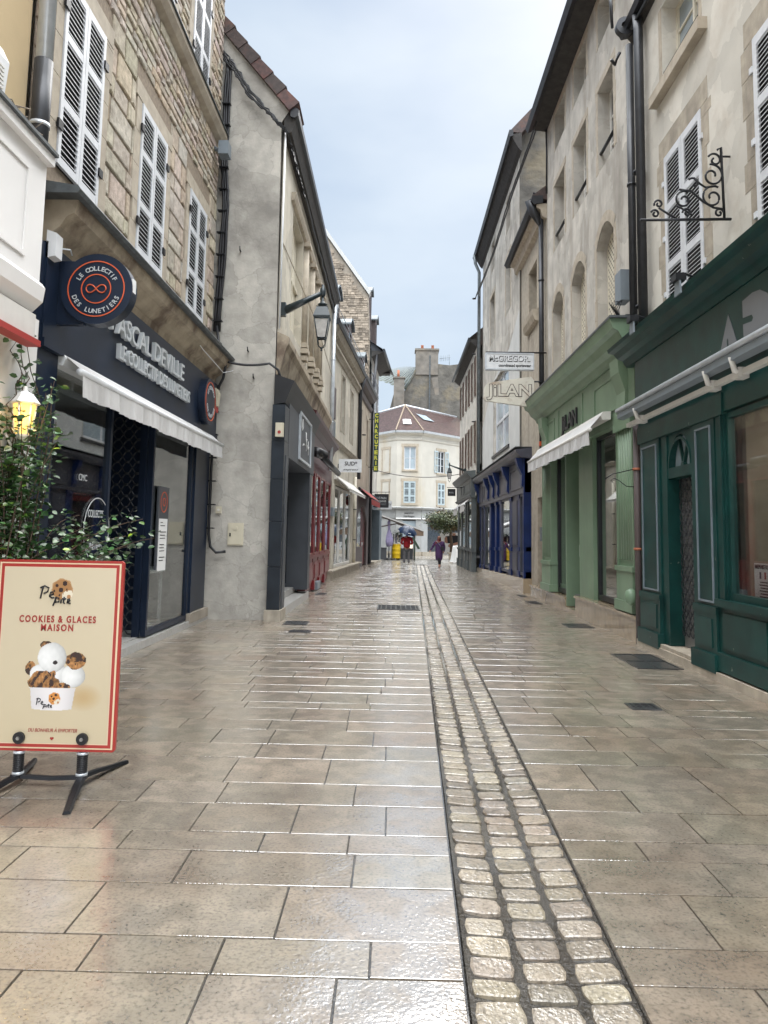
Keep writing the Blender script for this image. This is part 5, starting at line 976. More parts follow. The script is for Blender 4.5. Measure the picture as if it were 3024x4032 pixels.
for f,o in ((fc,oc[1]),(fr_,orr[1]),(fr_,orr[3])): shutters(f,o,t,.0,'louvre_grey',pitch=.09,hinges=False,fw=.07)
for u in (orr[0][0]-.46,orr[0][1]+.02): f=MB(); leaf_mesh(f,fr_,u,u+.44,6.4,8.1,.03,pitch=.09); f.build('shutter','louvre_grey',t)
m=MB()
def poly3(pts,z0,z1,off0,off1):
    return
for f,L_,e0,e1 in ((fc,lc,.0,.0),(fr_,lr,0,0),(fl_,ll,0,0)):
    m.prof(f,[(0,8.72),(.05,8.75),(.08,8.85),(0,8.88)],0,L_); m.prof(f,[(0,ZT-.1),(.2,ZT),(.24,ZT+.1),(0,ZT+.12)],-.05,L_+.05)
m.build('cornice','render_far',t)
m=MB()
for f,L_ in ((fc,lc),(fr_,lr),(fl_,ll)): m.prof(f,[(.1,ZT+.12),(.3,ZT+.1),(.34,ZT+.26),(.1,ZT+.28)],-.08,L_+.08)
m.build('gutter','zinc',t)
def ev(p,q): return (p[0]+q[0],p[1]+q[1],ZT+.22)
eA,eB=(.05,55.72,ZT+.22),(2.16,55.72,ZT+.22); eC,eD=(8.2,62.3,ZT+.22),(-6.2,63.7,ZT+.22); ap=(.78,60.2,12.15); rR=(5.4,65.2,12.05); rL=(-3.4,66.5,12.0)
def tilegrid(m,a,b,c,d,nu,nv,cs):
    a,b,c,d=map(Vector,(a,b,c,d))
    for j in range(nv):
        for i in range(nu):
            f=lambda s,t_: (a.lerp(b,s)).lerp(d.lerp(c,s),t_); o=.5/nu*(j%2); s0,s1=min(1,i/nu+o),min(1,(i+1)/nu+o); k=R.uniform(.65,1.35); m.col=tuple(k*x for x in cs)
            if s1<=s0: continue
            p=[f(s0,j/nv),f(s1,j/nv),f(s1,(j+1)/nv),f(s0,(j+1)/nv)]; p[0].z+=.03; p[1].z+=.03; m.quad(*p)
m=MB(); tilegrid(m,eA,eB,ap,ap,14,26,(1,1,1)); tilegrid(m,eB,eC,rR,ap,50,26,(1,1,1)); tilegrid(m,eD,eA,ap,rL,50,26,(1.0,1.1,1.2)); m.col=(1,1,1); m.quad(rR,ap,(1,75,9)); m.quad(ap,rL,(1,75,9)); m.build('roof','roof_red',t)
m=MB()
for e in (eA,eB):
    a,b=Vector(e),Vector(ap)
    for i in range(18): p=a.lerp(b,i/18); q=a.lerp(b,(i+.9)/18); m.tube([p+Vector((0,0,.04)),q+Vector((0,0,.06))],[.045,.065],6)
m.build('hip_tiles','mortar',t)
m=MB(); m.tube([ap,rR],.1,6); m.tube([ap,rL],.1,6); m.build('ridge_capping','zinc',t)
p0,p1,p3=Vector(eB),Vector(eC),Vector(ap); q=lambda s,t_:(Vector(eB).lerp(Vector(eC),s)).lerp(Vector(ap).lerp(Vector(rR),s),t_)+Vector((0,-.02,.1))
m=MB(); m.quad(q(.14,.45),q(.3,.45),q(.24,.66),q(.08,.66)); m.build('roof_window','pane_light',t)
q2=lambda s,t_:(Vector(eA).lerp(Vector(eB),s)).lerp(Vector(ap),t_)+Vector((0,-.02,.12))
m=MB(); m.quad(q2(.25,.2),q2(.62,.2),q2(.66,.38),q2(.2,.38)); rw=m.build('roof_window','white_plain',t); m=MB(); m.quad(*[Vector(v)+Vector((0,-.02,.03)) for v in (q2(.31,.22),q2(.56,.22),q2(.58,.34),q2(.28,.34))]); m.build('pane','pane_light',rw)
m=MB(); m.add([(.2,56.4,0),(2,56.4,0),(7.8,62.9,0),(-5.8,64.3,0),(.2,56.4,9.2),(2,56.4,9.2),(7.8,62.9,9.2),(-5.8,64.3,9.2)],[(0,1,5,4),(1,2,6,5),(3,0,4,7),(4,5,6,7)]); m.build('house_body','render_far',t)
s=thing('watchmaker_shopfront','pale grey stone shopfront lettered horloger under the cream corner building','shopfront',(1.1,55.9,0))
m=MB()
for f,L_ in ((fc,lc),(fr_,lr),(fl_,ll)): m.box(f,-.02,L_+.02,-.1,.1,2.8,3.42); m.prof(f,[(0,3.42),(.3,3.5),(.36,3.6),(0,3.68)],-.12,L_+.12)
fa=m.build('fascia','pale_stone_paint',s); m=MB(); m.text(fc,'jeanlior',1.0,3.2,.24,.1,.12); m.cut(); m.text(fc,'horloger',1.0,2.95,.24,.1,.12); m.builds('lettering','letter_black',fa)
m=MB(); m.prof(fc,[(.1,2.72),(.16,2.76),(.14,2.82),(.1,2.82)],0,lc); m.prof(fr_,[(.1,2.72),(.16,2.76),(.14,2.82),(.1,2.82)],0,lr); m.build('moulding','white_plain',s)
m=MB(); m.box(fc,0,.5,-.1,.04,.3,2.8); m.box(fc,1.5,1.9,-.1,.04,.3,2.8); m.box(fc,1.52,1.58,.04,.1,.3,2.8); m.box(fr_,0,.75,-.1,.04,.3,2.8); m.box(fr_,2.4,3.0,-.1,.04,.3,2.8); m.box(fr_,5.5,lr,-.1,.04,.3,2.8); m.box(fl_,0,ll,-.1,.04,.3,2.8); m.box(fc,0.5,1.5,-.1,.03,.3,.9); m.box(fr_,3.0,5.5,-.1,.03,.3,.9); m.build('pilaster','pale_stone_paint',s)
m=MB(); m.box(fc,.5,1.5,-.1,-.03,.9,2.6); m.build('display_window','pane_light',s); m=MB(); m.box(fr_,.75,2.4,-.1,-.03,.3,2.6); m.box(fr_,3.0,5.5,-.1,-.03,.9,2.6); m.build('display_window','pane_dark',s)
m=MB(); m.box(fc,-.05,lc+.05,-.1,.25,0,.3); m.box(fr_,-.05,lr,-.1,.25,0,.3); m.box(fl_,0,ll,-.1,.25,0,.3); m.build('plinth','dressed_grey',s)
# ---------------------------------------------------------------- old gable with chimney behind
t=thing('old_chimney_gable','weathered rubble gable wall with tall chimney stack behind the corner building','building',(2,66,0))
s_=66/58
pt=lambda x,y:(( .0 if 0 else (-.94+(x-130)/(790-130)*5.98))*s_, 1.55+(9.5-(y-900)*.00928-1.55)*s_)
m=MB(); fz=F(0,66,1,0,0,1)
out=[pt(130,900),pt(180,700),pt(215,560),pt(320,520),pt(410,320),pt(410,300),pt(600,290),pt(700,300),pt(780,290),pt(860,330),pt(1000,500),pt(1000,900)]
m.poly(fz,out,0,3.0); m.build('gable_wall','old_wall',t)
m=MB(); a,b=pt(405,330),pt(603,170); m.b(a[0],b[0]-.0,65.9,67.2,a[1]-.6,b[1]-.05); m.b(a[0]-.08,b[0]+.08,65.82,67.3,b[1]-.05,b[1]+.12); ch=m.build('chimney','chimney_render',t)
for x in (463,555): q_=pt(x,150); m=MB(); m.lathe(q_[0],66.5,[(.11,b[1]+.12),(.14,b[1]+.2),(.12,b[1]+.5),(.15,b[1]+.55)],10); m.build('chimney_pot','terracotta',ch)
m=MB(); c=pt(530,220); d=pt(520,690); m.b(c[0]-.06,c[0]+.06,65.85,66.02,d[1],c[1]); m.build('flue_line','lead',t)
m=MB(); e=[pt(540,410),pt(600,405),pt(615,560),pt(580,560)]; m.poly(fz,e[::-1],-.02,.01); m.build('render_patch','chimney_render',t)
m=MB(); q1,q2_,q3,q4=pt(320,525),pt(430,325),pt(330,345),pt(190,400); tilegrid(m,(q1[0],65.9,q1[1]),(q2_[0],65.9,q2_[1]),(q2_[0]-1.2,72,q2_[1]+1.5),(q1[0]-4,72,q1[1]+2.6),14,14,(1,1.1,1.1)); m.build('roof','roof_moss',t)
m=MB(); g1=pt(235,430); m.b(g1[0]-.2,g1[0]+.75,65.4,66.2,g1[1]-3.2,g1[1]); m.b(g1[0]-.28,g1[0]+.83,65.32,66.28,g1[1],g1[1]+.12); c2=m.build('side_chimney','chimney_render',t); m=MB(); m.lathe(g1[0]+.2,65.8,[(.12,g1[1]+.12),(.1,g1[1]+.8)],10); m.build('chimney_pot','terracotta',c2)
t=thing('tv_aerial','thin rooftop television aerial right of the tall chimney','aerial',(5,66.5,17)); q_=pt(705,290); m=MB(); m.tube([(q_[0],66.5,q_[1]-.5),(q_[0],66.5,q_[1]+1.0)],.02,5); m.tube([(q_[0]-.9,66.5,q_[1]+.6),(q_[0]+.1,66.5,q_[1]+.75)],.018,5)
for i in range(6): m.tube([(q_[0]-.85+i*.16,66.5,q_[1]+.35+i*.02),(q_[0]-.85+i*.16,66.5,q_[1]+.9+i*.02)],.012,4)
m.build('mast','zinc_old',t)
t=thing('rear_house','low house with mossy tiles seen between the left row and the corner building','building',(-2,62,0)); m=MB(); m.b(-9,-2.2,66,72,0,11.5); m.build('wall','render_ochre' if 0 else 'old_wall',t); m=MB(); tilegrid(m,(-9,65.5,11.4),(-2.0,65.5,11.4),(-2.0,70,15),(-9,70,15),24,12,(1,1,1)); m.build('roof','roof_moss',t)
# ---------------------------------------------------------------- street lanterns
def lantern(x,y,z,s,wallx,label,group=None):
    t=thing('street_lantern',label,'street lamp',(x,y,z)); sg=1 if wallx>x else -1
    m=MB(); k=4
    m.lathe(x,y,[(.2*s,z+.62*s),(.235*s,z+.655*s),(.235*s,z+.67*s),(.15*s,z+.86*s),(.16*s,z+.875*s),(.06*s,z+.89*s)],4); m.lathe(x,y,[(.05*s,z+.89*s),(.1*s,z+.93*s),(.045*s,z+.97*s),(.03*s,z+1.0*s),(.025*s,z+1.12*s)],12); m.build('lamp_roof','lamp_green',t)
    c=[math.pi/4+math.pi/2*i for i in range(4)]; m=MB()
    T=[(x+.2*s*math.cos(a),y+.2*s*math.sin(a),z+.62*s) for a in c]; Bt=[(x+.115*s*math.cos(a),y+.115*s*math.sin(a),z+.24*s) for a in c]
    for i in range(4): m.tube([T[i],Bt[i]],.012*s,5); m.tube([T[i],T[(i+1)%4]],.014*s,5); m.tube([Bt[i],Bt[(i+1)%4]],.014*s,5)
    for i in range(4):
        a=c[i]; m.tube([Bt[i],(x+.1*s*math.cos(a),y+.1*s*math.sin(a),z+.16*s),(x+.09*s*math.cos(a),y+.09*s*math.sin(a),z+.09*s),(x+.02*s*math.cos(a),y+.02*s*math.sin(a),z+.05*s)],.009*s,5)
    m.lathe(x,y,[(.02*s,z+.06*s),(.03*s,z+.04*s),(.012*s,z+.02*s),(.022*s,z),(.005*s,z-.02*s)],8); m.build('cage','lamp_green',t)
    m=MB(); 
    for i in range(4): a,b=T[i],T[(i+1)%4]; c1,d1=Bt[i],Bt[(i+1)%4]; m.quad(a,b,d1,c1)
    m.build('glass','lamp_glass',t)
    m=MB(); m.lathe(x,y,[(.05*s,z+1.1*s),(.06*s,z+1.14*s),(.06*s,z+1.24*s),(.03*s,z+1.28*s),(.03*s,z+1.33*s)],8)
    a=Vector((x,y,z+1.17*s)); b=Vector((wallx-sg*.08,y,z+.8*s)); m.tube([a,b],[.045*s,.085*s],6); m.box(F(0,0,1,0,0,1),min(wallx,wallx-sg*.1),max(wallx,wallx-sg*.1),y-.06*s,y+.06*s,z+.68*s,z+.95*s); m.build('arm','lamp_green',t); return t
lantern(-1.41,13.6,4.97,.95,-2.2,'large black lantern on an arm from the grey gable corner')
lantern(2.68,36,4.14,.72,3.5,'small far lantern on the right before the cream corner building')
# ---------------------------------------------------------------- hanging signs
t=thing('hanging_sign','white rectangular hanging sign reading McGREGOR coordinated sportswear','sign',(2.9,18.6,6.0)); f=facing(18.6)
m=MB(); m.box(f,2.31,3.49,-.14,0,5.82,6.2); m.build('box','sign_white',t); m=MB()
for q in ((2.28,2.31,5.79,6.23),(3.49,3.52,5.79,6.23),(2.31,3.49,5.79,5.82),(2.31,3.49,6.2,6.23)): m.box(f,q[0],q[1],-.15,.012,q[2],q[3])
m.build('frame','zinc',t); m=MB(); m.text(f,'McGREGOR.',2.9,6.07,.22,.001,.006,bold=.007,width=1.05); m.build('shadow_lettering','letter_black',t)
m=MB(); m.text(f,'McGREGOR.',2.888,6.082,.22,.006,.01,bold=.002,width=1.05); m.build('lettering','sign_white',t)
m=MB(); m.text(f,'coordinated sportswear',3.03,5.9,.105,.001,.006,bold=.0025,width=.82); m.build('small_lettering','letter_black',t); m=MB(); m.tube([(2.3,18.67,6.26),(3.85,18.67,6.26)],.02,6); m.build('arm','iron',t)
t=thing('hanging_sign','rust stained cream hanging sign reading JiLAN with slanted outline','sign',(2.87,18.6,5.2))
m=MB(); m.poly(f,[(2.3,4.98),(3.4,4.84),(3.5,4.9),(3.52,5.52),(3.44,5.62),(2.36,5.45),(2.27,5.36),(2.24,5.05)],-.1,0); m.build('panel','jilan_panel',t)
m=MB(); m.text(f,'JiLAN',2.885,5.24,.42,.001,.006,bold=.022,width=1.16); m.build('outline_lettering','mauve_brown',t); m=MB(); m.text(f,'JiLAN',2.885,5.24,.42,.006,.01,bold=.006,width=1.12); m.build('lettering','jilan_panel',t)
MB().tube([(3.5,18.65,5.5),(3.85,18.65,5.5)],.02,6).build('arm','iron',t)
t=thing('projecting_sign','white projecting sign reading SUD express before the cream house','sign',(-1.6,27,4)); f=facing(27)
m=MB(); m.box(f,-2.05,-1.21,-.06,0,3.8,4.28); m.build('board','sign_white',t); m=MB(); m.text(f,"SUD*",-1.6,4.11,.2,.001,.006,bold=.003,width=.46); m.cut(); m.text(f,'express',-1.6,3.9,.12,.001,.005,shear=.6,width=.55); m.builds('lettering','letter_black',t); MB().box(f,-2.2,-2.05,-.05,-.01,3.95,4.1).build('bracket','iron',t)
t=thing('vertical_sign','tall vertical sign spelling CHARCUTERIE in yellow letters','sign',(-.97,38,6.3)); f=facing(38)
m=MB(); m.box(f,-1.1,-.84,-.12,0,4.76,7.84); m.build('panel','charcut_panel',t); m=MB()
for i,c in enumerate('CHARCUTERIE'): m.text(f,c,-.97,7.68-i*.275,.27,.001,.02,bold=.012,width=.17 if c!='I' else .05)
m.build('lettering','letter_yellow',t); m=MB()
for z in (5.0,7.5): m.tube([(-1.36,38.06,z),(-1.1,38.06,z)],.02,5)
m.build('bracket','iron',t)
t=thing('bakery_sign','square black hanging sign reading LE PAIN BOULANGER','sign',(-.68,40,3.4)); f=facing(40)
m=MB(); m.box(f,-1.06,-.29,-.06,0,2.99,3.73); m.build('board','black',t); m=MB(); m.text(f,'LE PAIN',-.66,3.5,.17,.001,.006,bold=.003,width=.48); m.box(f,-.92,-.42,.001,.005,3.23,3.24); m.text(f,'maitre artisan',-.66,3.16,.06,.001,.005,width=.46); m.build('lettering','letter_grey',t)
m=MB(); m.text(f,'BOULANGER',-.66,3.34,.13,.001,.006,bold=.002,width=.48); m.build('blue_lettering','patch_render',t); m=MB(); m.tube([(-1.25,40.03,3.82),(-.22,40.03,3.84)],.018,5); m.tube([(-.9,40.03,3.73),(-.9,40.03,3.83)],.01,4);m.tube([(-.45,40.03,3.73),(-.45,40.03,3.83)],.01,4); m.build('arm','iron',t)
t=thing('white_end_sign','small white projecting sign ending in TY behind the bakery sign','sign',(-.2,41.5,3.2)); f=facing(41.5); m=MB(); m.box(f,-.75,-.12,-.05,0,2.95,3.42); m.build('board','sign_white',t); m=MB(); m.text(f,'TY',-.24,3.2,.2,.001,.005,width=.16); m.build('lettering','letter_black',t); MB().tube([(-1.0,41.55,3.36),(-.75,41.55,3.36)],.015,5).build('arm','iron',t)
t=thing('small_black_sign','small black projecting sign under the far right lantern','sign',(2.75,36.2,3.6)); f=facing(36.2); m=MB(); m.box(f,2.62,3.0,-.05,0,3.48,3.83); m.build('board','black',t); m=MB(); m.text(f,'RSC',2.8,3.64,.1,.001,.005,width=.22); m.build('lettering','letter_grey',t); MB().tube([(2.58,36.23,3.9),(3.5,36.23,3.9)],.015,5).build('arm','iron',t)
# ---------------------------------------------------------------- cables
def cable(pts,r,label,m='black',name='cable',group=None): o=MB(); o.tube(pts,r,5); return tag(o.build(name,m,None,tuple(pts[0])),label,'cable',group)
def wob(pts,n,a):
    out=[]; 
    for i in range(len(pts)-1):
        p,q=Vector(pts[i]),Vector(pts[i+1])
        for j in range(n): v=p.lerp(q,j/n); v+=Vector((R.uniform(-a,a),0,R.uniform(-a,a))); out.append(tuple(v))
    return out+[pts[-1]]
t=thing('cable_bundle','thick black cable bundle down the corner of the stone house and grey gable','cable bundle',(-3.25,13.2,1.2))
m=MB()
for dx in (-.04,.0,.045): m.tube(wob([(-3.27+dx,13.22,10.5),(-3.3+dx,13.22,8.6),(-3.22+dx,13.2,7.6),(-3.3+dx,13.22,5.2)],7,.012),.028,6)
m.tube([(-3.3,13.2,5.3),(-3.2,13.15,4.75),(-3.08,13.1,4.55),(-3.12,13.1,4.3),(-3.26,13.15,4.05),(-3.28,13.2,3.6),(-3.3,13.22,2.6),(-3.3,13.22,1.5),(-3.26,13.22,1.28),(-3.15,13.2,1.18),(-2.98,13.2,1.2)],.026,7); m.build('cables','black',t)
m=MB(); z=1.6
while z<10: m.b(-3.36,-3.2,13.15,13.25,z,z+.02); z+=.42
m.build('clips','iron',t)
m=MB()
for k_ in range(7):
    o=R.uniform(-.07,.07); m.tube(wob([(-3.4,13.18,10.6+o),(-3.1,13.18,10.22+o),(-2.85,13.18,9.8+o),(-2.55,13.18,9.5+o*.6),(-2.32,13.16,9.25),(-2.1,13.3,9.05)],5,.03),.016,4)
tag(m.build('cable_tangle','black',None,(-3,13.2,10)),'tangled black cables sagging along the slope of the grey gable','cable tangle')
m=MB(); m.tube(wob([(-2.12,13.3,9.08),(-2.1,16,9.0),(-2.1,20,9.0),(-2.1,24.3,8.9)],8,.015),.03,5)
for k_ in range(12): y=13.5+k_*.18; m.tube([(-2.12,y,9.0),(-2.06,y+.05,8.88+R.uniform(-.1,.1)),(-2.1,y+.2,9.02)],.018,4)
tag(m.build('cable','black',None,(-2.1,18,9)),'black twisted cable under the eaves of the gable house street side','cable')
cable([(-2.17,13.33,5.3),(-2.17,13.33,9.1)],.018,'thin white conduit up the gable house corner above the lantern','pvc_white','conduit')
cable(sag((-3.1,13.1,4.62),(-2.3,13.15,4.6),.05)+[(-2.15,13.2,4.5),(-2.05,13.3,4.2),(-2.04,13.3,3.9)],.024,'black cable crossing the grey gable to the black shop cornice')
cable([(-3.38,11,4.9),(-3.1,11.6,4.45),(-3.0,12.6,4.3),(-2.9,12.9,4.4)],.007,'thin white wire hanging over the stone cornice','pvc_white','wire')
cable([(-2.2,13.4,7.05),(-2.05,18,6.9),(-2.1,24,6.7)],.01,'thin slack cable across the tall windows of the gable house','dressed_grey','wire')
c0=[(3.62,18.1,12.35),(3.6,22.4,12.35),(3.6,26.8,12.1),(3.55,31.8,12.15)]
m=MB()
for dx in (0,.05): m.tube(wob([(x-dx*2,y,z-dx*3) for x,y,z in c0],8,.012),.024,4)
tag(m.build('cable','black',None,(3.6,25,12)),'pair of black overhead cables strung along the right hand facades','cable')
cable([(3.6,31.8,12.1),(3.56,31.95,9.5),(3.6,32.1,7)],.02,'black cable dropping down beside the red shuttered house')
cable([(3.82,18.45,12.2),(3.82,18.4,11.5),(3.82,18.42,10.4)],.022,'black cable dropping down the edge of the four storey house')
cable(sag((-1.25,40,5.08),(3.55,40,4.88),.3),.02,'single black wire spanning the street before the corner building')
cable([(3.6,10.9,9.5),(3.65,8,9.35),(3.6,3,9.3)],.03,'black cable under the eaves of the cream townhouse')
for z,x in ((6.75,-2.93),(4.85,-2.72),(4.35,-2.6)): 
    m=MB(); m.tube([(x,13.3,z),(x,13.22,z),(x,13.2,z+.07)],.014,5); tag(m.build('wall_hook','iron',None,(x,13.25,z)),{6.75:'upper rusty iron hook on the grey gable wall',4.85:'middle rusty iron hook on the grey gable wall',4.35:'lowest rusty iron hook on the grey gable wall'}[z],'hook')
t=thing('meter_cabinet','cream metal meter cabinet door set in the grey gable wall','cabinet',(-2.83,13.25,1.5)); f=facing(13.3); m=MB(); m.box(f,-2.97,-2.69,0,.025,1.31,1.71); m.box(f,-2.95,-2.71,.025,.035,1.33,1.69); m.build('door','meter_cream',t); m=MB(); m.disc(f,-2.83,1.62,.035,.035,.045,14); m.build('knob','meter_cream',t); m=MB(); m.box(f,-2.935,-2.91,.035,.045,1.47,1.53); m.build('lock','iron',t)
t=thing('doorbell','small square cream bell push beside the black wall cable','bell',(-3.17,13.25,1.94)); m=MB(); m.box(f,-3.2,-3.1,0,.04,1.88,2.0); m.build('plate','meter_cream',t); m=MB(); m.disc(f,-3.15,1.94,.022,.04,.05,10); m.build('button','off_white',t)
t=thing('wall_floodlight','small floodlight on the stone house edge below the string course','floodlight',(-3.3,12.9,8.4)); m=MB(); m.box(left(-3.4),12.7,12.95,.12,.3,8.35,8.6); m.tube([(-3.38,12.8,8.5),(-3.2,12.8,8.4)],.04,6); m.build('housing','grey_moulding',t)
# ---------------------------------------------------------------- cookie sign board
BW,BH=.79,1.15; bx,bz,by=-2.46,.205,4.62
t=thing('pavement_sign','red framed cream pavement sign reading COOKIES & GLACES MAISON','sign',(-2.06,by,0)); f=facing(by)
m=MB(); r_=.02; pts=[]
for cx,cz,a0 in ((bx+BW-r_,bz+BH-r_,0),(bx+r_,bz+BH-r_,90),(bx+r_,bz+r_,180),(bx+BW-r_,bz+r_,270)):
    for i in range(5): a=math.radians(a0+i*22.5); pts.append((cx+r_*math.cos(a),cz+r_*math.sin(a)))
m.poly(f,pts,-.022,0); m.build('board','sign_red',t)
def inb(x,y,cx,cy,rx,ry): return ((x-cx)/rx)**2+((y-cy)/ry)**2
CR=(.6,.51,.36)
def nz2(x,y,s,k=0): return noise.noise(Vector((x*s,y*s,k)))
def cookie(x,y,cx,cy,r,orange=False):
    X_,Y_=(x-cx)/r,(y-cy)/r; a=math.atan2(Y_,X_); rr=math.hypot(X_,Y_)
    if inb(x,y,cx+.62*r,cy+.62*r,.56*r,.5*r)<1+.25*math.sin(a*14):
        if inb(x,y,cx+.68*r,cy+.68*r,.2*r,.2*r)<1: return (.45,.22,.09)
        return (.72,.64,.5) if rr<1.15 else None
    if rr<1.0+.05*math.sin(a*7+1):
        for (qx,qy,q) in ((.25,-.55,.23),(-.5,-.35,.15),(-.1,.05,.22),(-.72,.15,.1),(-.2,.55,.1),(-.45,.72,.06),(.45,.0,.07)):
            if math.hypot(X_-qx,Y_-qy)<q: return (.03,.012,.01)
        return ((.6,.24,.05) if orange else (.36,.18,.065)) if rr<.9 else ((.66,.3,.08) if orange else (.45,.25,.11))
    return None
def crumb(x,y,dark=0.0,k=3):
    a=nz2(x,y,26,k); b=nz2(x,y,60,k+5); c=nz2(x,y,17,k+9)
    if a+dark+.3*b>.2: return (.03+.03*max(0,b),.013,.009)
    v=.7+.9*b+.5*c; return (.36*v+.03,.17*v+.01,.055*v)
def paint(x,y):   # x 0..1, y 0..1 from the top left of the board
    bg_=(CR[0]*(1-.10*y),CR[1]*(1-.12*y),CR[2]*(1-.18*y)); X_,Y_=x*BW,y*BH
    c=cookie(X_,Y_,.52*BW,.155*BH,.066)
    if c: return c
    # soft cast shade of the tub printed on the poster
    s=inb(x,y,.73,.72,.16,.075)
    if s<1: w=(1-s)**1.2*.45; bg_=(bg_[0]*(1-w*.3),bg_[1]*(1-w*.6),bg_[2]*(1-w))
    # tub
    if .675-.0<y<.80:
        xl=.318+.02*(y-.68)/.11; xr_=.668-.022*(y-.68)/.11; arc=.012*math.sqrt(max(0,1-((x-.49)/.165)**2))
        if xl<x<xr_ and y<.778+arc:
            c=cookie(X_,Y_,.51*BW,.728*BH,.036,True)
            if c: return c
            q=(x-xl)/(xr_-xl); v=.62+.12*math.sin(q*3.0)-.25*max(0,q-.75); return (v*1.0,v*.95,v*.94)
    if inb(x,y,.49,.672,.187,.014)<1 and y>.672: return (.68,.64,.62)
    # front crumble
    if inb(x,y,.42+.02*nz2(x,y,9),.635,.125,.052)<1+.5*nz2(x,y,30,1) or inb(x,y,.55,.665,.075,.02)<1+.5*nz2(x,y,30,2): return crumb(x,y,.08)
    if inb(x,y,.33,.655,.03,.018)<1: return (.04,.016,.01)
    def scoop(cx,cy,rx,ry):
        q=inb(x,y,cx,cy,rx,ry)*(1+.12*nz2(x,y,14,4))
        if q<1: 
            n_=math.sqrt(1-min(1,q)); v=.48+.3*n_-.16*((x-cx)/rx)+.05*nz2(x,y,40,6); return (v*.97,v*.96,v*.93)
    if inb(x,y,.50,.542,.02,.01)<1+.8*nz2(x,y,40,11): return (.02,.012,.012)
    c=scoop(.475,.515,.112,.078)
    if c: return c
    if inb(x,y,.66,.53,.08,.045)<1+.3*nz2(x,y,22,3): return crumb(x,y,.05 if inb(x,y,.66,.51,.045,.028)>1 else .45)
    c=scoop(.645,.61,.093,.062) or scoop(.40,.6,.09,.05) or scoop(.52,.6,.09,.05)
    if c: return c
    if inb(x,y,.42,.452,.05,.022)<1+.4*nz2(x,y,25,8) or inb(x,y,.47,.452,.06,.009)<1: return crumb(x,y,.05)
    if inb(x,y,.312,.575,.044,.036)<1+.4*nz2(x,y,25,9): return crumb(x,y,.1)
    return bg_
m=MB(); nx,ny=200,292
ix=[.0]*0
mg=.0155
for j in range(ny):
    for i in range(nx):
        pass
X0,X1,Z0,Z1=bx+mg,bx+BW-mg,bz+mg,bz+BH-mg
m.v=[f.p(X0+(X1-X0)*i/nx,.002,Z0+(Z1-Z0)*j/ny) for j in range(ny+1) for i in range(nx+1)]
for j in range(ny):
    for i in range(nx):
        a=j*(nx+1)+i; m.f.append([a,a+1,a+nx+2,a+nx+1]); xx=(X0+(X1-X0)*(i+.5)/nx-bx)/BW; yy=1-(Z0+(Z1-Z0)*(j+.5)/ny-bz)/BH; m.sm.append(False)
        e=min(xx*BW,(1-xx)*BW,yy*BH,(1-yy)*BH)
        m.c.append((.7,.55,.36) if e<.025 else ((.36,.03,.022) if e<.044 else ((.7,.5,.36) if e<.048 else paint(xx,yy))))
m.build('printed_poster','print',t)
cx=bx+BW/2; zt=lambda q:bz+BH*(1-q)
m=MB(); m.text(f,'COOKIES & GLACES',cx,zt(.315),.056,.003,.005,bold=.0015,width=.475,space=1.3); m.cut(); m.text(f,'MAISON',cx,zt(.36),.056,.003,.005,bold=.0015,width=.2,space=1.3); m.cut(); m.text(f,'DU BONHEUR À EMPORTER',cx+.01,zt(.893),.03,.003,.005,bold=-.0002,width=.3,shear=.2); m.cut()
m.poly(f,[(cx+.008,zt(.943)),(cx+.02,zt(.934)),(cx+.018,zt(.928)),(cx+.012,zt(.926)),(cx+.008,zt(.93)),(cx+.004,zt(.926)),(cx-.002,zt(.928)),(cx-.004,zt(.934))],.003,.005); m.builds('red_lettering','letter_red',t)
def penword(m,pts,u,z,s,d): 
    for st in pts: m.tube([f.p(u+a*s,d,z+b*s) for a,b in st],.0034*s/.1,4)
PEP=[[(0,0),(.06,.35),(.1,.45)],[(-.02,.42),(.15,.5),(.32,.42),(.28,.27),(.12,.2)],[(.35,.12),(.52,.18),(.5,.27),(.4,.25),(.36,.1),(.46,.02),(.56,.05)],[(.52,-.28),(.62,.0),(.6,.04)],[(.6,.04),(.75,.02),(.76,-.12),(.6,-.14)],[(.84,-.02),(.83,-.18)],[(.96,.08),(.93,-.15),(1.0,-.18)],[(.88,.0),(1.04,.0)],[(1.08,-.12),(1.2,-.06),(1.18,.0),(1.1,-.02),(1.08,-.15),(1.22,-.18)]]
m=MB(); penword(m,PEP,cx-.115,zt(.205),.155,.005); m.cut(); penword(m,PEP,cx-.1,zt(.762),.08,.005); m.builds('script_lettering','letter_black',t)
m=MB()
for u in (-2.255,-1.868): m.disc(f,u,.283,.035,.003,.02,24); m.cut()
m.builds('clamp_disc','black',t); m=MB()
for u in (-2.255,-1.868): m.disc(f,u,.283,.011,.021,.03,6); m.cut()
m.builds('bolt','steel',t)
for u in (-2.262,-1.872):
    m=MB(); yc=by+.02
    pts=[(u+.026*math.cos(a*.7),yc+.026*math.sin(a*.7),.075+.112*a/90) for a in range(91)]
    m.tube(pts,.0075,5); m.tube([(u,yc,.05),(u,yc,.2)],.022,10); sp=m.build('spring','black',t); m=MB(); m.tube([(u,yc,.062),(u,yc,.078)],.034,16); m.tube([(u,yc,.187),(u,yc,.2)],.034,16); m.build('collar','zinc',sp)
m=MB(); yc=by+.02
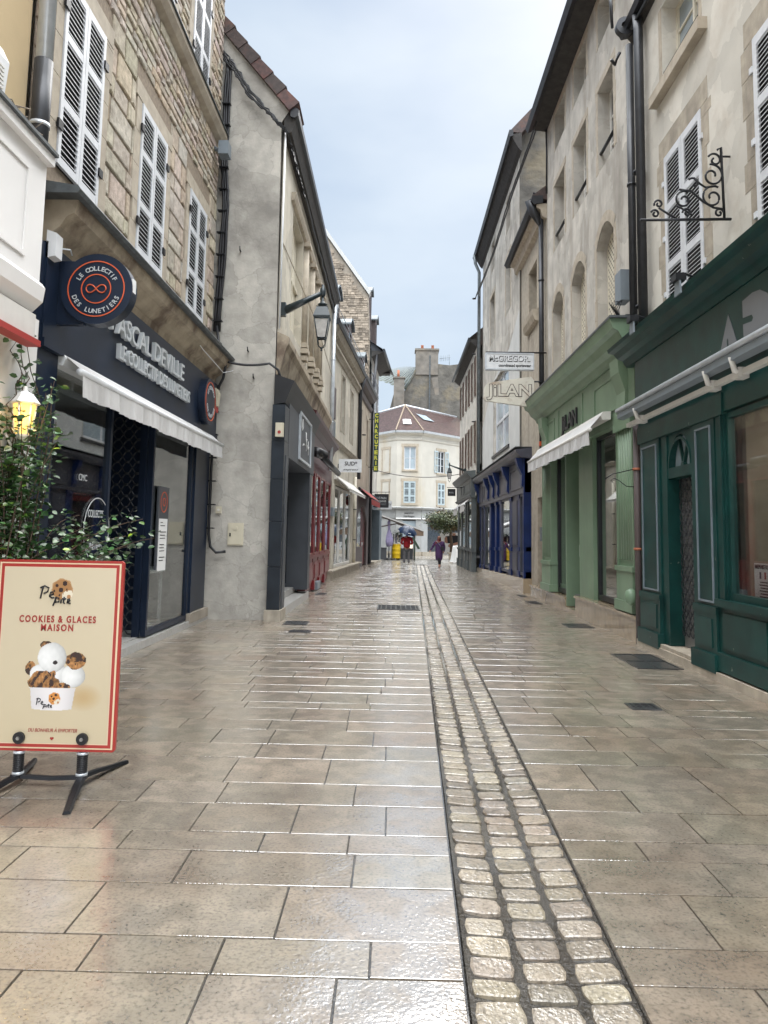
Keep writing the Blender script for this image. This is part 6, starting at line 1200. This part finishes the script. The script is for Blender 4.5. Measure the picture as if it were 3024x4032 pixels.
def foot(m,pts,w0,w1,h=.018):
    n=len(pts)
    for i in range(n-1):
        a,b=Vector(pts[i]),Vector(pts[i+1]); t_=(b-a); t_.z=0; t_.normalize(); nn=Vector((-t_.y,t_.x,0)); wa=w0+(w1-w0)*i/(n-1); wb=w0+(w1-w0)*(i+1)/(n-1)
        m.add([tuple(a-nn*wa-Vector((0,0,h))),tuple(a+nn*wa-Vector((0,0,h))),tuple(b+nn*wb-Vector((0,0,h))),tuple(b-nn*wb-Vector((0,0,h))),tuple(a-nn*wa*.6),tuple(a+nn*wa*.6),tuple(b+nn*wb*.6),tuple(b-nn*wb*.6)],[(0,3,2,1),(4,5,6,7),(0,1,5,4),(1,2,6,5),(2,3,7,6),(3,0,4,7)])
foot(m,[(-2.3,yc,.062),(-2.06,yc,.052),(-1.84,yc,.062)],.024,.024)
for u,sg in ((-2.262,-1),(-1.872,1)):
    foot(m,[(u,yc,.065),(u+sg*.03,yc-.14,.055),(u+sg*.07,yc-.3,.035),(u+sg*.115,yc-.46,.02)],.03,.022); foot(m,[(u,yc,.065),(u+sg*.03,yc+.14,.055),(u+sg*.07,yc+.3,.035),(u+sg*.115,yc+.46,.02)],.03,.016)
m.build('base','iron',t)
# ---------------------------------------------------------------- planter, climbing plant, wall lantern at the cookie shop
t=thing('wooden_planter','dark brown wooden planter behind the cookie sign','planter',(-2.95,6.0,0)); m=MB(); m.b(-3.2,-2.75,5.3,6.45,.04,.62)
for z in (.2,.4): pass
m.build('box','planter_wood',t); m=MB(); m.b(-3.19,-2.77,5.34,6.41,.621,.64); m.build('soil','bark',t); m=MB(); m.b(-3.21,-2.735,5.28,5.34,.56,.66); m.b(-2.79,-2.735,5.34,6.41,.56,.66); m.b(-3.21,-2.735,6.41,6.47,.56,.66); m.build('rim','planter_wood',t)
t=thing('climbing_plant','leafy glossy climbing shrub with a few yellow leaves beside the lit wall lantern','plant',(-2.95,6.0,.64))
def leafm(m,p,s,up,k):
    a=R.uniform(0,6.28); t_=Vector((math.cos(a),math.sin(a),R.uniform(-.7,.35))).normalized(); n_=Vector((R.uniform(-1,1),R.uniform(-1,1),up)).normalized(); b=t_.cross(n_).normalized(); n_=b.cross(t_); p=Vector(p); l_,w=s,s*.36
    vs=[p,p+t_*l_*.3+b*w+n_*.1*l_,p+t_*l_*.7+b*w*.85+n_*.12*l_,p+t_*l_,p+t_*l_*.7-b*w*.85+n_*.12*l_,p+t_*l_*.3-b*w+n_*.1*l_,p+t_*l_*.5]
    m.col=k; m.add([tuple(v) for v in vs],[(0,1,6),(1,2,6),(2,3,6),(3,4,6),(4,5,6),(5,0,6)],True)
m=MB(); st=MB()
stems=[]
for i in range(50):
    lean=i%5<2; y0=R.uniform(5.4,6.3); x0=R.uniform(-3.15,-2.95); h=R.uniform(.65,1.15) if lean else R.uniform(1.0,1.75); p=Vector((x0,y0,.62)); v=Vector((R.uniform(0,.25),R.uniform(.1,.7),1)) if lean else Vector((R.uniform(-.05,.05),R.uniform(-.2,.12),1)); pts=[tuple(p)]
    for k_ in range(12): p=p+v.normalized()*h/9; v+=Vector((R.uniform(-.12,.2)*.7,R.uniform(-.2,.3)*.7,-.075)) if lean else Vector((R.uniform(-.06,.06),R.uniform(-.1,.1),-.03)); p.x=max(p.x,-3.17); pts.append(tuple(p))
    stems.append(pts)
# wisps climbing up the wall
for y in (6.05,6.2,5.9): stems.append([(-3.1+R.uniform(-.05,.03),y+.06*math.sin(i*.9),2.0+.09*i) for i in range(15)])
for pts in stems:
    st.tube(pts,[.008*(1-.7*i/len(pts)) for i in range(len(pts))],5,False); wisp=pts[0][2]>1.5
    for i in range(len(pts)-1):
        for _ in range(2 if wisp and i>7 else (3 if wisp else 7)):
            q=Vector(pts[i]).lerp(Vector(pts[i+1]),R.random())+Vector((R.gauss(0,.035),R.gauss(0,.06),R.gauss(0,.05))); q.x=max(q.x,-3.17); r=R.random()
            k=(.6,.8,.7) if r<.5 else ((1.1,1.2,1.0) if r<.82 else ((1.8,2.3,2.2) if r<.93 else (5.5,4.0,1.0) if r<.945 else (2,2,.8)))
            leafm(m,q,R.uniform(.045,.075),.9,k)
st.build('stems','bark',t); m.build('leaves','leaf',t)
t=thing('wall_lantern','lit yellow wall lantern with white roof behind the climbing plant','wall lamp',(-3.02,6.05,2.4)); m=MB(); lx,ly=-3.04,5.95
m.lathe(lx,ly,[(.11,2.56),(.12,2.572),(.06,2.65),(.022,2.67),(.015,2.71)],6); m.lathe(lx,ly,[(.02,2.25),(.045,2.27),(.065,2.29),(.07,2.31)],6)
for i in range(6): a=math.pi/3*(i+.5); m.tube([(lx+.09*math.cos(a),ly+.09*math.sin(a),2.56),(lx+.062*math.cos(a),ly+.062*math.sin(a),2.3)],.008,5)
m.tube([(-3.2,ly,2.35),(-3.12,ly,2.2),(lx,ly,2.26)],.012,6); m.build('frame','white_plain',t); m=MB(); m.lathe(lx,ly,[(.057,2.31),(.084,2.555)],6); m.build('glass','lit_glass',t)
ld=bpy.data.lights.new('lantern_bulb','POINT'); ld.energy=1.6; ld.color=(1,.7,.3); ld.shadow_soft_size=.1; lo=bpy.data.objects.new('lantern_bulb',ld); lo.location=(lx+.2,ly-.22,2.42); sc.collection.objects.link(lo)
# ---------------------------------------------------------------- square beyond the street
t=thing('restaurant_awning','wide sloping white and brown restaurant awning on the left of the square','awning',(-.5,47,2.6)); m=MB(); m.add([(-2.4,46,3.25),(1.85,46,1.78),(1.85,49.5,1.78),(-2.4,49.5,3.25),(-2.4,46,3.33),(1.85,46,1.86),(1.85,49.5,1.86),(-2.4,49.5,3.33)],[(0,1,2,3),(4,5,6,7),(0,1,5,4),(1,2,6,5)]); m.build('canopy','canvas_white',t)
m=MB(); m.add([(-2.4,46.02,3.23),(1.83,46.02,1.76),(1.83,49.48,1.76),(-2.4,49.48,3.23)],[(0,1,2,3)]); m.b(1.8,1.86,46,49.5,1.5,1.78); m.add([(1.0,46.03,2.05),(1.83,46.03,1.76),(1.83,46.03,1.5),(1.0,46.03,1.5)],[(0,1,2,3)]); m.build('lining','canvas_brown',t); m=MB()
for y in (46.1,48): m.tube([(-1.5,y,1.9),(.2,y,2.25),(1.7,y,1.75)],.03,6)
m.tube([(1.3,46.2,0),(1.3,46.2,1.55)],.05,8); m.build('frame','mauve_brown',t)
t=thing('restaurant_building','plain building on the left of the square carrying the restaurant awning','building',(-3,48,0)); m=MB(); m.b(-7,-1.3,46.5,54,0,7.5); m.build('wall','render_grey',t); m=MB(); m.b(-1.3,-1.26,47,53,0,2.8); m.build('window','pane_dark',t)
t=thing('oil_drum','bright yellow ribbed oil drum table on castors','drum',(.19,46.6,0)); m=MB(); pr=[(.27,.09)]
for z in (.1,.36,.38,.4,.62,.64,.66,.93): pr.append((.283 if z in(.38,.64) else .27,z))
pr+=[(.28,.95),(.28,.97),(.255,.97)]; m.lathe(.19,46.6,pr,24); m.build('barrel','drum_yellow',t)
for a in (0.6,2.2,3.8,5.4): m=MB(); x,y=.19+.18*math.cos(a),46.6+.18*math.sin(a); m.tube([(x-.02,y,.045),(x+.02,y,.045)],.045,10); m.build('castor','black',t)
for i,(x,mm) in enumerate(((.05,'off_white'),(.3,'off_white'),(.36,'white_plain'))): m=MB(); m.lathe(x,46.5,[(.035,.97),(.045,1.09),(.03,1.09)],10); tag(m.build('cup',mm,None,(x,46.5,.97)),['white cup at the left on the yellow drum','middle white cup on the yellow drum','white cup at the right edge of the yellow drum'][i],'cup')
t=thing('closed_parasol','closed lilac parasol on a dark base under the restaurant awning','parasol',(-.27,46.3,0)); m=MB(); m.lathe(-.27,46.3,[(.02,2.5),(.1,2.3),(.09,2.05),(.07,1.85),(.12,1.7),(.2,1.35),(.23,1.1),(.17,.85),(.1,.82)],9); 
for v in range(len(m.v)): a=v%9; x,y,z=m.v[v]; k=1+.28*math.sin(a*2.3+z*2); m.v[v]=(-.27+(x+.27)*k,46.3+(y-46.3)*k,z+.03*math.sin(a*1.7))
m.build('folded_canopy','lilac',t); m=MB(); m.tube([(-.27,46.3,.1),(-.27,46.3,2.55)],.025,8); m.build('pole','iron',t); m=MB(); m.lathe(-.27,46.3,[(.3,0),(.3,.06),(.06,.12),(.05,.4)],14); m.build('base','black',t)
t=thing('planter_box','dark square planter box at the left edge of the square','planter',(-.75,46.2,0)); m=MB(); m.b(-1.1,-.42,45.9,46.4,.02,.7); m.b(-1.13,-.39,45.87,46.43,.7,.75); m.build('box','slate_grey',t)
t=thing('menu_board','tall dark menu board leaning beside the awning post','menu board',(1.4,45.9,0)); m=MB(); m.add([(1.1,45.9,1.4),(1.22,45.9,1.44),(1.66,45.95,.72),(1.52,45.95,.68),(1.1,45.96,1.4),(1.22,45.96,1.44),(1.66,46.01,.72),(1.52,46.01,.68)],[(0,1,2,3),(4,5,6,7),(0,1,5,4),(1,2,6,5),(2,3,7,6),(3,0,4,7)]); m.tube([(1.32,45.97,0),(1.32,45.97,1.3)],.04,6); m.build('board','charcut_panel',t)
t=thing('dark_cabinet','dark cabinet with a lit tray of goods under the restaurant awning','cabinet',(.9,47.2,0)); m=MB(); m.b(.45,1.25,47,47.6,.02,.7); m.build('body','slate_grey',t); m=MB(); m.b(.9,1.2,46.98,47.3,.72,.98); m.build('tray','blue_light',t)
t=thing('clothes_rail','rail of hanging garments behind the yellow drum','clothes rail',(.15,47.5,0)); m=MB(); m.tube([(-.1,47.5,0),(-.1,47.5,1.6),(.55,47.5,1.6),(.55,47.5,0)],.02,6); m.build('rail','steel',t)
for i in range(8): m=MB(); x=-.02+i*.07; m.prof(F(x,0,1,0,0,1),[(47.3,1.0+.1*R.random()),(47.7,1.0),(47.66,1.5),(47.5,1.58),(47.34,1.5)],0,.045); m.build('garment',R.choice(['white_plain','cloth_maroon','cloth_black','wood_shelf','cream_panel','cloth_purple']),t)
t=thing('potted_shrub','small leafy shrub above the drum beneath the awning','plant',(.3,47.2,1)); m=MB(); m.lathe(.3,47.9,[(.15,0),(.2,.9)],10); m.build('pot','slate_grey',t); m=MB()
for i in range(260): leafm(m,(.3+R.gauss(0,.18),47.9+R.gauss(0,.15),1.5+R.gauss(0,.16)),.09,.8,R.choice([(1,1.1,1),(2,2.2,2)]))
m.build('leaves','leaf',t)
t=thing('stone_bench','low stone bench on the right of the square','bench',(3.8,48.3,0)); m=MB(); m.b(3.5,4.6,48,48.5,.38,.48); m.build('seat','dressed_grey',t)
for x in (3.6,4.3): m=MB(); m.b(x,x+.2,48.05,48.45,0,.38); m.build('leg','dressed_grey',t)
t=thing('covered_table','small round table under a hanging white cloth by the grey shop corner','table',(3.6,42.3,0)); m=MB(); pr=[]
vs=[];k_=24
for i,(r,z) in enumerate(((.0,.98),(.28,.98),(.3,.95),(.34,.6),(.42,.2),(.48,.08))):
    for j in range(k_): a=2*math.pi*j/k_; q=1+(.12*math.sin(j*1.9) if z<.7 else 0); vs.append((3.62+.82*r*q*math.cos(a),42.3+.82*r*q*math.sin(a),z))
m.add(vs,[(i*k_+j,i*k_+(j+1)%k_,(i+1)*k_+(j+1)%k_,(i+1)*k_+j) for i in range(5) for j in range(k_)],True); m.build('cloth','white_plain',t); m=MB(); m.lathe(3.62,42.3,[(.05,0),(.05,.95)],8); m.build('leg','iron',t)
t=thing('advert_panel','printed panel of a dark shirted figure leaning with bare forearms','poster',(3.6,49.5,0)); f=facing(49.5); m=MB(); m.box(f,3.1,4.7,-.08,0,.25,1.75); m.build('panel','white_render',t)
m=MB(); m.poly(f,[(3.5,1.05),(4.5,1.0),(4.55,1.4),(4.3,1.55),(4.1,1.6),(3.8,1.55),(3.45,1.5)],.001,.006); m.build('printed_shirt','cloth_black',t)
m=MB(); m.poly(f,[(3.62,.85),(3.75,.75),(3.95,.85),(4.55,1.08),(4.5,1.22),(4.0,1.05),(3.7,1.0)],.007,.012); m.poly(f,[(3.4,1.1),(3.6,1.05),(3.55,1.5),(3.4,1.4)],.007,.012); m.poly(f,[(3.92,1.55),(4.12,1.55),(4.14,1.72),(3.9,1.72)],.007,.012); m.build('printed_skin','skin',t)
m=MB(); m.tube([(3.2,49.55,0),(3.2,49.55,.3)],.03,6); m.tube([(4.6,49.55,0),(4.6,49.55,.3)],.03,6); m.build('leg','iron',t)
def tree(x,y,z0,zc,rx,ry,rz,n,label,cols):
    t=thing('street_tree',label,'tree',(x,y,0)); m=MB(); m.tube([(x,y,0),(x+.05,y,z0*.6),(x-.03,y,z0),(x,y,zc)],[.13,.1,.09,.04],8)
    tips=[]
    for i in range(16):
        a=R.uniform(0,6.28); e=R.uniform(-.2,1.1); p=Vector((x,y,z0+R.uniform(0,.5))); q=Vector((x+rx*.75*math.cos(a)*math.cos(e),y+ry*.75*math.sin(a)*math.cos(e),zc+rz*.7*math.sin(e))); m.tube([tuple(p),tuple(p.lerp(q,.5)+Vector((0,0,.1))),tuple(q)],[.045,.03,.012],5); tips.append(q)
    m.build('trunk','bark',t); m=MB(); cl=[]
    for i in range(46):
        while True:
            p=Vector((R.uniform(-1,1),R.uniform(-1,1),R.uniform(-1,1)))
            if .35<p.length<1: break
        cl.append((Vector((x+p.x*rx,y+p.y*ry,zc+p.z*rz)),R.choice(cols)))
    for i in range(n):
        c,k=R.choice(cl); p=c+Vector((R.gauss(0,.2),R.gauss(0,.2),R.gauss(0,.13))); b=R.uniform(.7,1.4); leafm(m,p,R.uniform(.07,.13),.7,tuple(v*b for v in k))
    m.build('crown','leaf_autumn',t)
tree(3.75,48.5,1.6,2.5,1.6,1.5,.8,9000,'small autumn tinged street tree in the right of the square',[(1,1,.9),(.7,.9,.8),(1.3,1.15,.9),(1.8,1.0,.9),(.8,1.0,.9),(1,1.1,.9)])
# ---------------------------------------------------------------- people
def skin(name,verts,edges,m,parent,sub=2):
    me=bpy.data.meshes.new('s'); me.from_pydata([v[:3] for v in verts],edges,[]); o=bpy.data.objects.new('s',me); sc.collection.objects.link(o)
    md=o.modifiers.new('k','SKIN'); md.use_smooth_shade=True
    for i,v in enumerate(verts): r=v[3]; me.skin_vertices[0].data[i].radius=(r if not isinstance(r,tuple) else r[0],r if not isinstance(r,tuple) else r[1])
    me.skin_vertices[0].data[0].use_root=True
    sb=o.modifiers.new('b','SUBSURF'); sb.levels=sub; sb.render_levels=sub; bpy.context.view_layer.update()
    nm=bpy.data.meshes.new_from_object(o.evaluated_get(bpy.context.evaluated_depsgraph_get())); bpy.data.objects.remove(o)
    b=MB(); b.add([tuple(v.co) for v in nm.vertices],[tuple(p.vertices) for p in nm.polygons],True); bpy.data.meshes.remove(nm); return b.build(name,m,parent)
def P(x0,y0,l): return [(x0+a,y0+b,c,r) for a,b,c,r in l]
# man seen from behind under an umbrella
px,py=.71,39.0
t=thing('person','person in red jacket and grey trousers seen from behind under a blue umbrella','person',(px,py,0))
body=[(0,0,.95,(.14,.1)),(0,0,1.15,(.13,.1)),(0,0,1.38,(.16,.1)),(0,-.02,1.5,.055),(0,.02,1.6,.09),(0,.02,1.68,.085),
 (.2,0,1.4,.055),(.27,-.02,1.14,.042),(.2,.2,1.05,.034),(.12,.27,1.25,.03),(-.2,0,1.4,.055),(-.27,-.02,1.14,.042),(-.2,.18,1.05,.034),(-.12,.25,1.2,.03),
 (.09,0,.88,.085),(.1,0,.5,.058),(.1,-.01,.1,.04),(.11,.12,.05,.04),(-.1,0,.88,.085),(-.12,-.03,.5,.058),(-.13,-.08,.1,.04),(-.14,.05,.05,.04)]
ed=[(0,1),(1,2),(2,3),(3,4),(4,5),(2,6),(6,7),(7,8),(8,9),(2,10),(10,11),(11,12),(12,13),(0,14),(14,15),(15,16),(16,17),(0,18),(18,19),(19,20),(20,21)]
skin('body',P(px,py,body),ed,'skin',t)
skin('jacket',P(px,py,[(0,0,.84,(.185,.13)),(0,0,1.0,(.19,.14)),(0,0,1.2,(.2,.14)),(0,0,1.38,(.2,.12)),(0,0,1.49,.07),(.22,0,1.38,.08),(.29,-.02,1.14,.065),(.22,.19,1.06,.052),(-.22,0,1.38,.08),(-.29,-.02,1.14,.065),(-.22,.17,1.06,.052)]),[(0,1),(1,2),(2,3),(3,4),(3,5),(5,6),(6,7),(3,8),(8,9),(9,10)],'cloth_red',t)
skin('trousers',P(px,py,[(0,0,.9,(.16,.11)),(.09,0,.8,.1),(.1,0,.5,.074),(.1,-.01,.09,.055),(-.1,0,.8,.1),(-.12,-.03,.5,.074),(-.13,-.08,.09,.055)]),[(0,1),(1,2),(2,3),(0,4),(4,5),(5,6)],'cloth_grey',t)
for q,dy in ((.105,0),(-.135,-.07)): skin('shoe',P(px,py,[(q,dy-.07,.05,.045),(q,dy+.04,.045,.05),(q,dy+.17,.035,.04)]),[(0,1),(1,2)],'off_white',t)
skin('hair',P(px,py,[(0,0,1.62,.1),(0,.02,1.7,.09)]),[(0,1)],'cloth_black',t)
t=thing('umbrella','open navy blue umbrella held over the person in red','umbrella',(px+.08,py-.05,1.2)); m=MB(); ux,uy,uz=px+.1,py-.05,1.98; n=8; rings=[(0,0),(.17,.02),(.32,.08),(.44,.18),(.52,.33)]; vs=[]
tilt=Matrix.Rotation(math.radians(16),3,'Y')@Matrix.Rotation(math.radians(22),3,'X')
for r,dz in rings:
    for j in range(32): a=2*math.pi*j/32; rr=r*(1-.07*abs(math.sin(a*4))); v=tilt@Vector((rr*math.cos(a),rr*math.sin(a),-dz-(.03*abs(math.sin(a*4)) if r<.5 else -.03*abs(math.sin(a*4)))))
    
vs=[]
for r,dz in rings:
    for j in range(32):
        a=2*math.pi*j/32; w=abs(math.sin(a*4)); rr=r*(1-.06*w); v=tilt@Vector((rr*math.cos(a),rr*math.sin(a),-dz+(.05*w if r>.5 else -.012*w*(r>0)))); vs.append((ux+v.x,uy+v.y,uz+v.z))
m.add(vs,[(i*32+j,i*32+(j+1)%32,(i+1)*32+(j+1)%32,(i+1)*32+j) for i in range(4) for j in range(32)],True); m.build('canopy','umbrella_blue',t)
m=MB(); a=tilt@Vector((0,0,.06)); b=Vector((px+.14,py+.25,1.22)); m.tube([(ux+a.x,uy+a.y,uz+a.z),tuple(b)],.01,6); m.build('shaft','steel',t); m=MB(); m.tube([tuple(b),(b.x,b.y,b.z-.1)],.018,6); m.build('handle','black',t)
v1=tilt@Vector((.05,-.44,-.2)); v2=tilt@Vector((.2,-.4,-.2)); m=MB(); m.tube([(ux+v1.x,uy+v1.y-.02,uz+v1.z),(ux+v2.x,uy+v2.y-.02,uz+v2.z)],.018,5); m.build('white_mark','white_plain',t)
# woman walking towards the camera
px,py=2.23,36.3
t=thing('person','person in maroon headscarf and purple coat walking towards the camera','person',(px,py,0))
body=[(0,0,.86,(.15,.11)),(0,0,1.05,(.14,.1)),(0,0,1.23,(.15,.09)),(0,-.02,1.34,.05),(0,-.05,1.43,.085),(0,-.05,1.5,.08),
 (.17,0,1.22,.05),(.24,.0,.98,.038),(.21,-.1,.76,.032),(.21,-.13,.68,.028),(-.17,0,1.22,.05),(-.29,.02,1.0,.038),(-.43,-.02,.8,.03),(-.47,-.04,.73,.026),
 (.07,0,.75,.08),(.06,.1,.42,.055),(.06,.2,.12,.036),(.06,.1,.04,.032),(-.06,0,.75,.08),(-.02,-.1,.42,.055),(.0,-.16,.1,.036),(.0,-.27,.05,.034)]
skin('body',P(px,py,body),ed,'skin',t)
skin('coat',P(px,py,[(0,0,.3,(.17,.13)),(0,-.01,.5,(.2,.16)),(0,0,.75,(.2,.16)),(0,0,1.0,(.2,.15)),(0,0,1.2,(.19,.12)),(0,0,1.31,.07),(.2,0,1.2,.08),(.26,0,.97,.062),(.22,-.1,.76,.048),(-.2,0,1.2,.08),(-.3,.02,1.0,.06),(-.43,-.02,.81,.045)]),[(0,1),(1,2),(2,3),(3,4),(4,5),(4,6),(6,7),(7,8),(4,9),(9,10),(10,11)],'cloth_purple',t)
skin('headscarf',P(px,py,[(0,.0,1.24,.12),(0,-.01,1.33,.085),(0,-.0,1.43,.1),(0,-.005,1.52,.085)]),[(0,1),(1,2),(2,3)],'cloth_maroon',t)
skin('shoulder_wrap',P(px,py,[(-.02,-.04,1.27,.1),(-.14,-.02,1.2,.1),(-.24,0,1.08,.07)]),[(0,1),(1,2)],'cloth_maroon',t)
skin('leggings',P(px,py,[(0,0,.6,.1),(.06,.1,.42,.066),(.06,.19,.13,.05),(-.02,-.1,.42,.066),(.0,-.15,.13,.05)]),[(0,1),(1,2),(0,3),(3,4)],'cloth_black',t)
skin('shoe',P(px,py,[(0,-.12,.04,.036),(0,-.26,.035,.034)]),[(0,1)],'cloth_maroon',t); skin('shoe',P(px,py,[(.06,.22,.08,.036),(.06,.1,.035,.034)]),[(0,1)],'cloth_maroon',t)
m=MB(); m.lathe(px,py-.135,[(.0,1.38),(.05,1.41),(.062,1.46),(.045,1.51),(.0,1.53)],12); m.build('face','skin',t)
m=MB(); m.b(px-.035,px-.015,py-.2,py-.19,1.465,1.475); m.b(px+.015,px+.035,py-.2,py-.19,1.465,1.475); m.build('eyes','black',t)
t=thing('shoulder_bag','small black bag with grey strap worn by the person in purple','bag',(px+.12,py-.2,.9)); m=MB(); m.b(px+.06,px+.24,py-.24,py-.17,.84,1.0); m.build('bag','black',t); m=MB(); m.tube([(px-.14,py-.13,1.28),(px-.03,py-.19,1.14),(px+.08,py-.2,1.0)],.014,5); m.build('strap','grey_moulding',t)
bpy.context.view_layer.update()

names={}
for o in sc.objects:
    if not o.parent and 'category' in o: names.setdefault(o.name.split('.')[0],[]).append(o)
GR={'drainpipe':'drainpipes on the facades','cable':'overhead and wall cables','awning':'awnings over the shopfronts','iron_plate':'iron plates in the paving','access_cover':'access covers in the paving','street_lantern':'black wall lanterns','hanging_sign':'old hanging signs on the right','wall_hook':'iron hooks on the grey gable','boot':'boots in the green shop window','shoe':'shoes in the green shop window','floodlight':'floodlights on the green cornice','person':'people in the street','cup':'cups on the yellow drum','wire':'thin wires on the facades'}
for k,v in names.items():
    if len(v)>1:
        for o in v:
            if 'group' not in o: o['group']=GR.get(k,k.replace('_',' ')+'s in the street')
